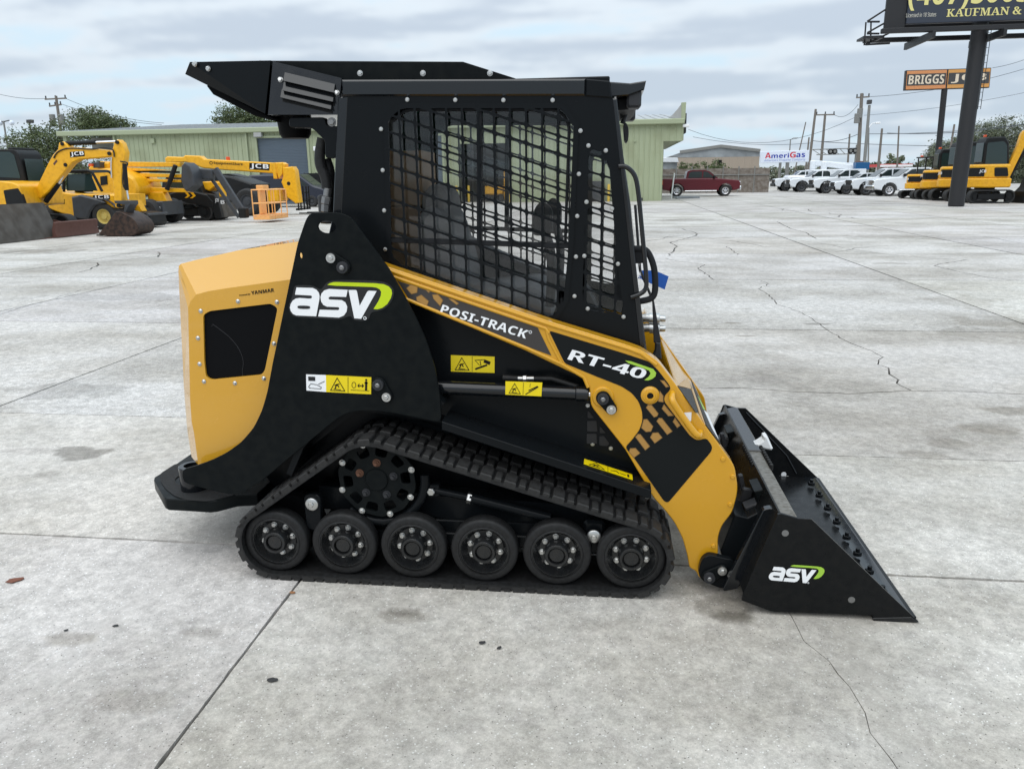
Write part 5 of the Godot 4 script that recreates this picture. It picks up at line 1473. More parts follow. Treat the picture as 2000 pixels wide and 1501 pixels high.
func tyre(parent: Node3D, at: Vector3, r: float, w: float, rim: Material, called := "wheel") -> void:
	var k := group(called, parent, at)
	part("tyre", Geo.new().lathe(pv([r * 0.55, w / 2 - 0.02, r * 0.6, w / 2, r * 0.85, w / 2, r * 0.97, w / 2 - 0.05 * r / 0.4, r, w / 2 - 0.12 * r / 0.4, r, -w / 2, 0.0, -w / 2]), 28), M.tyre, k)
	part("rim", Geo.new().lathe(pv([0.0, w / 2 - 0.04, r * 0.2, w / 2 - 0.04, r * 0.22, w / 2 - 0.08, r * 0.42, w / 2 - 0.1, r * 0.5, w / 2 - 0.03, r * 0.56, w / 2 - 0.02]), 24), rim, k)

func crawler(parent: Node3D, x0: float, x1: float, h: float, z: float, w: float, sag := 0.0) -> void:
	# a rubber track seen from the side, with its rollers
	var k := group("crawler_track", parent)
	var r := h / 2
	var p := PackedVector2Array()
	for i in 9: p.append(Vector2(x1 - r, r) + Vector2.from_angle(-PI / 2 + PI * i / 8.0) * r)
	for i in 9: p.append(Vector2(x0 + r, r) + Vector2.from_angle(PI / 2 + PI * i / 8.0) * r)
	var g := W(parent)
	g.plate(p, z - w / 2, z + w / 2, 0.02, [Geo.ccw(Geo.inset(Geo.ccw(p.duplicate()), 0.06))])
	part("belt", g, M.tyre, k)
	g = W(parent)
	g.box(Vector3((x0 + x1) / 2, r * 0.95, z - 0.04), Vector3(x1 - x0 - h, r * 0.9, w * 0.6), 0.03)
	part("track_frame", g, M.fleet_black, k)
	for x in [x0 + r, x1 - r]:
		part("end_wheel", W(parent).lathe(pv([0,0.0,r * 0.3,0.0,r * 0.32,-0.04,r * 0.7,-0.04,r * 0.78,-0.01,r * 0.8,-0.15]), 20, Transform3D(Basis(), Vector3(x, r, z + w / 2 - 0.03))), M.fleet_black, k)

func plate_part(called: String, o: Node3D, pts: Array, z0: float, z1: float, m: Material, bev := 0.0, r := 0.0) -> MeshInstance3D:
	var p := pv(pts)
	if r > 0.0: p = Geo.fillet(p, r, 3)
	return part(called, W(o).plate(p, z0, z1, bev), m, o)

func rod_part(called: String, o: Node3D, pts: Array, z: float, r: float, m: Material) -> void:
	part(called, W(o).rod(Vector3(pts[0], pts[1], z), Vector3(pts[2], pts[3], z), r, 12), m, o)

func name_plate(o: Node3D, words: String, pts: Array, z: float, back: Material, ink: Material) -> void:
	# pts: top left, top right, bottom right, bottom left on the plane z
	var p := pv(pts)
	var s: Node3D = o
	if back: s = part("name_plate", W(o).plate(p, z, z + 0.004), back, o)
	var w := (p[0].distance_to(p[1]) + p[3].distance_to(p[2])) / 2
	var h := (p[0].distance_to(p[3]) + p[1].distance_to(p[2])) / 2
	lettering("lettering", words, Vector3((p[0].x + p[2].x) / 2, (p[0].y + p[2].y) / 2, z + 0.008) - o.position, w * (0.92 if back else 1.0), h * (0.9 if back else 1.2), ink, s, (p[1] - p[0]).angle())

func make_left_machines() -> void:
	# a worn loader bucket lying in front
	var b := thing("loader_bucket", "wide worn grey loader bucket resting on the concrete at the left edge", "bucket", Vector3(-15.4, 0, -16.6))
	var g := W(b)
	var zc := -18.75
	var prof := pv([-15.5217,0.0023,-15.8832,0.9954])
	var ex := prof[0].x
	g.quad(Vector3(ex + 0.15, 0.015, -14.6), Vector3(ex, 0.015, zc), Vector3(prof[1].x, prof[1].y, zc), Vector3(prof[1].x + 0.05, prof[1].y - 0.02, -14.6), Vector3(1, 1, 0))
	g.quad(Vector3(ex + 0.13, -0.0, -14.6), Vector3(ex - 0.02, 0.0, zc), Vector3(prof[1].x - 0.05, prof[1].y - 0.02, zc), Vector3(prof[1].x, prof[1].y - 0.04, -14.6), Vector3(-1, -1, 0))
	part("floor_sheet", g, M.worn_bucket, b)
	part("cutting_edge", W(b).plate(pv([ex + 0.02, 0.0, ex - 0.22, 0.14, ex - 0.21, 0.165, ex + 0.03, 0.02]), zc, -14.6), M.rust_red, b)
	part("side_plate", W(b).plate(pv([ex, 0.0, prof[1].x - 0.02, prof[1].y, prof[1].x - 0.5, prof[1].y - 0.15, prof[1].x - 0.45, 0.2, prof[1].x - 0.1, 0.0]), zc - 0.03, zc - 0.002, 0.003), M.worn_bucket, b)
	part("back_sheet", W(b).plate(pv([prof[1].x - 0.02, prof[1].y - 0.02, prof[1].x - 0.5, prof[1].y - 0.17, prof[1].x - 0.47, 0.2, prof[1].x - 0.5, 0.2, prof[1].x - 0.54, prof[1].y - 0.14, prof[1].x - 0.03, prof[1].y + 0.01]), zc, -14.6), M.worn_bucket, b)
	# excavator
	var e := thing("excavator", "yellow excavator with arched boom, curled bucket and rust red blade beside the grey bucket", "excavator", Vector3(-17.0, 0, -19.35))
	crawler(e, -19.0, -15.95, 0.62, -18.65, 0.42)
	crawler(e, -19.0, -15.95, 0.62, -20.05, 0.42)
	plate_part("dozer_blade", e, [-15.52,0.0,-15.35,0.02,-15.4,0.2,-15.36,0.44,-15.42,0.46,-15.5,0.25], -20.35, -18.4, M.rust_red, 0.01)
	part("blade_arm", W(e).bar(Vector3(-16.4, 0.4, -19.0), Vector3(-15.5, 0.2, -19.0), 0.1, 0.14, 0.01).bar(Vector3(-16.4, 0.4, -19.7), Vector3(-15.5, 0.2, -19.7), 0.1, 0.14, 0.01), M.rust_red, e)
	part("turntable", W(e).rod(Vector3(-17.3, 0.5, -19.35), Vector3(-17.3, 0.85, -19.35), 0.6, 24), M.fleet_black, e)
	plate_part("engine_cover", e, [-17.5025,1.6349,-16.9462,1.6347,-16.5421,1.5782,-16.3705,1.4845,-16.3579,1.1926,-16.3392,0.9296,-17.1029,0.8576,-17.6639,0.8617], -20.3, -18.5, M.fleet_yellow, 0.06, 0.08)
	plate_part("side_vent", e, [-16.8958,1.3671,-16.4169,1.4237,-16.3406,1.1924,-16.2987,0.9603,-16.881,0.9182], -18.6, -18.494, M.fleet_black, 0.0, 0.04)
	plate_part("cab", e, [-18.2392,2.574,-17.0651,2.5334,-16.9639,2.4132,-16.9296,2.1304,-16.9018,1.6238,-16.9581,1.0478,-18.5575,1.0613], -20.4, -19.42, M.fleet_black, 0.04, 0.05)
	plate_part("side_window", e, [-18.0676,2.4926,-17.2293,2.4732,-17.1042,2.3837,-17.0218,1.7047,-17.6801,1.7442,-18.2201,1.7602], -19.43, -19.412, M.green_glass, 0.0, 0.04)
	var fx := [-16.9644,2.3193,-16.9065,1.6556]
	g = W(e)
	g.quad(Vector3(fx[0] + 0.09, fx[1] - 0.05, -19.52), Vector3(fx[0] + 0.09, fx[1] - 0.05, -20.3), Vector3(fx[2] + 0.05, fx[3] - 0.1, -20.3), Vector3(fx[2] + 0.05, fx[3] - 0.1, -19.52), Vector3(1, 0, 0))
	part("windscreen", g, M.green_glass, e)
	part("roof_lamp_bar", W(e).box(Vector3(fx[0] - 0.25, 2.52, -19.9), Vector3(0.2, 0.16, 0.9), 0.02), M.fleet_black, e)
	plate_part("boom", e, [-16.5807,1.1783,-15.8715,2.1431,-15.6929,2.3568,-15.5102,2.5015,-15.4418,2.6902,-15.3145,2.7246,-15.2201,2.6712,-15.1515,2.5693,-14.4527,2.5213,-13.8975,2.4577,-13.8228,2.3895,-13.8693,2.2682,-13.9797,2.2637,-14.8836,2.2155,-15.126,2.1172,-15.5191,1.7654,-16.0254,1.2999,-16.3082,1.1123], -19.48, -19.2, M.fleet_yellow, 0.025)
	plate_part("dipper_arm", e, [-13.7866,2.5106,-13.6855,2.721,-13.5791,2.7494,-13.4745,2.657,-13.4076,2.3831,-13.4903,2.1098,-13.5846,1.8962,-13.7515,0.9013,-13.8806,0.8075,-13.9695,0.8398,-13.9336,1.4668,-13.9248,2.1772], -19.46, -19.22, M.fleet_yellow, 0.02)
	rod_part("arm_cylinder", e, [-15.2925,2.6764,-14.3565,2.6912], -19.33, 0.065, M.fleet_black)
	rod_part("cylinder_rod", e, [-14.3913,2.6887,-13.7035,2.7014], -19.33, 0.035, M.chrome)
	rod_part("boom_cylinder", e, [-16.2606,1.0134,-15.7375,1.5482], -19.33, 0.075, M.fleet_black)
	rod_part("cylinder_rod", e, [-15.7608,1.5169,-15.3614,2.0445], -19.33, 0.04, M.chrome)
	rod_part("bucket_cylinder", e, [-13.4677,2.0788,-13.5073,1.3222], -19.2, 0.06, M.fleet_black)
	rod_part("cylinder_rod", e, [-13.5071,1.369,-13.4958,1.0564], -19.2, 0.03, M.chrome)
	plate_part("bucket_link", e, [-13.8998,1.0298,-13.3822,1.0255,-13.3791,0.9314,-13.4794,0.838,-13.5724,0.6811,-13.6368,0.7131,-13.5711,0.9173,-13.8774,0.9511], -19.5, -19.1, M.fleet_grey, 0.01)
	plate_part("digging_bucket", e, [-14.4039,0.0813,-14.1571,0.3181,-13.9493,0.5376,-13.7468,0.7306,-13.5792,0.7044,-13.4184,0.6347,-13.2775,0.5462,-13.1736,0.4391,-13.1159,0.3195,-13.117,0.2189,-13.1813,0.1087,-13.2836,0.0458,-13.4429,0.0178,-13.7203,0.0123,-14.1353,0.0199], -19.75, -18.9, M.rusty_bucket, 0.015)
	var lip := pv([-14.388,0.0717])[0]
	for i in 5:
		part("bucket_tooth", W(e).box(Vector3(lip.x - 0.03, 0.045, -18.97 - i * 0.18), Vector3(0.18, 0.05, 0.07), 0.01), M.worn_bucket, e)
	name_plate(e, "JCB", [-15.131,2.4281,-14.6708,2.4515,-14.6783,2.3047,-15.1444,2.2716], -19.197, M.ink, M.decal_white)
	for q in pv([-15.3263,2.6577,-13.8949,2.3662,-13.6009,2.6743,-13.8337,0.8861,-15.3261,2.0674]):
		part("pin", W(e).rod(Vector3(q.x, q.y, -19.52), Vector3(q.x, q.y, -19.165), 0.055, 10), M.fleet_black, e)
	part("hydraulic_hose", W(e).tube(bend(p3([-13.8287,2.2671,-13.8844,2.0229,-13.9089,1.715,-13.9206,1.6842], -19.18), 0.2), 0.022, 6), M.chrome, e)
	part("hydraulic_hose", W(e).tube(bend(p3([-13.5749,2.1412,-13.3413,2.1073,-13.3721,2.0159,-13.5008,1.9563,-13.6011,1.5256,-13.5561,1.3697], -19.18), 0.2), 0.02, 6), M.tyre, e)
	plate_part("name_tag", e, [-15.72,2.11,-15.5961,2.2166,-15.5695,2.1698,-15.6952,2.0539], -19.2, -19.195, M.rust_red)
	part("hydraulic_hose", W(e).tube(bend(p3([-15.6599,2.2634,-15.5227,2.4459,-15.158,2.5473,-14.3754,2.489,-13.9899,2.5436,-13.7272,2.4787,-13.7435,2.2658], -19.18), 0.2), 0.02, 6), M.tyre, e)
	# small telehandler
	var t := thing("telehandler", "compact yellow telehandler with dark grey engine cover and cream rim wheel behind the excavator", "telehandler", Vector3(-17.5, 0, -23.0))
	plate_part("body", t, [-18.3708,0.7302,-18.2046,1.0897,-17.9092,1.2841,-17.404,1.2077,-15.831,1.1573,-15.8557,0.7477,-17.3778,0.4337,-17.8771,0.5637], -23.9, -22.1, M.fleet_yellow, 0.04)
	plate_part("engine_cover", t, [-17.3498,1.1024,-17.0013,1.1704,-16.2807,0.9969,-16.1395,0.8961,-16.5279,0.81,-16.7412,0.5966,-16.8806,0.3562,-17.3862,0.4314], -23.0, -21.98, M.fleet_grey, 0.05)
	plate_part("chassis", t, [-18.3146,0.7587,-16.0171,0.8137,-15.8857,0.3787,-18.3191,0.2826], -23.8, -22.3, M.fleet_black, 0.02)
	var wh := [-16.3073,0.4297]
	tyre(t, Vector3(wh[0], 0.45, -22.2) - t.position, 0.45, 0.36, M.rim_yellow)
	tyre(t, Vector3(wh[0], 0.45, -23.8) - t.position, 0.45, 0.36, M.rim_yellow)
	tyre(t, Vector3(wh[0] - 2.3, 0.45, -22.2) - t.position, 0.45, 0.36, M.rim_yellow)
	tyre(t, Vector3(wh[0] - 2.3, 0.45, -23.8) - t.position, 0.45, 0.36, M.rim_yellow)
	var arcp := PackedVector3Array()
	for i in 9: arcp.append(Vector3(wh[0] + cos(0.5 + i * 0.27) * 0.56, 0.5 + sin(0.5 + i * 0.27) * 0.52, -22.2))
	g = W(t)
	for i in 8: g.bar(arcp[i], arcp[i + 1], 0.4, 0.03)
	part("mudguard", g, M.fleet_grey, t)
	var cf := p3([-17.8008,1.2615,-17.7337,1.8692,-17.6203,1.9459,-16.747,1.9418,-16.6426,1.8556,-16.4019,1.2658], -22.3)
	for z in [0.0, -1.0]:
		var q := PackedVector3Array()
		for v in cf: q.append(v + Vector3(0, 0, z))
		part("cab_post", W(t).tube(bend(q, 0.15), 0.045, 8), M.fleet_black, t)
	plate_part("cab_roof", t, [-17.6645,1.9216,-16.7482,1.9348,-16.7157,1.8919,-17.6739,1.8684], -23.3, -22.3, M.fleet_black)
	plate_part("cab_window", t, [-17.6549,1.8327,-16.7948,1.8576,-16.6309,1.2857,-17.749,1.2967], -22.4, -22.38, M.green_glass)
	plate_part("seat", t, [-17.6405,1.834,-17.1956,1.8286,-17.252,1.2472,-17.7404,1.252], -23.1, -22.7, M.fleet_black, 0.05)
	plate_part("boom", t, [-18.6294,1.3265,-17.2397,1.1823,-16.2992,1.1362,-15.8984,1.0768,-15.6655,0.5714,-15.9628,0.3668,-16.2059,0.6689,-16.4002,0.7453,-18.7026,0.9139], -23.6, -23.3, M.fleet_yellow, 0.03)
	plate_part("tool_carrier", t, [-16.1453,0.3727,-15.7485,0.5575,-15.2643,0.5169,-15.1896,0.1797,-15.2899,0.0487,-15.7874,0.0132,-15.9157,0.2587], -24.0, -23.0, M.fleet_black, 0.03)
	part("carrier_pin", W(t).rod(Vector3([-15.2519,0.4608][0], [-15.2519,0.4608][1], -24.1), Vector3([-15.2519,0.4608][0], [-15.2519,0.4608][1], -22.9), 0.05, 10), M.fleet_grey, t)
	name_plate(t, "JCB", [-18.1655,1.0174,-17.6681,1.0203,-17.6947,0.8695,-18.1849,0.8662], -22.097, M.ink, M.decal_white)
	name_plate(t, "JCB", [-16.6207,1.1469,-16.0076,1.159,-16.0329,0.9991,-16.6472,0.9865], -22.097, M.ink, M.decal_white)
	# boom lift
	var l := thing("boom_lift", "yellow articulating boom lift with grey jib and orange work basket near the ground", "boom lift", Vector3(-18.0, 0, -26.0))
	plate_part("chassis", l, [-19.9,0.35,-16.0,0.35,-16.0,0.85,-19.9,0.85], -26.6, -25.2, M.fleet_grey, 0.03)
	for x in [-19.4, -16.55]:
		for z in [-25.1, -26.62]: tyre(l, Vector3(x, 0.47, z) - l.position, 0.47, 0.36, M.fleet_grey)
	plate_part("turret_cover", l, [-18.6202,2.0099,-17.8228,2.0776,-17.2831,1.9147,-16.923,1.7151,-16.7933,1.3608,-16.831,1.105,-17.1127,1.0285,-18.0098,0.8972,-18.7069,1.2219], -26.7, -25.0, M.fleet_yellow, 0.08, 0.1)
	plate_part("counterweight", l, [-19.091,2.101,-18.8127,2.2966,-18.1911,2.2879,-18.2477,1.9303,-19.0124,1.8999], -26.4, -25.6, M.fleet_yellow, 0.04)
	plate_part("control_box", l, [-18.2214,1.7697,-17.9532,1.8057,-17.9813,1.4915,-18.2504,1.4549], -25.05, -24.97, M.fleet_black)
	plate_part("control_box", l, [-18.6727,2.2894,-18.4054,2.3053,-18.4153,2.1085,-18.6831,2.0923], -25.7, -25.3, M.fleet_grey, 0.02)
	plate_part("tail_lamp", l, [-18.7741,2.2419,-18.6335,2.24,-18.6484,2.1498,-18.7892,2.1517], -25.3, -25.2, M.beacon)
	for q in [[[-18.7421,2.3391,-15.5009,2.2537,-15.5217,2.0957,-18.7522,2.1389], "upper_boom"], [[-17.684,2.1046,-15.8878,1.9814,-17.7052,1.9647,-17.8235,2.0664], "upper_boom"], [[-17.5808,1.903,-15.4269,1.8164,-15.4425,1.697,-17.5574,1.7622], "lower_boom"], [[-17.3438,1.6993,-15.5406,1.6183,-15.5521,1.5304,-17.3617,1.5787], "lower_boom"], [[-17.347,1.3767,-15.3627,1.2957,-15.3809,1.1551,-17.3739,1.1946], "lower_boom"]]:
		plate_part(q[1], l, q[0], -26.15, -25.85, M.fleet_yellow, 0.015)
	plate_part("boom_mount", l, [-16.9446,1.1886,-16.3206,1.1826,-16.1702,0.8152,-16.9552,0.8013], -26.2, -25.8, M.fleet_yellow, 0.02)
	plate_part("boom_underside", l, [-17.4513,2.0024,-15.6871,1.9397,-15.6977,1.86,-17.4632,1.9222], -26.1, -25.9, M.fleet_black)
	plate_part("pivot_plate", l, [-15.3165,2.1298,-15.1714,2.2456,-15.0136,2.1257,-14.8805,1.809,-14.9087,1.4133,-15.0761,1.2956,-15.2416,1.1975,-15.3378,1.2983,-15.4054,1.6174], -26.3, -25.6, M.fleet_grey, 0.03)
	rod_part("boom_cylinder", l, [-16.0808,1.2643,-15.6096,2.1549], -25.72, 0.085, M.fleet_black)
	name_plate(l, "JCB", [-16.3896,0.6546,-16.0828,0.6523,-16.0977,0.5441,-16.4049,0.5462], -25.15, null, M.decal_white)
	var jb := p3([-14.4119,2.0172,-13.4849,0.414,-14.6401,1.7129,-13.654,0.1905,-15.0577,1.85,-14.4855,1.799], -26.4)
	part("jib", W(l).bar(jb[0], jb[1], 0.16, 0.24, 0.02).bar(jb[2], jb[3], 0.08, 0.12, 0.01).bar(jb[4], jb[5], 0.3, 0.4, 0.04), M.fleet_grey, l)
	part("jib_rotator", W(l).box(Vector3(jb[1].x + 0.05, jb[1].y - 0.05, -26.4), Vector3(0.3, 0.4, 0.35), 0.04), M.fleet_black, l)
	var bk := group("work_basket", l)
	var q0 := pv([-12.8644,1.3455,-12.3064,0.0913,-11.4115,1.3733,-11.518,0.1972])
	var bx0 := q0[0].x
	var bx1 := bx0 + 0.62
	var fl := 0.12
	part("basket_floor", W(l).box(Vector3((bx0 + bx1) / 2, fl + 0.05, -26.9), Vector3(bx1 - bx0, 0.12, 1.75), 0.01), M.lift_orange, bk)
	for y in [1.22, 0.72, 0.27]:
		var lp := PackedVector3Array([Vector3(bx0, y, -26.03), Vector3(bx1, y, -26.03), Vector3(bx1, y, -27.77), Vector3(bx0, y, -27.77), Vector3(bx0, y, -26.03)])
		part("basket_rail", W(l).tube(bend(lp, 0.1, 3), 0.024, 8), M.lift_orange, bk)
	for x in [bx0, bx1]:
		for z in [-26.03, -26.6, -27.2, -27.77]:
			part("basket_post", W(l).rod(Vector3(x, fl, z), Vector3(x, 1.22, z), 0.022, 8), M.lift_orange, bk)
	part("basket_control", W(l).box(Vector3(bx0 + 0.1, 1.3, -26.8), Vector3(0.3, 0.18, 0.5), 0.02), M.lift_orange, bk)
	part("basket_bracket", W(l).box(Vector3(bx0 + 0.05, 0.75, -26.8), Vector3(0.08, 0.9, 0.5), 0.01), M.lift_orange, bk)
	# small black track loader behind
	var k := thing("track_loader", "black rubber track loader with yellow chevrons parked behind the boom lift", "track loader", Vector3(-16.2, 0, -28.4))
	crawler(k, [-17.4563,-0.0008][0], [-15.3667,-0.012][0], 0.72, -27.85, 0.42)
	crawler(k, [-17.4563,-0.0008][0], [-15.3667,-0.012][0], 0.72, -29.1, 0.42)
	plate_part("body", k, [-17.3501,0.7733,-17.1023,1.0967,-16.6815,1.2083,-15.9814,1.1553,-15.4931,1.0353,-15.2754,0.7562,-15.3309,0.5015,-15.748,0.5976,-16.8349,0.8156], -29.3, -27.62, M.fleet_black, 0.04)
	plate_part("cab", k, [-17.5344,1.0948,-17.33,1.8375,-16.0558,1.868,-15.7991,1.0784], -29.1, -27.9, M.fleet_black, 0.03)
	plate_part("cab_window", k, [-17.2651,1.1858,-17.1387,1.7427,-16.1431,1.7769,-15.9709,1.1266], -27.95, -27.89, M.green_glass)
	for q in [[-16.4278,1.1365,-16.3269,1.1355,-16.2286,0.9959,-16.3751,0.9185,-16.4762,0.9194,-16.3435,1.0062], [-16.2109,1.1344,-16.0849,1.1332,-15.9865,0.9937,-16.1394,0.9025,-16.2555,0.9035,-16.1024,0.9948]]:
		plate_part("chevron", k, q, -27.62, -27.612, M.fleet_yellow)
	plate_part("lift_arm", k, [-15.5407,1.0799,-15.2446,1.0309,-15.0762,0.7516,-14.9953,0.1448,-15.2563,0.076,-15.406,0.5215], -27.9, -27.65, M.fleet_black, 0.02)
	plate_part("arm_cover", k, [-16.0813,1.5437,-15.4927,1.5604,-15.4412,1.3499,-15.693,1.1653,-16.0876,1.2865], -28.8, -28.2, M.fleet_yellow, 0.04)
	plate_part("arm_cover", k, [-15.3559,1.5123,-15.1908,1.5337,-15.1465,0.9489,-15.2869,0.9267], -28.6, -28.2, M.fleet_yellow, 0.03)
	var hp := [-15.1298,0.0753,-15.0727,0.5656]
	part("hitch_plate", W(k).plate(pv([hp[0], 0.12, hp[0] + 0.08, 0.12, hp[0] + 0.02, 0.68, hp[0] - 0.06, 0.68]), -29.2, -27.7, 0.01), M.worn_bucket, k)
	name_plate(k, "JCB", [-15.1714,0.8709,-15.0111,0.8695,-15.0273,0.731,-15.1878,0.7323], -27.6, null, M.decal_white)
	name_plate(k, "B", [-14.909,0.7994,-14.744,0.798,-14.7572,0.6826,-14.9224,0.6839], -27.55, null, M.decal_white)
	# large telehandler
	var h := thing("telehandler", "large yellow telehandler whose long lettered boom reaches towards the roller door", "telehandler", Vector3(-17.5, 0, -33.0))
	plate_part("boom", h, [-19.9862,2.6245,-19.8588,2.7016,-19.0778,2.6637,-18.9691,2.7407,-18.2331,2.7035,-18.0654,2.565,-14.7298,2.3506,-14.2769,2.365,-14.1383,2.2802,-14.1799,2.0729,-14.3282,1.8141,-14.9168,1.8841,-17.043,2.0474,-18.1276,2.151,-18.9614,2.4414,-19.9859,2.4136], -32.9, -32.5, M.fleet_yellow, 0.04)
	plate_part("boom_head", h, [-14.278,2.1257,-13.7955,2.1711,-13.6971,2.0142,-13.6679,1.3881,-13.6163,0.5549,-13.7903,0.5139,-14.1839,0.814,-14.3274,1.2902,-14.3953,1.4747,-14.2885,1.7091], -32.95, -32.45, M.fleet_yellow, 0.04)
	for x in [[1350, 1372], [1378, 1392], [1400, 1430]]: pass
	plate_part("boom_collar", h, [-14.797,2.3509,-14.6278,2.3485,-14.5829,1.634,-14.7529,1.636], -32.94, -32.46, M.fleet_yellow, 0.02)
	plate_part("boom_collar", h, [-14.5161,2.3366,-14.2629,2.3331,-14.3064,1.8659,-14.498,1.6331,-14.5486,1.8167], -32.94, -32.46, M.fleet_yellow, 0.02)
	part("head_bore", W(h).rod(Vector3([-14.0398,1.4187][0], [-14.0398,1.4187][1], -32.5), Vector3([-14.0398,1.4187][0], [-14.0398,1.4187][1], -32.44), 0.09, 16), M.fleet_black, h)
	plate_part("body", h, [-20.0973,0.9334,-19.879,1.6706,-18.2357,1.9123,-16.55,1.7359,-15.5683,1.4134,-15.5206,0.7869,-16.6909,0.4808,-20.0397,0.5067], -33.9, -31.9, M.fleet_black, 0.05)
	plate_part("cab", h, [-19.0327,0.787,-18.7783,1.8703,-17.2442,1.9051,-16.5033,1.7355,-16.3729,0.7636], -34.1, -33.1, M.fleet_black, 0.04)
	plate_part("nose", h, [-14.8812,1.1976,-14.4019,1.2187,-14.4283,0.6452,-14.8815,0.6227], -33.2, -31.95, M.fleet_yellow, 0.04)
	var fw := [-15.7815,0.6376]
	for dx in [0.0, -3.2]:
		for z in [-31.9, -33.9]: tyre(h, Vector3(fw[0] + dx, 0.62, z) - h.position, 0.62, 0.45, M.fleet_grey)
	var cx := [-13.8312,0.0966][0] as float
	for y in [0.25, 0.62, 1.0]:
		part("carriage_bar", W(h).box(Vector3(cx + 0.05, y, -33.3), Vector3(0.12, 0.09, 1.5), 0.01), M.fleet_black, h)
	for z in [-32.6, -32.9, -33.3, -33.7, -34.0]:
		part("carriage_post", W(h).box(Vector3(cx + 0.12, 0.75, z), Vector3(0.06, 1.1, 0.06), 0.01), M.fleet_black, h)
	for z in [-32.8, -33.8]:
		part("fork", W(h).box(Vector3(cx + 0.55, 0.07, z), Vector3(1.0, 0.05, 0.12), 0.01), M.fleet_black, h)
	name_plate(h, "EquipmentShare", [-17.5854,2.4325,-16.1842,2.3501,-16.1976,2.2249,-17.5997,2.3121], -32.496, null, M.fleet_black)
	part("mark_ring", W(h).plate(circle(pv([-17.724,2.382])[0], 0.08, 16), -32.499, -32.494, 0.0, [circle(pv([-17.724,2.382])[0], 0.05, 12)]), M.fleet_black, h)
	name_plate(h, "JCB", [-15.8642,2.3561,-14.8884,2.2905,-14.9329,2.0097,-15.8944,2.0692], -32.496, M.ink, M.decal_white)
	part("beacon", W(h).rod(Vector3([-16.9779,2.4906][0], [-16.9779,2.4906][1], -32.7), Vector3([-16.9779,2.4906][0], [-16.9601,2.6477][1], -32.7), 0.09, 12), M.beacon, h)

# ---------------------------------------------------------------- buildings
func siding(g: Geo, x0: float, x1: float, y0: float, y1: float, z: float, out: float, pitch := 0.34) -> void:
	# ribbed metal sheet: a flat pan and a raised rib in turn
	var x := x0
	while x < x1 - 0.01:
		var a := minf(x + pitch * 0.72, x1)
		var b := minf(x + pitch * 0.8, x1)
		var c := minf(x + pitch * 0.92, x1)
		var d := minf(x + pitch, x1)
		var e := 0.035 * out
		var s := [Vector2(x, z), Vector2(a, z), Vector2(b, z + e), Vector2(c, z + e), Vector2(d, z)]
		for i in 4:
			if s[i + 1].x - s[i].x < 0.001: continue
			g.quad(Vector3(s[i].x, y0, s[i].y), Vector3(s[i + 1].x, y0, s[i + 1].y), Vector3(s[i + 1].x, y1, s[i + 1].y), Vector3(s[i].x, y1, s[i].y), Vector3(0, 0, out))
		x += pitch

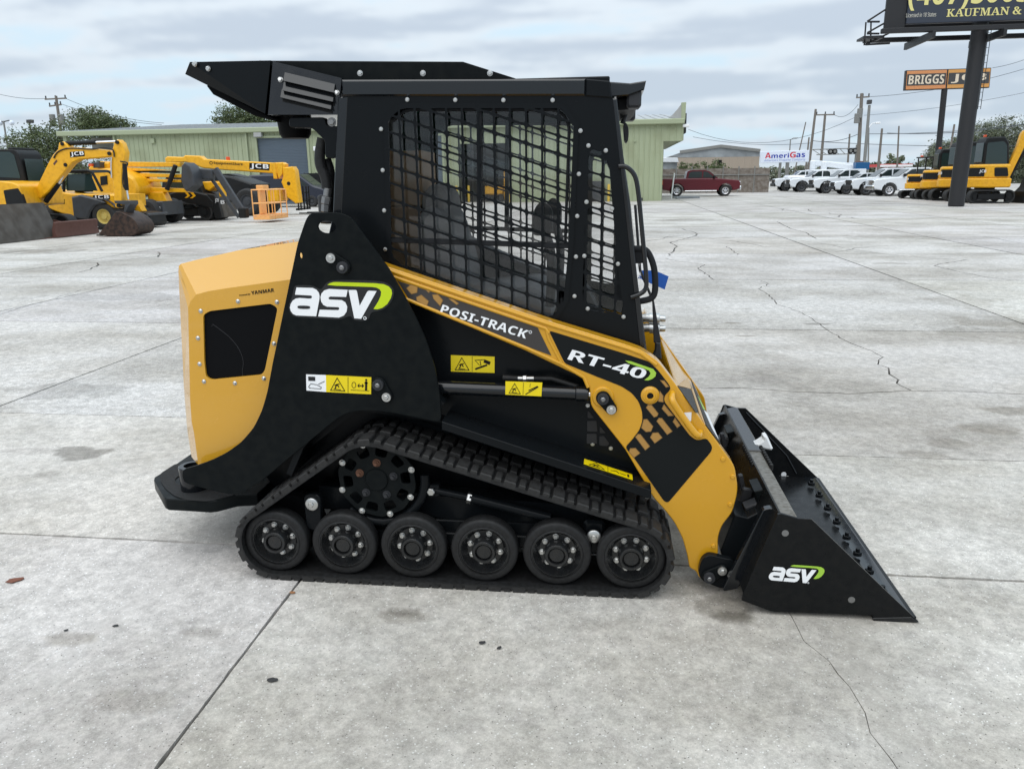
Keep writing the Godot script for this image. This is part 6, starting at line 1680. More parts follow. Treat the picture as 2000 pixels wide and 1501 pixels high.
func make_buildings() -> void:
	var zf := -49.5
	var b := thing("metal_building", "long pale green metal sided building with grey roof across the back of the yard", "building", Vector3(-15, 0, zf))
	# front wall in pieces round the openings
	for s in [[-33.4, -23.2, 0.0, 4.75], [-23.2, -19.55, 4.35, 4.75], [-19.55, -12.9, 0.0, 4.75], [-12.9, -10.3, 4.3, 4.75], [-10.3, -9.25, 0.0, 4.75], [-9.25, -6.0, 3.75, 4.75], [-6.0, 4.0, 0.0, 4.75]]:
		var g := W(b)
		siding(g, s[0], s[1], s[2], s[3], zf, 1.0)
		part("wall", g, M.siding_green, b)
	for s in [[-37.3, -58.0, -36.9], [4.0, -66.0, 3.96]]:
		part("end_wall", W(b).box(Vector3(s[0] if s[0] > 0 else -33.4, 2.35, (zf + s[1]) / 2 - 0.1), Vector3(0.1, 4.7, zf - s[1] - 0.3)), M.siding_green, b)
	part("back_wall", W(b).box(Vector3(-14.7, 2.35, -66.0), Vector3(37.4, 4.7, 0.1)), M.bare_sheet, b)
	part("inner_floor", W(b).box(Vector3(-14.7, 0.011, -57.8), Vector3(37.2, 0.01, 16.2)), M.bare_sheet, b)
	# roof and eaves
	var g := W(b)
	var rx0 := -37.5
	var rx1 := 5.25
	g.quad(Vector3(rx0, 5.0, zf + 0.35), Vector3(rx1, 5.0, zf + 0.35), Vector3(rx1, 6.5, -66.0), Vector3(rx0, 6.5, -66.0), Vector3(0, 1, 0))
	g.quad(Vector3(rx0, 4.9, zf + 0.3), Vector3(rx1, 4.9, zf + 0.3), Vector3(rx1, 6.4, -66.0), Vector3(rx0, 6.4, -66.0), Vector3(0, -1, 0))
	part("roof", g, M.roof_metal, b)
	var x := rx0 + 0.2
	g = W(b)
	while x < rx1 - 0.1:
		g.bar(Vector3(x, 5.02, zf + 0.35), Vector3(x, 6.52, -66.0), 0.06, 0.05)
		x += 0.6
	var rs := part("roof_seams", g, M.roof_metal, b)
	rs.set_meta("kind", "stuff")
	part("gutter", W(b).box(Vector3((rx0 + rx1) / 2, 4.87, zf + 0.2), Vector3(rx1 - rx0, 0.32, 0.4), 0.04), M.trim_green, b)
	for px in [-33.42, -23.85]:
		part("downpipe", W(b).box(Vector3(px, 2.36, zf + 0.1), Vector3(0.14, 4.7, 0.12), 0.01), M.trim_green, b)
	# open bay at the left end
	for px in [-37.1]:
		part("bay_post", W(b).box(Vector3(px, 2.36, zf), Vector3(0.25, 4.72, 0.25), 0.01), M.trim_green, b)
	part("bay_header", W(b).box(Vector3(-35.3, 4.25, zf - 3.0), Vector3(3.8, 1.0, 0.2)), M.bare_sheet, b)
	# roller doors, each of many narrow slats
	for d in [[-23.2, -19.55, 4.35], [-12.9, -10.3, 4.3]]:
		var door := group("roller_door", b)
		for s in [d[0], d[1]]:
			part("door_jamb", W(b).box(Vector3(s, d[2] / 2, zf + 0.02), Vector3(0.16, d[2], 0.14), 0.01), M.trim_green, door)
		part("door_head", W(b).box(Vector3((d[0] + d[1]) / 2, d[2] + 0.07, zf + 0.03), Vector3(d[1] - d[0] + 0.16, 0.14, 0.15), 0.01), M.trim_green, door)
		g = W(b)
		var n := 44
		for i in n:
			var y0: float = d[2] * i / n
			var y1: float = d[2] * (i + 0.8) / n
			var y2: float = d[2] * (i + 1) / n
			g.quad(Vector3(d[0] + 0.08, y0, zf - 0.1), Vector3(d[1] - 0.08, y0, zf - 0.1), Vector3(d[1] - 0.08, y1, zf - 0.07), Vector3(d[0] + 0.08, y1, zf - 0.07), Vector3(0, -0.2, 1))
			g.quad(Vector3(d[0] + 0.08, y1, zf - 0.07), Vector3(d[1] - 0.08, y1, zf - 0.07), Vector3(d[1] - 0.08, y2, zf - 0.1), Vector3(d[0] + 0.08, y2, zf - 0.1), Vector3(0, 1, 0.5))
		part("door_curtain", g, M.door_blue, door)
	for s in [-9.25, -6.0]:
		part("bay_jamb", W(b).box(Vector3(s, 1.9, zf + 0.02), Vector3(0.16, 3.8, 0.14), 0.01), M.trim_green, b)
	# wall fittings
	part("wall_lamp", W(b).box(Vector3(-22.9, 4.55, zf + 0.25), Vector3(0.55, 0.3, 0.3), 0.03), M.roof_metal, b)
	part("security_camera", W(b).bar(Vector3(-33.0, 4.35, zf + 0.35), Vector3(-32.6, 4.2, zf + 0.5), 0.15, 0.18, 0.02), M.decal_white, b)
	part("junction_box", W(b).box(Vector3(-30.6, 4.3, zf + 0.1), Vector3(0.3, 0.32, 0.16), 0.02), M.trim_green, b)
	part("wall_lamp", W(b).box(Vector3(-19.0, 3.6, zf + 0.15), Vector3(0.25, 0.3, 0.25), 0.03), M.decal_white, b)
	part("wall_knob", W(b).rod(Vector3(2.2, 3.75, zf), Vector3(2.2, 3.75, zf + 0.12), 0.08, 10), M.trim_green, b)
	part("wall_vent", W(b).box(Vector3(2.66, 0.12, zf + 0.05), Vector3(0.3, 0.18, 0.1)), M.dark_panel, b)
	g = W(b)
	siding(g, 0.4, 1.3, 0.02, 2.25, zf + 0.045, 1.0, 0.45)
	part("side_door", g, M.siding_green, b)
	# overhang at the right end: box gable hanging out over the drive
	g = W(b)
	siding(g, 4.0, 5.2, 3.7, 4.75, zf, 1.0, 0.4)
	part("overhang_face", g, M.siding_green, b)
	g = W(b)
	g.quad(Vector3(4.0, 3.69, zf), Vector3(5.2, 3.75, zf), Vector3(5.2, 3.75, -66), Vector3(4.0, 3.4, -66), Vector3(0, -1, 0))
	part("soffit", g, M.trim_green, b)
	part("overhang_side", W(b).box(Vector3(5.2, 4.25, -57.8), Vector3(0.1, 1.05, 16.5)), M.siding_green, b)
	# parapet wing rising over the roof
	var wp := pv([4.2337,5.0819,4.4565,5.2393,4.7482,5.5511,5.0353,5.9343,5.0765,5.006])
	part("parapet_wing", W(b).plate(wp, zf + 0.05, zf + 0.3), M.roof_metal, b)
	part("parapet_post", W(b).plate(pv([4.9998,5.9653,5.2865,5.9782,5.2741,4.9217,5.0305,4.9266]), zf + 0.02, zf + 0.34), M.trim_green, b)
	part("sign_case", W(b).plate(pv([5.2934,5.3854,5.4194,5.3925,5.4337,4.206,5.3201,4.134]), zf - 3.0, zf - 0.45), M.dark_panel, b)
	part("flood_lamp", W(b).box(Vector3(5.35, 4.6, zf + 0.1), Vector3(0.4, 0.18, 0.3), 0.03), M.decal_white, b)
	# yellow bollards by the doors
	for q in [[-10.0, 1], [-9.4, 2], [-5.8, 3], [-1.2, 4], [0.6, 5], [-8.8, 6]]:
		var o := thing("bollard", ["yellow steel bollard left of the open bay", "yellow steel bollard beside the left jamb of the open bay", "yellow steel bollard beside the right jamb of the open bay", "yellow steel bollard by the grey box under the wall", "yellow steel bollard nearest the small side door", "yellow steel bollard just inside the open bay"][q[1] - 1], "bollard", Vector3(q[0], 0, zf + (0.5 if q[1] < 6 else -0.7)), 0.0, "bollards along the green wall")
		part("post", Geo.new().lathe(pv([0,1.1,0.06,1.09,0.085,1.05,0.085,0.0]), 14, Transform3D(Basis(Vector3(1, 0, 0), Vector3(0, 0, -1), Vector3(0, 1, 0)), Vector3.ZERO)), M.bollard_yellow, o)
	var fm := thing("forklift", "yellow machine parked inside the dark open bay", "forklift", Vector3(-7.2, 0, -51.5))
	part("body", Geo.new().box(Vector3(0, 0.75, 0), Vector3(1.3, 0.6, 0.9), 0.08), M.fleet_yellow, fm)
	part("mast", Geo.new().box(Vector3(0.75, 1.1, 0), Vector3(0.12, 2.0, 0.8), 0.02), M.fleet_yellow, fm)
	for x2 in [-0.45, 0.45]: tyre(fm, Vector3(x2, 0.25, 0.45), 0.25, 0.2, M.fleet_grey)
	part("overhead_guard", Geo.new().box(Vector3(-0.1, 2.0, 0), Vector3(1.0, 0.08, 0.9), 0.02).rod(Vector3(-0.5, 1, 0.4), Vector3(-0.5, 2, 0.4), 0.04).rod(Vector3(0.35, 1, 0.4), Vector3(0.35, 2, 0.4), 0.04), M.fleet_black, fm)
	var gb := thing("utility_cabinet", "grey utility cabinet standing between bollards against the green wall", "cabinet", Vector3(-0.3, 0, zf + 0.45))
	part("case", Geo.new().box(Vector3(0, 0.65, 0), Vector3(0.9, 1.3, 0.5), 0.03), M.fleet_grey, gb)
	part("case_door", Geo.new().box(Vector3(0, 0.68, 0.26), Vector3(0.76, 1.1, 0.02), 0.005), M.fleet_grey, gb)
	# dark vehicle and screen by the roller door
	var dk := thing("parked_van", "dark blue parked van behind the telehandler forks by the roller door", "van", Vector3(-18.6, 0, -44.0))
	part("body", Geo.new().plate(Geo.fillet(pv([-2.4,0.35,-2.4,1.9,0.7,1.95,1.6,1.25,2.3,1.05,2.4,0.4]), 0.15, 3), -0.9, 0.9, 0.08), M.van_blue, dk)
	part("side_window", Geo.new().plate(Geo.fillet(pv([-0.3,1.2,-0.3,1.75,0.65,1.78,1.3,1.25]), 0.05, 2), 0.89, 0.905), M.tinted_glass, dk)
	part("windscreen", Geo.new().bar(Vector3(0.78, 1.88, 0), Vector3(1.58, 1.27, 0), 1.5, 0.03), M.tinted_glass, dk)
	for x2 in [-1.5, 1.5]:
		for z2 in [0.85, -0.85]: tyre(dk, Vector3(x2, 0.34, z2), 0.34, 0.22, M.fleet_grey)
	var sc := thing("screen_fence", "black mesh screen fence standing against the green wall by the roller door", "fence", Vector3(-18.3, 0, -47.2))
	part("screen", Geo.new().box(Vector3(0, 1.0, 0), Vector3(1.6, 2.0, 0.05)), M.fleet_black, sc)
	for x2 in [-0.8, 0.0, 0.8]: part("post", Geo.new().box(Vector3(x2, 1.02, -0.05), Vector3(0.07, 2.04, 0.07), 0.01), M.fleet_grey, sc)

# ---------------------------------------------------------------- trees
func tree(label: String, cat: String, at: Vector3, lobes: Array, trunk: float, leaf: float, count: int, seed_: int, m: Material, grp := "") -> void:
	var o := thing("tree" if cat == "tree" else "bush", label, cat, at, 0.0, grp)
	var rng := RandomNumberGenerator.new()
	rng.seed = seed_
	if trunk > 0.0:
		var g := Geo.new()
		var top: Vector3 = lobes[0][0]
		g.tube(PackedVector3Array([Vector3.ZERO, Vector3(top.x * 0.15, top.y * 0.35, 0), Vector3(top.x * 0.6, top.y * 0.8, top.z * 0.5)]), trunk, 8)
		for lb in lobes:
			var c: Vector3 = lb[0]
			g.tube(PackedVector3Array([Vector3(top.x * 0.15, top.y * 0.35, 0), (Vector3(top.x * 0.2, top.y * 0.4, 0) + c) / 2 + Vector3(0, -0.3, 0), c]), trunk * 0.4, 6)
		part("trunk", g, M.bark, o)
	var v := PackedVector3Array()
	var n := PackedVector3Array()
	var col := PackedColorArray()
	var total := 0.0
	for lb in lobes: total += lb[1].x * lb[1].y * lb[1].z
	for lb in lobes:
		var c: Vector3 = lb[0]
		var r: Vector3 = lb[1]
		var mine := int(count * r.x * r.y * r.z / total)
		var clumps := maxi(5, mine / 34)
		for k in clumps:
			var d := Vector3(rng.randfn(), rng.randfn(), rng.randfn()).normalized()
			var q := c + d * r * pow(rng.randf(), 0.4)
			var spread := rng.randf_range(0.5, 1.1) * r.length() * 0.17
			var tone := rng.randf_range(0.75, 1.2)
			for j in 34:
				var p := q + Vector3(rng.randfn(), rng.randfn() * 0.7, rng.randfn()) * spread * 0.6
				var a := Vector3(rng.randfn(), rng.randfn() * 0.6, rng.randfn()).normalized()
				var b := a.cross(Vector3(rng.randfn(), rng.randfn(), rng.randfn())).normalized()
				var s := leaf * rng.randf_range(0.6, 1.3)
				var nn := a.cross(b).normalized()
				if nn.y < 0: nn = -nn
				var t0 := p - a * s
				var t1 := p + b * s * 0.45
				var t2 := p + a * s
				var t3 := p - b * s * 0.45
				var cc := Color(tone * rng.randf_range(0.85, 1.15), tone * rng.randf_range(0.9, 1.1), tone * rng.randf_range(0.7, 1.1))
				for tr in [[t0, t1, t2], [t0, t2, t3]]:
					var f: Vector3 = (tr[2] - tr[0]).cross(tr[1] - tr[0])
					if f.dot(nn) < 0: tr = [tr[0], tr[2], tr[1]]
					for w in tr:
						v.append(w)
						n.append(nn)
						col.append(cc)
	var arr := []
	arr.resize(Mesh.ARRAY_MAX)
	arr[Mesh.ARRAY_VERTEX] = v
	arr[Mesh.ARRAY_NORMAL] = n
	arr[Mesh.ARRAY_COLOR] = col
	var mesh := ArrayMesh.new()
	mesh.add_surface_from_arrays(Mesh.PRIMITIVE_TRIANGLES, arr)
	inst("crown", mesh, m, o)

func at_z(a: Array, z: float) -> Vector3:
	return Vector3(a[0], a[1], z)

func make_trees() -> void:
	mat("bark", lin(0.09, 0.075, 0.06), 0.9)
	var m := mat("oak_leaf", lin(0.095, 0.125, 0.05), 0.6)
	m.vertex_color_use_as_albedo = true
	m = mat("pine_leaf_hazed", lin(0.15, 0.17, 0.12), 0.65)  # distance haze is put into this colour as a paler leaf tone
	m.vertex_color_use_as_albedo = true
	m = mat("bush_leaf", lin(0.10, 0.135, 0.05), 0.6)
	m.vertex_color_use_as_albedo = true
	var b := Vector3(-40.5, 0, -58)
	var L := func(px: Array, z: float, o: Vector3, r: Vector3) -> Array: return [Vector3(px[0], px[1], z) - o, r]
	tree("dark broad oak tree left of the green building behind the excavator cab", "tree", b, [L.call([-44.8334,4.5187], -58, b, Vector3(2.1, 1.6, 2.2)), L.call([-46.3459,4.9433], -58, b, Vector3(1.7, 1.2, 2)), L.call([-47.8291,4.3668], -58, b, Vector3(1.5, 0.9, 1.8)), L.call([-43.7889,5.2962], -58, b, Vector3(1.2, 1.2, 1.6)), L.call([-44.9344,2.7094], -58, b, Vector3(2.6, 1.8, 2)), L.call([-40.9601,2.0523], -58, b, Vector3(3.4, 1.6, 2))], 0.3, 0.1, 19000, 3, M.oak_leaf)
	b = Vector3(-41.5, 0, -74)
	tree("rounded green tree rising over the left end of the green roof", "tree", b, [L.call([-51.9041,7.4658], -74, b, Vector3(2.2, 1.7, 2.4)), L.call([-52.3403,8.2138], -74, b, Vector3(1.1, 0.9, 1.3)), L.call([-49.6888,7.3238], -74, b, Vector3(1.8, 1.0, 2)), L.call([-48.3465,7.0023], -74, b, Vector3(1.2, 0.7, 1.5)), L.call([-50.9468,6.4574], -74, b, Vector3(3.2, 1.4, 2))], 0.3, 0.11, 14000, 5, M.oak_leaf)
	b = Vector3(-29, 0, -74)
	tree("green tree showing over the roof beneath the loader's air conditioner", "tree", b, [L.call([-36.0012,7.6348], -74, b, Vector3(2.1, 1.3, 2.4)), L.call([-37.3637,7.4215], -74, b, Vector3(1.3, 0.8, 1.6)), L.call([-34.1805,7.2136], -74, b, Vector3(2.0, 1.0, 2)), L.call([-35.331,6.4154], -74, b, Vector3(3.5, 1.5, 2))], 0.3, 0.11, 14000, 7, M.oak_leaf)
	# the pines on the far right
	var k := 0
	for q in [[[52.1219,4.8067], 3.2, 3.4], [[53.5494,5.2668], 3.0, 3.0], [[55.1619,5.7899], 3.2, 3.4], [[56.8114,5.0755], 3.0, 3.2], [[58.8882,5.521], 3.6, 3.6], [[48.9065,4.3717], 2.6, 2.2], [[47.4386,4.0457], 2.2, 1.7], [[57.8233,3.6814], 3.4, 2.4]]:
		var o := Vector3(q[0][0], 0, -118 - k % 3)
		var c := Vector3(0, q[0][1], 0)
		tree(["thin pine tree just right of the billboard pole", "pine tree second right of the billboard pole", "tall pine tree third right of the billboard pole", "pine tree behind the raised excavator boom", "pine tree cut by the right edge behind the excavator boom", "low pine tree just left of the billboard pole", "lowest pine tree left of the sign pole", "low broad pine behind the right excavator cab"][k], "tree", o, [[c, Vector3(q[1], q[2], 2.2)], [c + Vector3(q[1] * 0.5, q[2] * 0.5, 0), Vector3(q[1] * 0.5, q[2] * 0.5, 1.5)], [c + Vector3(-q[1] * 0.4, -q[2] * 0.6, 0), Vector3(q[1] * 0.8, q[2] * 0.6, 1.5)], [c + Vector3(0, -q[2], 0), Vector3(q[1], q[2] * 0.8, 1.5)]], 0.28, 0.13, 9000, 20 + k, M.pine_leaf_hazed, "pines along the far right")
		k += 1
	# the distant wood reads as one mass
	var wood := Node3D.new()
	var rng := RandomNumberGenerator.new()
	rng.seed = 9
	wood.free()
	var lob := []
	var o2 := Vector3(60, 0, -190)
	var wx := -35.0
	while wx < 75.0:
		lob.append([Vector3(wx + rng.randf_range(-1, 1), rng.randf_range(0.5, 2.6), rng.randf_range(-3, 3)), Vector3(rng.randf_range(2.5, 4.5), rng.randf_range(1.6, 3.2), 2.5)])
		wx += 2.6
	tree("far wood", "wood", o2, lob, 0.0, 0.45, 30000, 60, M.pine_leaf_hazed)
	var wnode: Node3D = get_child(get_child_count() - 1)
	wnode.name = "distant_wood"
	wnode.set_meta("kind", "stuff")
	wnode.set_meta("label", "distant grey green wood along the horizon behind the poles")
	# bushes by the fence
	k = 0
	for q in [[[7.7263,2.5762], 1.2], [[8.46,2.4237], 1.1], [[9.5212,2.4568], 1.3], [[10.6189,2.6313], 1.5], [[11.3662,2.1479], 1.3], [[7.4032,2.1996], 1.0]]:
		var o := Vector3(q[0][0], 0, -76)
		tree(["leafy shrub behind the red pickup's rear window", "leafy shrub left of centre behind the red pickup cab", "leafy shrub directly over the red pickup cab", "tallest leafy shrub over the red pickup hood", "dry leafy shrub at the red pickup's front", "leafy shrub behind the red pickup's bed"][k], "bush", o, [[Vector3(0, q[0][1] - 0.6, 0), Vector3(q[1] * 0.9, q[1] * 0.7, 1.0)], [Vector3(0.3, q[0][1] * 0.4, 0), Vector3(q[1] * 1.1, q[0][1] * 0.5, 1)]], 0.06, 0.09, 4000, 40 + k, M.bush_leaf, "shrubs behind the fence")
		k += 1

# ---------------------------------------------------------------- vehicles on the right
func pickup(label: String, at: Vector3, turn: float, paint: Material, trim: Material, rim: Material, grp: String, cab_len := 1.0, big := 1.0, called := "pickup_truck", bed := true) -> Node3D:
	var t := thing(called, label, "pickup", at, turn, grp)
	t.scale = Vector3.ONE * big
	var arch := func(cx: float) -> Array:
		var a := []
		for i in 9: a.append_array([cx + cos(PI - PI * i / 8.0) * 0.53, 0.42 + sin(PI * i / 8.0) * 0.53])
		return a
	var low: Array = [-2.9, 0.6, -2.85, 0.52] + arch.call(-1.8) + arch.call(1.8) + [2.75, 0.5, 2.86, 0.62, 2.86, 1.0, 2.78, 1.14, 2.6, 1.18, 1.3, 1.3]
	if bed: low += [-0.95 * cab_len, 1.32, -2.85, 1.32, -2.92, 1.28]
	else: low += [-2.4, 1.28, -2.75, 1.1]
	part("body", Geo.new().plate(pv(low), -0.98, 0.98, 0.05), paint, t)
	var r0 := -0.95 * cab_len if bed else -2.3
	part("cab", Geo.new().plate(Geo.fillet(pv([1.28, 1.27, 0.5, 1.86, 0.2, 1.93, r0 + 0.35, 1.93, r0 + 0.05, 1.86, r0 - 0.05, 1.27]), 0.08, 3), -0.84, 0.84, 0.07), paint, t)
	for s in [1.0, -1.0]:
		var w := Geo.new()
		w.xf = Transform3D(Basis(), Vector3(0, 0, 0.836 * s))
		w.plate(Geo.fillet(pv([0.98, 1.36, 0.42, 1.8, 0.12, 1.83, 0.1, 1.36]), 0.03, 2), -0.01, 0.01)
		part("front_window", w, M.tinted_glass, t)
		w = Geo.new()
		w.xf = Transform3D(Basis(), Vector3(0, 0, 0.836 * s))
		w.plate(Geo.fillet(pv([0.02, 1.36, 0.02, 1.83, r0 + 0.4, 1.83, r0 + 0.2, 1.74, r0 + 0.12, 1.36]), 0.03, 2), -0.01, 0.01)
		part("rear_window", w, M.tinted_glass, t)
		part("mirror", Geo.new().box(Vector3(0.92, 1.42, 1.02 * s), Vector3(0.12, 0.22, 0.22), 0.02), M.fleet_black, t)
		part("headlight", Geo.new().box(Vector3(2.8, 0.98, 0.74 * s), Vector3(0.16, 0.2, 0.36), 0.03), M.chrome, t)
		part("tail_light", Geo.new().box(Vector3(-2.9, 1.05, 0.88 * s), Vector3(0.1, 0.36, 0.18), 0.02), M.beacon, t)
		part("arch_trim", Geo.new().plate(pv(arch.call(1.8) + [2.39, 0.42, 2.3, 0.75, 2.1, 0.96, 1.8, 1.05, 1.5, 0.96, 1.28, 0.75, 1.21, 0.42]), 0.975 * s, 0.995 * s), trim if trim != M.chrome else paint, t)
		part("side_step", Geo.new().rod(Vector3(-1.2, 0.4, 0.95 * s), Vector3(1.15, 0.4, 0.95 * s), 0.05, 8), trim, t)
		for x in [1.8, -1.8]:
			var k := group("wheel", t, Vector3(x, 0.42, 0.86 * s))
			k.scale.z = s
			part("tyre", Geo.new().lathe(pv([0.24,0.1,0.27,0.12,0.38,0.12,0.42,0.08,0.42,-0.12,0.0,-0.12]), 28), M.tyre, k)
			part("rim", Geo.new().lathe(pv([0.0,0.1,0.07,0.1,0.08,0.07,0.19,0.06,0.22,0.1,0.26,0.115]), 24), rim, k)
			for i in 6:
				var a := TAU * i / 6
				part("spoke_gap", Geo.new().plate(circle(Vector2(cos(a), sin(a)) * 0.15, 0.045, 8), 0.066, 0.07), M.ink, k)
	part("windscreen", Geo.new().bar(Vector3(0.56, 1.83, 0), Vector3(1.22, 1.33, 0), 1.5, 0.04), M.tinted_glass, t)
	part("grille", Geo.new().box(Vector3(2.84, 0.93, 0), Vector3(0.08, 0.36, 1.3), 0.02), M.ink if trim != M.chrome else M.chrome, t)
	part("front_bumper", Geo.new().box(Vector3(2.88, 0.6, 0), Vector3(0.16, 0.3, 1.94), 0.05), trim, t)
	part("rear_bumper", Geo.new().box(Vector3(-2.95, 0.58, 0), Vector3(0.18, 0.2, 1.8), 0.04), trim, t)
	return t

func mini_excavator(label: String, at: Vector3, turn: float, size: float, canopy: bool, boom: bool) -> Node3D:
	# local +x is where it digs, its rounded tail towards -x
	var t := thing("excavator", label, "excavator", at, turn, "excavators on the right")
	t.scale = Vector3.ONE * size
	for z in [0.62, -0.62]:
		var k := group("crawler_track", t)
		var p := PackedVector2Array()
		for i in 7: p.append(Vector2(0.75, 0.25) + Vector2.from_angle(-PI / 2 + PI * i / 6.0) * 0.25)
		for i in 7: p.append(Vector2(-0.75, 0.25) + Vector2.from_angle(PI / 2 + PI * i / 6.0) * 0.25)
		part("belt", Geo.new().plate(p, z - 0.16, z + 0.16, 0.015, [Geo.ccw(Geo.inset(Geo.ccw(p.duplicate()), 0.05))]), M.tyre, k)
		part("track_frame", Geo.new().box(Vector3(0, 0.25, z), Vector3(1.3, 0.22, 0.2), 0.02), M.fleet_black, k)
		for x in [-0.75, 0.75]: part("end_wheel", Geo.new().lathe(pv([0,0.02,0.08,0.02,0.09,0,0.17,0,0.19,0.02,0.19,-0.1]), 16, Transform3D(Basis(), Vector3(x, 0.25, z + 0.1))), M.fleet_black, k)
	part("turntable", Geo.new().rod(Vector3(0, 0.4, 0), Vector3(0, 0.62, 0), 0.42, 20), M.fleet_black, t)
	var plan := PackedVector2Array()
	for i in 13: plan.append(Vector2(-0.15, 0) + Vector2.from_angle(PI * 0.5 + PI * i / 12.0) * 0.8)
	plan.append(Vector2(0.75, -0.75))
	plan.append(Vector2(0.75, 0.75))
	var low := Geo.new()
	low.slab(plan, 0.92, 0.58, 0.04)
	part("tail_skirt", low, M.fleet_yellow, t)
	var up := Geo.inset(Geo.ccw(plan.duplicate()), 0.06)
	part("engine_cover", Geo.new().slab(up, 1.42, 0.9, 0.06), M.fleet_yellow, t)
	var grl := Geo.new()
	for i in 6:
		var a := PI * (0.62 + 0.12 * i * 0.55)
		var b := PI * (0.62 + 0.12 * (i + 1) * 0.55)
		var c := Vector3(-0.15, 0, 0)
		var r := 0.752
		var pa := c + Vector3(cos(a), 0, sin(a)) * r
		var pb := c + Vector3(cos(b), 0, sin(b)) * r
		grl.quad(pa + Vector3(0, 0.98, 0), pb + Vector3(0, 0.98, 0), pb + Vector3(0, 1.3, 0), pa + Vector3(0, 1.3, 0), Vector3(cos(a), 0, sin(a)))
	part("rear_grille", grl, M.fleet_black, t)
	part("side_vent", Geo.new().plate(Geo.fillet(pv([0.0, 0.98, -0.05, 1.3, 0.5, 1.3, 0.6, 0.98]), 0.05, 2), 0.69, 0.755), M.fleet_black, t)
	lettering("lettering", "JCB", Vector3(-0.96, 1.14, 0.0), 0.34, 0.14, M.decal_white, t, 0.0, 0.0, "Droid Sans", true, Basis(Vector3.UP, -PI / 2))
	if boom: lettering("lettering", "JCB", Vector3(-0.55, 1.16, 0.767), 0.3, 0.13, M.decal_white, t)
	if canopy:
		for x in [-0.1, 0.7]:
			for z in [-0.68, 0.1]: part("canopy_post", Geo.new().rod(Vector3(x, 1.3, z), Vector3(x, 2.35, z), 0.035, 8), M.fleet_black, t)
		part("canopy_roof", Geo.new().box(Vector3(0.3, 2.38, -0.3), Vector3(1.0, 0.08, 0.95), 0.03), M.fleet_black, t)
	else:
		part("cab", Geo.new().plate(Geo.fillet(pv([-0.25, 0.9, -0.3, 2.2, -0.2, 2.4, 0.55, 2.42, 0.75, 2.2, 0.9, 1.3, 0.85, 0.8]), 0.08, 3), -0.76, 0.12, 0.05), M.fleet_black, t)
		part("side_window", Geo.new().plate(Geo.fillet(pv([-0.18, 1.35, -0.2, 2.2, 0.5, 2.25, 0.66, 2.1, 0.78, 1.35]), 0.06, 2), 0.11, 0.128), M.green_glass, t)
		part("rear_window", Geo.new().box(Vector3(-0.3, 1.85, -0.32), Vector3(0.04, 0.7, 0.7), 0.01), M.green_glass, t)
	part("work_lamp", Geo.new().box(Vector3(-0.25, 2.45, -0.1), Vector3(0.1, 0.08, 0.14), 0.01), M.beacon, t)
	if boom:
		part("boom", Geo.new().plate(pv([0.7, 0.95, 1.1, 2.05, 1.2, 2.5, 1.3, 2.62, 1.36, 2.6, 1.5, 2.72, 1.9, 2.75, 2.0, 2.6, 1.7, 2.52, 1.55, 2.35, 1.35, 1.9, 0.95, 0.9]), -0.05, 0.17, 0.02), M.fleet_yellow, t)
		part("dipper_arm", Geo.new().plate(pv([1.85, 2.85, 2.0, 2.88, 2.1, 2.6, 1.95, 1.0, 1.75, 1.0, 1.82, 2.4]), -0.03, 0.15, 0.02), M.fleet_yellow, t)
		part("boom_cylinder", Geo.new().rod(Vector3(1.0, 0.9, 0.06), Vector3(1.6, 2.1, 0.06), 0.06, 10), M.fleet_black, t)
		part("dozer_blade", Geo.new().plate(pv([1.35, 0.0, 1.45, 0.0, 1.42, 0.2, 1.46, 0.4, 1.4, 0.42, 1.34, 0.2]), -0.85, 0.85, 0.01), M.fleet_black, t)
		part("digging_bucket", Geo.new().plate(pv([1.6, 0.0, 2.0, 0.05, 2.15, 0.3, 2.1, 0.7, 1.8, 0.95, 1.7, 0.6, 1.5, 0.4]), -0.35, 0.45, 0.03), M.fleet_black, t)
		lettering("lettering", "JCB", Vector3(1.42, 2.5, 0.175), 0.3, 0.13, M.decal_white, t, 0.7)
	return t

func pole(called: String, label: String, cat: String, px: Array, z: float, r: float, m: Material, arms: Array = [], grp := "") -> Node3D:
	# px: foot and tip on the plane z; the foot goes down to the ground along the same line
	var a := Vector3(px[0], px[1], z)
	var b := Vector3(px[2], px[3], z)
	var foot := a + (b - a) * (-a.y / (b.y - a.y))
	var o := thing(called, label, cat, foot, 0.0, grp)
	part("shaft", Geo.new().rod(Vector3.ZERO, b - foot, r, 10, r * 0.72), m, o)
	for q in arms:
		part("cross_arm", W(o).bar(Vector3(q[0], q[1], z), Vector3(q[2], q[3], z), 0.14, 0.14), m, o)
		for e in [0.05, 0.5, 0.95]:
			var p := Vector3(q[0], q[1], z).lerp(Vector3(q[2], q[3], z), e)
			part("insulator", W(o).rod(p, p + Vector3(0, 0.35, 0), 0.07, 8), M.fleet_grey, o)
	return o

func wire(label: String, a: Array, b: Array, z: float, sag: float, r := 0.022) -> void:
	var p := PackedVector3Array()
	for i in 13:
		var t := i / 12.0
		p.append(Vector3(lerpf(a[0], b[0], t), lerpf(a[1], b[1], t) - sag * 4.0 * t * (1.0 - t), z))
	var o := thing("power_line", label, "cable", p[0], 0.0, "overhead lines")
	part("cable", W(o).tube(p, r, 4), M.cable, o)

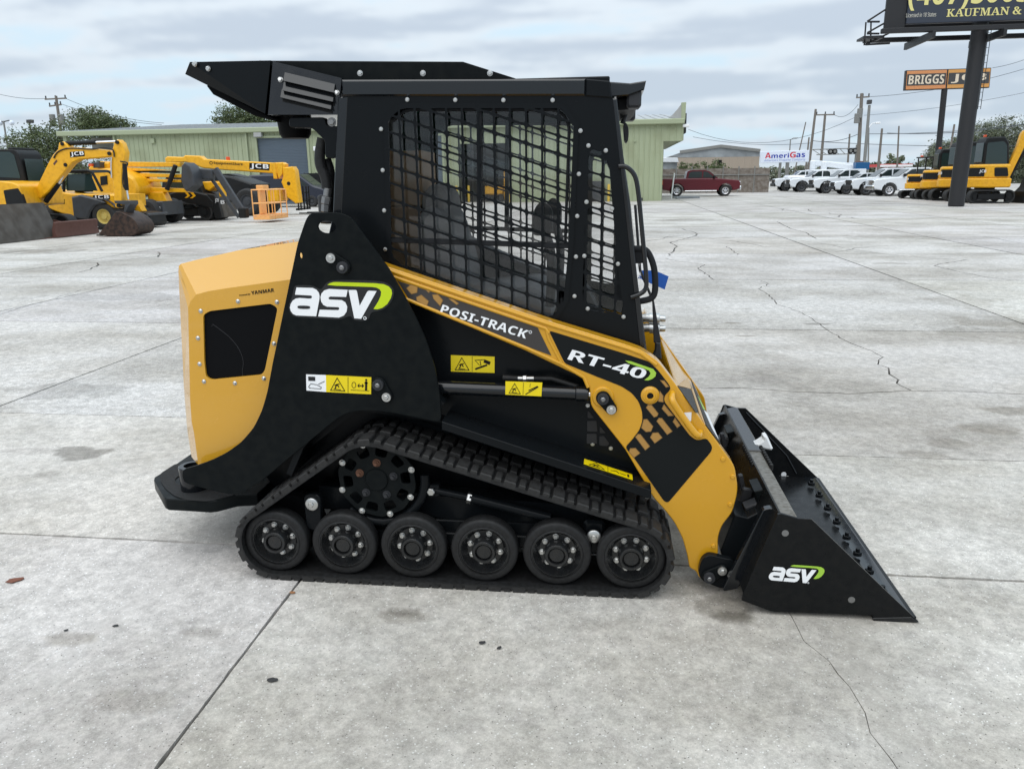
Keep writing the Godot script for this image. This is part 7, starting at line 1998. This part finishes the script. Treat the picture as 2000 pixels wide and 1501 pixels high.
func make_right_side() -> void:
	var red := mat("truck_red", lin(0.1, 0.004, 0.011), 0.25)
	red.metallic_specular = 0.35
	red.clearcoat_enabled = true
	red.clearcoat = 0.4
	var white := mat("truck_white", lin(0.7, 0.73, 0.76), 0.25)
	white.clearcoat_enabled = true
	mat("wood_pole", lin(0.17, 0.15, 0.13), 0.85)
	mat("grey_pole", lin(0.2, 0.2, 0.19), 0.6)
	mat("cable", lin(0.06, 0.07, 0.08), 0.7)
	mat("alloy", lin(0.6, 0.6, 0.62), 0.3, 0.8)
	mat("sign_frame", lin(0.012, 0.012, 0.014), 0.5)
	mat("panel_navy", lin(0.028, 0.036, 0.055), 0.5)
	mat("text_cream", lin(0.72, 0.65, 0.25), 0.5)
	mat("text_pale", lin(0.6, 0.58, 0.5), 0.5)
	mat("sign_orange", lin(0.62, 0.26, 0.1), 0.5)
	mat("sign_gold", lin(0.62, 0.3, 0.08), 0.5)
	mat("sign_dark", lin(0.05, 0.05, 0.052), 0.5)
	mat("sign_cream", lin(0.72, 0.62, 0.48), 0.5)
	mat("sign_white", lin(0.72, 0.77, 0.86), 0.45)
	mat("sign_red", lin(0.6, 0.01, 0.035), 0.4)
	mat("sign_blue", lin(0.01, 0.025, 0.35), 0.4)
	mat("sign_pale_blue", lin(0.2, 0.27, 0.6), 0.4)
	mat("canopy_red", lin(0.62, 0.02, 0.02), 0.4)
	mat("welder_blue", lin(0.0, 0.08, 0.22), 0.4)
	var panel := mat("fence_panel", lin(0.27, 0.245, 0.22), 0.9)
	worn(panel, ramp_tex(0.02, [[0.0, Color(0.68, 0.64, 0.6)], [0.5, Color(0.86, 0.84, 0.82)], [1.0, Color(1, 1, 1)]], 512, 6, 70), null, 0.22)
	mat("tan_siding", lin(0.33, 0.275, 0.22), 0.6)
	var pale := mat("pale_siding", lin(0.36, 0.39, 0.41), 0.55)
	worn(pale, ramp_tex(0.015, [[0.0, Color(0.7, 0.7, 0.7)], [1.0, Color(1, 1, 1)]], 256, 5, 71), null, 0.1)
	# red pickup
	var rp := [5.9537,0.9101,9.6469,0.8701]
	pickup("dark red crew cab pickup parked sideways beyond the green building", Vector3((rp[0] + rp[2]) / 2 - 0.1, 0, -61.0), 0.0, red, M.chrome, M.alloy, "", 1.18, 1.02)
	# row of white vehicles, noses towards the yard
	var nose := PI
	var row := [["white heavy pickup at the far left end of the white row", 16.6, -78.0, M.fleet_black, 0.8], ["white heavy pickup second from the sign in the white row", 16.9, -73.0, M.fleet_black, 0.8], ["white extended cab pickup with dark bumper in the middle of the row", 17.4, -66.6, M.fleet_black, 0.95], ["white pickup with grey grille behind the lettered white pickup", 18.4, -59.6, M.fleet_black, 1.1], ["white pickup with chrome bumper and gold lettered door nearest the excavators", 19.0, -56.6, M.chrome, 1.15]]
	for q in row:
		pickup(q[0], Vector3(q[1] + 2.9, 0, q[2]), nose, white, q[3], M.alloy if q[3] == M.chrome else M.fleet_grey, "white vehicles in a row", q[4])
	var suv := pickup("small white sport utility car between the white pickups", Vector3(18.0 + 2.5, 0, -62.6), nose, white, M.fleet_black, M.fleet_grey, "white vehicles in a row", 1.0, 0.84, "utility_car", false)
	suv.set_meta("category", "car")
	var last: Node3D = get_node("pickup_truck_005")
	var nb := part("door_lettering", Geo.new().plate(pv([-0.9, 0.98, -0.9, 1.12, -0.2, 1.12, -0.2, 0.98]), -0.99, -0.984), M.sign_gold, last)
	# service trucks with crane booms behind the row
	for q in [[0, -79.0, [20.486,2.6392,24.5316,2.5827]], [1, -77.0, [21.0449,2.5032,24.15,2.3665]]]:
		var s := thing("service_truck", ["white service truck with a long white crane boom, left one behind the row", "white service truck with a crane boom and blue welder behind the row"][q[0]], "truck", Vector3(q[2][2] - 2.0, 0, q[1]), 0.0, "service trucks")
		part("box_body", Geo.new().box(Vector3(0, 1.3, 0), Vector3(5.0, 1.4, 2.2), 0.05), white, s)
		part("cab", Geo.new().box(Vector3(-3.6, 0.95, 0), Vector3(2.0, 1.1, 2.0), 0.2), white, s)
		for x in [-3.4, 1.5]: tyre(s, Vector3(x, 0.48, 1.0), 0.48, 0.3, M.fleet_grey)
		part("crane_post", Geo.new().rod(Vector3(2.2, 2.0, 0), Vector3(2.2, 2.7, 0), 0.28, 12), M.rust_red, s)
		part("crane_boom", W(s).bar(Vector3(q[2][0], q[2][1], q[1]), Vector3(q[2][2], q[2][3] - 0.3, q[1]), 0.4, 0.5, 0.05), white, s)
		part("boom_tip", W(s).box(Vector3(q[2][0], q[2][1] - 0.2, q[1]), Vector3(0.5, 0.9, 0.5), 0.1), white, s)
		if q[0] == 1:
			var wb := pv([23.6925,2.5897,24.9098,1.9246])
			part("welder", W(s).plate(pv([wb[0].x, wb[1].y, wb[1].x, wb[1].y, wb[1].x, wb[0].y, wb[0].x, wb[0].y]), -77.0, -76.0, 0.03), M.welder_blue, s)
	# excavators, tails towards the yard
	mini_excavator("small yellow excavator with open canopy, leftmost of the excavators on the right", Vector3(20.1, 0, -49.6), 0.14, 1.16, true, false)
	mini_excavator("yellow excavator with closed cab, second of the excavators on the right", Vector3(20.2, 0, -47.2), -0.08, 1.22, false, false)
	mini_excavator("yellow excavator with closed cab directly left of the billboard pole", Vector3(20.25, 0, -44.8), 0.1, 1.28, false, false)
	for ex in [["excavator_001", 1.04], ["excavator_002", 1.2], ["excavator_003", 1.32]]: (get_node(ex[0]) as Node3D).scale.y = ex[1]
	var xd := mini_excavator("larger yellow excavator with raised boom right of the billboard pole", Vector3(19.95, 0, -41.2), 0.0, 1.2, false, true)
	xd.scale = Vector3(1.1, 1.36, 1.2)
	var wl := thing("machine_tyre", "big black machine tyre at the right edge by the excavator bucket", "tyre", Vector3(21.3, 0, -36.6))
	tyre(wl, Vector3(0, 0.45, 0), 0.45, 0.4, M.fleet_grey)
	# billboard
	var bz := -36.84
	var bb := thing("billboard", "tall dark billboard with yellow phone number on a thick black post", "billboard", Vector3(16.62, 0, bz))
	part("post", Geo.new().rod(Vector3(0.25, 0, 0), Vector3(0.25, 8.2, 0), 0.345, 28, 0.33), M.sign_frame, bb)
	var bp := pv([13.2684,7.9276,13.5226,7.9192,13.0513,12.0231,12.8043,12.0346])
	var x0 := bp[1].x
	var yb := bp[1].y
	part("panel", W(bb).box(Vector3(x0 + 4.0, yb + 2.0, -36.35), Vector3(8.0, 4.0, 0.25), 0.02), M.panel_navy, bb)
	part("panel", W(bb).box(Vector3(x0 + 4.0, yb + 2.0, -38.3), Vector3(8.0, 4.0, 0.25), 0.02), M.sign_frame, bb)
	part("panel_edge", W(bb).box(Vector3(x0 - 0.45, yb + 1.7, -36.4), Vector3(0.88, 3.9, 0.16), 0.02), M.sign_frame, bb)
	for z in [-36.0, -38.5]:
		part("catwalk_beam", W(bb).box(Vector3(x0 + 3.2, yb - 0.3, z), Vector3(8.6, 0.2, 0.25), 0.02), M.sign_frame, bb)
	for x in [x0 + 1.0, x0 + 3.9, x0 + 6.5]:
		part("outrigger", W(bb).bar(Vector3(x, yb - 0.55, -35.6), Vector3(x, yb - 0.55, -39.0), 0.14, 0.3, 0.01), M.sign_frame, bb)
	part("catwalk", W(bb).box(Vector3(x0 - 1.35, yb - 0.5, -36.6), Vector3(0.9, 0.1, 1.0), 0.01), M.sign_frame, bb)
	for q in [[11.9369,7.1437,11.9127,8.1103], [12.2016,7.2526,12.1266,8.1565], [12.8359,7.6585,12.8084,8.2767], [13.3042,7.8478,13.2517,8.8781]]:
		part("rail_post", W(bb).rod(Vector3(q[0], q[1], -36.6), Vector3(q[2], q[3], -36.6), 0.035, 6), M.sign_frame, bb)
	for q in [[11.9127,8.1103,12.7014,8.605], [11.9617,7.6366,12.6896,8.03], [11.9146,8.0921,12.4416,8.0744], [11.9465,7.6007,12.4754,7.5837], [11.9179,7.1442,12.8876,7.5887], [11.9369,7.1437,12.9716,7.1669], [12.8449,8.6536,13.4221,8.6331], [12.9026,8.131,13.426,8.1133], [13.4861,7.5877,13.4221,8.6331], [12.8856,7.607,12.8075,8.6549]]:
		part("rail", W(bb).rod(Vector3(q[0], q[1], -36.4), Vector3(q[2], q[3], -36.4), 0.045, 6), M.sign_frame, bb)
	var ladder := group("ladder", bb)
	for dx in [0.0, 0.12]:
		part("ladder_rail", Geo.new().rod(Vector3(0.5 + dx, 4.3, 0.3), Vector3(0.5 + dx, 8.1, 0.3), 0.014, 6), M.sign_frame, ladder)
	for i in 12: part("rung", Geo.new().rod(Vector3(0.5, 4.4 + i * 0.31, 0.3), Vector3(0.62, 4.4 + i * 0.31, 0.3), 0.01, 6), M.sign_frame, ladder)
	var tz := -36.215
	var tl := pv([13.4915,8.5432,18.2795,8.4273,15.1573,8.1281,19.7372,8.0073,13.4791,8.1673,14.728,8.1785])
	lettering("lettering", "(407)5005", Vector3((tl[0].x + tl[1].x) / 2 + 0.1, tl[0].y + 0.5, tz) - bb.position, (tl[1].x - tl[0].x) * 1.04, 1.2, M.text_cream, bb)
	lettering("lettering", "KAUFMAN & LYND", Vector3((tl[2].x + tl[3].x) / 2, tl[2].y + 0.17, tz) - bb.position, tl[3].x - tl[2].x, 0.32, M.text_cream, bb, 0.0, 0.0, "Droid Serif", true)
	lettering("lettering", "Licensed in 18 States", Vector3((tl[4].x + tl[5].x) / 2, tl[4].y + 0.1, tz) - bb.position, tl[5].x - tl[4].x, 0.18, M.text_pale, bb, 0.0, 0.0, "Droid Sans", false)
	# dealer sign
	var sz := -58.0
	var ds := thing("dealer_sign", "orange and black dealer sign on a slim pole behind the billboard post", "sign", Vector3([24.0763,1.8082][0], 0, sz))
	var sp := pv([21.1392,8.5036,26.7216,8.5248,26.777,7.2232,21.184,7.1847])
	var split := 0.49
	var up := PackedVector2Array([sp[0], sp[0].lerp(sp[1], split), sp[3].lerp(sp[2], split), sp[3]])
	var rt := PackedVector2Array([sp[0].lerp(sp[1], split), sp[1], sp[2], sp[3].lerp(sp[2], split)])
	part("case", W(ds).plate(sp, sz - 0.4, sz - 0.02, 0.02), M.sign_frame, ds)
	part("face", W(ds).plate(Geo.inset(Geo.ccw(up.duplicate()), 0.05), sz - 0.02, sz), M.sign_orange, ds)
	part("face", W(ds).plate(Geo.inset(Geo.ccw(rt.duplicate()), 0.05), sz - 0.02, sz), M.sign_gold, ds)
	for q in [[up, "BRIGGS", 0.86], [rt, "JCB", 0.8]]:
		var f: PackedVector2Array = q[0]
		var mid := func(u: float, v: float) -> Vector2: return f[0].lerp(f[1], u).lerp(f[3].lerp(f[2], u), v)
		part("band", W(ds).plate(PackedVector2Array([mid.call(0.03, 0.2), mid.call(0.97, 0.2), mid.call(0.97, 0.78), mid.call(0.03, 0.78)]), sz, sz + 0.01), M.sign_dark, ds)
		var c: Vector2 = mid.call(0.5, 0.49)
		lettering("lettering", q[1], Vector3(c.x, c.y, sz + 0.02) - ds.position, f[0].distance_to(f[1]) * q[2], f[0].distance_to(f[3]) * 0.46, M.sign_cream, ds, (f[1] - f[0]).angle())
	part("pole", W(ds).rod(Vector3([24.0763,1.8082][0], 0, sz - 0.2), Vector3([23.8927,7.0962][0], sp[3].lerp(sp[2], 0.49).y, sz - 0.2), 0.2, 12), M.sign_frame, ds)
	# propane company sign
	var az := -84.0
	var ag := thing("company_sign", "wide white company sign with red and blue lettering left of the white trucks", "sign", Vector3([18.9535,1.6078][0], 0, az))
	var ap := pv([16.3183,3.9365,21.267,3.9979,21.285,2.8198,16.4018,2.7397])
	part("case", W(ag).plate(ap, az - 0.4, az, 0.03), M.sign_white, ag)
	var aw := ap[0].distance_to(ap[1])
	var ah := ap[0].distance_to(ap[3])
	var turn := (ap[1] - ap[0]).angle()
	var AP := func(u: float, v: float) -> Vector3:
		var q: Vector2 = ap[0].lerp(ap[1], u).lerp(ap[3].lerp(ap[2], u), v)
		return Vector3(q.x, q.y, az + 0.01) - ag.position
	lettering("lettering", "A", AP.call(0.155, 0.36), aw * 0.12, ah * 0.46, M.sign_red, ag, turn)
	lettering("lettering", "meri", AP.call(0.405, 0.4), aw * 0.36, ah * 0.4, M.sign_blue, ag, turn)
	lettering("lettering", "G", AP.call(0.665, 0.36), aw * 0.12, ah * 0.48, M.sign_red, ag, turn)
	lettering("lettering", "as", AP.call(0.825, 0.42), aw * 0.18, ah * 0.36, M.sign_blue, ag, turn)
	lettering("lettering", "America's Propane Company", AP.call(0.5, 0.8), aw * 0.84, ah * 0.22, M.sign_pale_blue, ag, turn, 0.15, "Droid Sans", false)
	for u in [0.42, 0.56]:
		var q: Vector3 = AP.call(u, 1.0) + ag.position
		part("leg", W(ag).rod(Vector3(q.x, 0, az - 0.2), Vector3(q.x, q.y, az - 0.2), 0.14, 8), M.grey_pole, ag)
	# fence of old panels between posts
	var fz := -72.0
	var fx0: float = [5.3483,0.8195][0]
	var fx1: float = [15.1249,0.7137][0]
	var fe := thing("panel_fence", "weathered grey brown panel fence behind the red pickup", "fence", Vector3((fx0 + fx1) / 2, 0, fz))
	var fn := 7
	for i in fn:
		var a := lerpf(fx0, fx1, float(i) / fn)
		var c := lerpf(fx0, fx1, float(i + 1) / fn)
		part("panel", W(fe).box(Vector3((a + c) / 2, 1.1, fz), Vector3(c - a - 0.1, 2.15, 0.06)), M.fence_panel, fe)
		part("post", W(fe).rod(Vector3(a, 0, fz + 0.06), Vector3(a, 2.35, fz + 0.06), 0.05, 8), M.grey_pole, fe)
	part("top_rail", W(fe).rod(Vector3(fx0, 1.62, fz + 0.08), Vector3(fx1, 1.58, fz + 0.08), 0.05, 6), M.grey_pole, fe)
	# warehouse beyond the fence
	var wz := -100.0
	var wh := thing("warehouse", "distant tan and grey gabled metal warehouse beyond the fence", "building", Vector3([14.0678,1.7242][0], 0, wz))
	var wp := pv([8.3009,3.9881,9.3971,4.3661,14.3764,4.9931,19.1667,4.3908,19.2128,3.7276,9.3704,3.824])
	part("gable_band", W(wh).plate(wp, wz - 20, wz), M.pale_siding, wh)
	var lw := pv([8.4084,3.8382,19.16,3.7771,19.2656,2.257])
	var g := W(wh)
	siding(g, lw[0].x, lw[1].x, 0.0, lw[1].y, wz + 0.02, 1.0, 0.9)
	part("lower_wall", g, M.tan_siding, wh)
	part("roof_trim", W(wh).bar(Vector3(wp[1].x, wp[1].y + 0.1, wz + 0.1), Vector3(wp[2].x, wp[2].y + 0.1, wz + 0.1), 0.3, 0.35).bar(Vector3(wp[2].x, wp[2].y + 0.1, wz + 0.1), Vector3(wp[3].x, wp[3].y + 0.1, wz + 0.1), 0.3, 0.35), M.grey_pole, wh)
	var ww := pv([14.1157,3.4295,14.5924,2.9598])
	part("window", W(wh).plate(pv([ww[0].x, ww[1].y, ww[1].x, ww[1].y, ww[1].x, ww[0].y, ww[0].x, ww[0].y]), wz, wz + 0.15), M.ink, wh)
	var sh := thing("site_office", "small white roofed grey site office seen past the building corner", "building", Vector3([6.8708,1.2383][0], 0, -80))
	var so := pv([5.7385,3.3653,7.4542,3.3401,7.5955,2.8997,5.755,2.9256,7.5232,1.7391])
	part("roof", W(sh).plate(PackedVector2Array([so[0], so[1], so[2], so[3]]), -84, -79.8, 0.03), white, sh)
	part("wall", W(sh).box(Vector3((so[3].x + so[2].x) / 2, so[3].y / 2, -82), Vector3(so[2].x - so[3].x - 0.2, so[3].y, 3.6)), M.pale_siding, sh)
	# white post and wheel stops by the drive
	var pt := thing("marker_post", "thin white post leaning at the green building's corner", "post", Vector3([4.9762,0.0757][0], 0, -54))
	part("post", Geo.new().rod(Vector3.ZERO, Vector3(0.15, 1.75, 0), 0.05, 8), M.decal_white, pt)
	var n := 0
	for q in [[6.0429,-64.0672], [6.1605,-58.8876]]:
		var ws := thing("wheel_stop", ["worn pale concrete wheel stop by the white post", "worn pale concrete wheel stop right of the white post"][n], "wheel stop", Vector3(q[0], 0, -55.5 + n), 0.3)
		part("block", Geo.new().plate(pv([-0.9, 0, 0.9, 0, 0.85, 0.13, -0.85, 0.13]), -0.1, 0.1, 0.02), M.pale_siding, ws)
		n += 1
	# poles
	pole("utility_pole", "tall bare wooden utility pole beside the company sign", "pole", [23.299,4.0224,23.4656,8.6111], -92, 0.17, M.wood_pole, [], "utility poles")
	pole("utility_pole", "wooden utility pole with one wide crossarm over the white trucks", "pole", [25.5465,3.3412,25.5436,8.3585], -96, 0.18, M.wood_pole, [[24.4776,8.2562,26.6251,8.2551]], "utility poles")
	var tp := pole("utility_pole", "tallest wooden utility pole with hanging transformers and short crossarm", "pole", [27.972,2.994,27.6523,9.9754], -90, 0.23, M.wood_pole, [[27.1121,9.5397,28.4774,9.6]], "utility poles")
	for q in [[27.5397,7.8985], [27.2976,7.3794]]:
		part("transformer", W(tp).rod(Vector3(q[0], q[1] - 0.5, -89.6), Vector3(q[0], q[1] + 0.5, -89.6), 0.3, 12), M.grey_pole, tp)
	var lp := pole("lamp_post", "grey steel lamp post with a square lamp head beside the tallest pole", "lamp post", [27.4446,2.9214,27.357,8.4339], -86, 0.19, M.grey_pole, [], "lamp posts")
	var lh := [27.3143,8.7384]
	part("lamp_head", W(lp).box(Vector3(lh[0], lh[1], -86), Vector3(0.42, 0.42, 0.5), 0.04), M.sign_dark, lp)
	pole("utility_pole", "wooden utility pole right of the square lamp post", "pole", [34.6519,2.4906,34.6087,7.0227], -104, 0.18, M.wood_pole, [], "utility poles")
	pole("utility_pole", "thin dark pole between the lamp post and the sign pole", "pole", [38.9425,2.8755,38.6245,7.6112], -110, 0.13, M.wood_pole, [], "utility poles")
	pole("utility_pole", "short utility pole behind the crossing signals", "pole", [33.1417,3.4352,33.0333,6.8209], -112, 0.15, M.wood_pole, [], "utility poles")
	pole("utility_pole", "thin leaning pole above the company sign", "pole", [21.6205,4.2284,22.0407,7.1329], -90, 0.08, M.wood_pole, [], "utility poles")
	pole("utility_pole", "small pole at the right end of the company sign's top", "pole", [26.0469,4.6493,26.0785,6.174], -105, 0.13, M.wood_pole, [], "utility poles")
	pole("utility_pole", "pole leaning right behind the billboard post", "pole", [41.4511,4.4776,41.5452,7.1421], -100, 0.15, M.wood_pole, [], "utility poles")
	pole("utility_pole", "short pole left of the dealer sign pole", "pole", [43.7576,3.8615,43.7088,5.13], -110, 0.13, M.wood_pole, [], "utility poles")
	var sl := pole("street_lamp", "street lamp with a bowed arm and bright head over the white row", "street lamp", [31.4699,3.4288,31.1819,6.8376], -98, 0.1, M.grey_pole, [], "street lamps")
	var sa := p3([31.1819,6.8376,31.5159,7.3076,31.9513,7.4068,32.4639,7.3714], -98)
	part("arm", W(sl).tube(sa, 0.06, 6).box(sa[3] + Vector3(-0.3, -0.02, 0), Vector3(0.55, 0.22, 0.3), 0.05), M.decal_white, sl)
	var s2 := pole("street_lamp", "street lamp with a bowed arm over the company sign", "street lamp", [22.2868,4.4798,22.2823,5.6181], -98, 0.09, M.grey_pole, [], "street lamps")
	part("arm", W(s2).tube(p3([22.2823,5.6181,22.6082,5.8068,23.1643,5.81], -98), 0.05, 6), M.grey_pole, s2)
	# crossing gantry
	var gz := -94.0
	var gt := thing("signal_gantry", "white railway crossing signal gantry with four round lamps", "gantry", Vector3([28.7179,0.9485][0], 0, gz))
	var ga := p3([23.978,4.322,28.897,4.399,24.467,3.7517,28.9591,3.777], gz)
	part("chord", W(gt).bar(ga[0], ga[1], 0.1, 0.1), M.grey_pole, gt)
	part("chord", W(gt).bar(ga[2], ga[3], 0.1, 0.1), M.grey_pole, gt)
	for i in 7:
		var a := ga[0].lerp(ga[1], i / 6.5)
		var c := ga[2].lerp(ga[3], (i + 0.6) / 6.5)
		part("brace", W(gt).bar(a, c, 0.06, 0.06), M.grey_pole, gt)
	part("mast", W(gt).rod(Vector3(ga[1].x, 0, gz), ga[1] + Vector3(0, 0.4, 0), 0.16, 10), M.grey_pole, gt)
	for q in p3([25.9544,4.0725,26.4286,4.0776,28.181,4.1124,28.6629,4.1359], gz):
		part("signal_lamp", W(gt).lathe(pv([0,0.1,0.12,0.1,0.13,0.05,0.3,0.05,0.32,0.0]), 16, Transform3D(Basis(), q + Vector3(0, 0, 0.12))), M.sign_frame, gt)
		part("signal_lens", W(gt).lathe(pv([0,0.16,0.15,0.16,0.16,0.1]), 12, Transform3D(Basis(), q + Vector3(0, 0, 0.12))), M.grey_pole, gt)
	# filling station canopy far off
	var cz := -135.0
	var cp := pv([44.7217,3.0588,49.9504,3.0383,49.8745,2.6015,44.8343,2.6043])
	var fc := thing("station_canopy", "distant red and white filling station canopy behind the white pickups", "canopy", Vector3(cp[0].x, 0, cz))
	part("fascia", W(fc).plate(cp, cz - 8, cz), M.canopy_red, fc)
	part("stripe", W(fc).plate(pv([cp[3].x, cp[3].y, cp[2].x, cp[2].y, cp[2].x, cp[2].y + 0.35, cp[3].x, cp[3].y + 0.35]), cz, cz + 0.1), M.decal_white, fc)
	for i in 4:
		var x := lerpf(cp[3].x, cp[2].x, (i + 0.5) / 4.0)
		part("column", W(fc).box(Vector3(x, cp[3].y / 2, cz - 3), Vector3(0.5, cp[3].y, 0.5)), M.decal_white, fc)
	# wires
	wire("power line rising from the green corner to the company sign's poles", [9.8511,6.862], [28.6037,7.8209], -95, 2.1)
	wire("second power line under the first from the green corner", [10.4141,6.0202], [24.1552,5.1075], -95, 0.5)
	wire("power line from the tallest pole off the right edge", [28.4774,9.6], [43.9557,12.0541], -90, 0.5)
	wire("power line passing behind the billboard post to the right edge", [31.354,5.9072], [45.7493,6.5853], -92, 0.4, 0.035)
	wire("lower power line from the crossarm pole across the white trucks", [25.7307,5.2167], [48.1184,4.4116], -96, 0.2, 0.03)
	wire("thin power line between the crossarm pole and the tallest pole", [25.6752,8.102], [28.2563,9.0659], -93, 0.7)
	wire("power line from the sign poles up to the tallest pole", [23.1682,5.2021], [28.0448,5.8341], -91, 0.4, 0.03)
	wire("upper power line right of the dealer sign", [40.6165,12.1887], [43.8182,12.9686], -90, 0.1)
	wire("faint power line under the dealer sign", [29.2932,7.9705], [46.2019,10.0314], -94, 0.3, 0.018)
	wire("low power line above the far trees", [31.9298,6.2254], [49.2343,6.9924], -100, 0.3, 0.03)
	# left: pole with transformers, lamps
	var up2 := pole("utility_pole", "dark utility pole with crossarm and two transformers over the left trees", "pole", [-59.5899,7.3531,-59.5319,10.8083], -80, 0.2, M.wood_pole, [[-60.8875,10.4802,-58.3281,10.5336], [-60.4991,9.7609,-59.0474,9.898]], "utility poles")
	for q in [[-60.1321,8.3347], [-59.0422,8.3128]]:
		part("transformer", W(up2).rod(Vector3(q[0], q[1] - 0.55, -79.7), Vector3(q[0], q[1] + 0.55, -79.7), 0.3, 12), M.grey_pole, up2)
	var l1 := pole("lamp_post", "grey lamp post with two globe heads at the far left", "lamp post", [-53.3772,4.7809,-53.3379,7.0239], -64, 0.1, M.grey_pole, [], "lamp posts")
	for q in [[-53.6951,6.8454], [-52.5725,6.8419]]:
		part("globe", W(l1).lathe(pv([0,0.22,0.12,0.19,0.2,0.09,0.22,0,0.2,-0.09,0.12,-0.19,0,-0.22]), 14, Transform3D(Basis(), Vector3(q[0], q[1], -64))), M.sign_white, l1)
	part("arm", W(l1).tube(p3([-53.6671,6.9841,-53.3527,6.95,-52.7964,7.0594,-52.5616,6.8973], -64), 0.05, 6), M.sign_dark, l1)
	var l2 := pole("lamp_post", "lamp post with one boxy floodlight among the left trees", "lamp post", [-50.8771,5.396,-50.8473,6.7895], -64, 0.09, M.grey_pole, [], "lamp posts")
	part("lamp_head", W(l2).plate(pv([-50.9851,7.0693,-50.5802,7.0796,-50.6112,6.8033,-51.0165,6.7928]), -64.3, -63.8, 0.02), M.sign_dark, l2)
	wire("power line from the left pole down to the roof", [-58.4239,10.5022], [-47.3823,7.7422], -80, 0.5)
	wire("second power line from the left pole down to the roof", [-59.2209,10.0145], [-47.6569,7.5792], -80, 0.4)
	wire("power line from the left pole off the left edge", [-60.8731,10.5587], [-66.5046,11.198], -80, 0.2)

# ---------------------------------------------------------------- litter on the concrete
func make_litter() -> void:
	mat("dry_leaf", lin(0.16, 0.055, 0.03), 0.8)
	mat("tan_leaf", lin(0.3, 0.14, 0.06), 0.8)
	mat("dark_debris", lin(0.03, 0.03, 0.03), 0.7)
	var spots := [[[-1.7508,0.1122], "dry_leaf", "dried red brown leaf curled near the left edge", 0.032, 0.5], [[-0.6003,0.091], "tan_leaf", "small tan leaf beside the joint under the track", 0.012, 0.0], [[-0.4505,0.6117], "dark_debris", "flat black scrap right of the diagonal joint", 0.017, 0.1], [[0.1772,0.3427], "dark_debris", "small dark leaf fragment in the near foreground", 0.012, 0.4], [[0.2403,0.3659], "dark_debris", "smaller dark leaf fragment right of another one", 0.01, 0.8], [[-1.1422,0.3751], "dark_debris", "tiny dark leaf scrap left of the diagonal joint", 0.01, 0.2], [[-1.3011,0.4206], "dark_debris", "tiny black twig near the brown stain", 0.007, 0.6]]
	var rng := RandomNumberGenerator.new()
	rng.seed = 2
	for s in spots:
		var o := thing("leaf" if s[1] != "dark_debris" else "debris", s[2], "leaf" if s[1] != "dark_debris" else "debris", Vector3(s[0][0], 0.002, s[0][1]), s[4])
		var p := PackedVector2Array()
		for i in 11:
			var a := TAU * i / 11
			p.append(Vector2(cos(a), sin(a) * 0.6) * s[3] * rng.randf_range(0.75, 1.2))
		part("blade", Geo.new().slab(p, 0.004, 0.0005, 0.0008), M[s[1]], o)

func _ready() -> void:
	var cam := Camera3D.new()
	cam.name = "camera"
	cam.fov = 53.09
	cam.near = 0.05
	cam.far = 2000.0
	add_child(cam)
	cam.position = Vector3(0.575, 1.53, 2.616)
	cam.rotation_degrees = Vector3(-15.0, 7.1, -0.7)
	cam.current = true
	make_sky()
	make_materials()
	bg_materials()
	make_ground()
	make_buildings()
	make_trees()
	make_loader()
	make_loader_cargo()
	make_left_machines()
	make_right_side()
	make_litter()
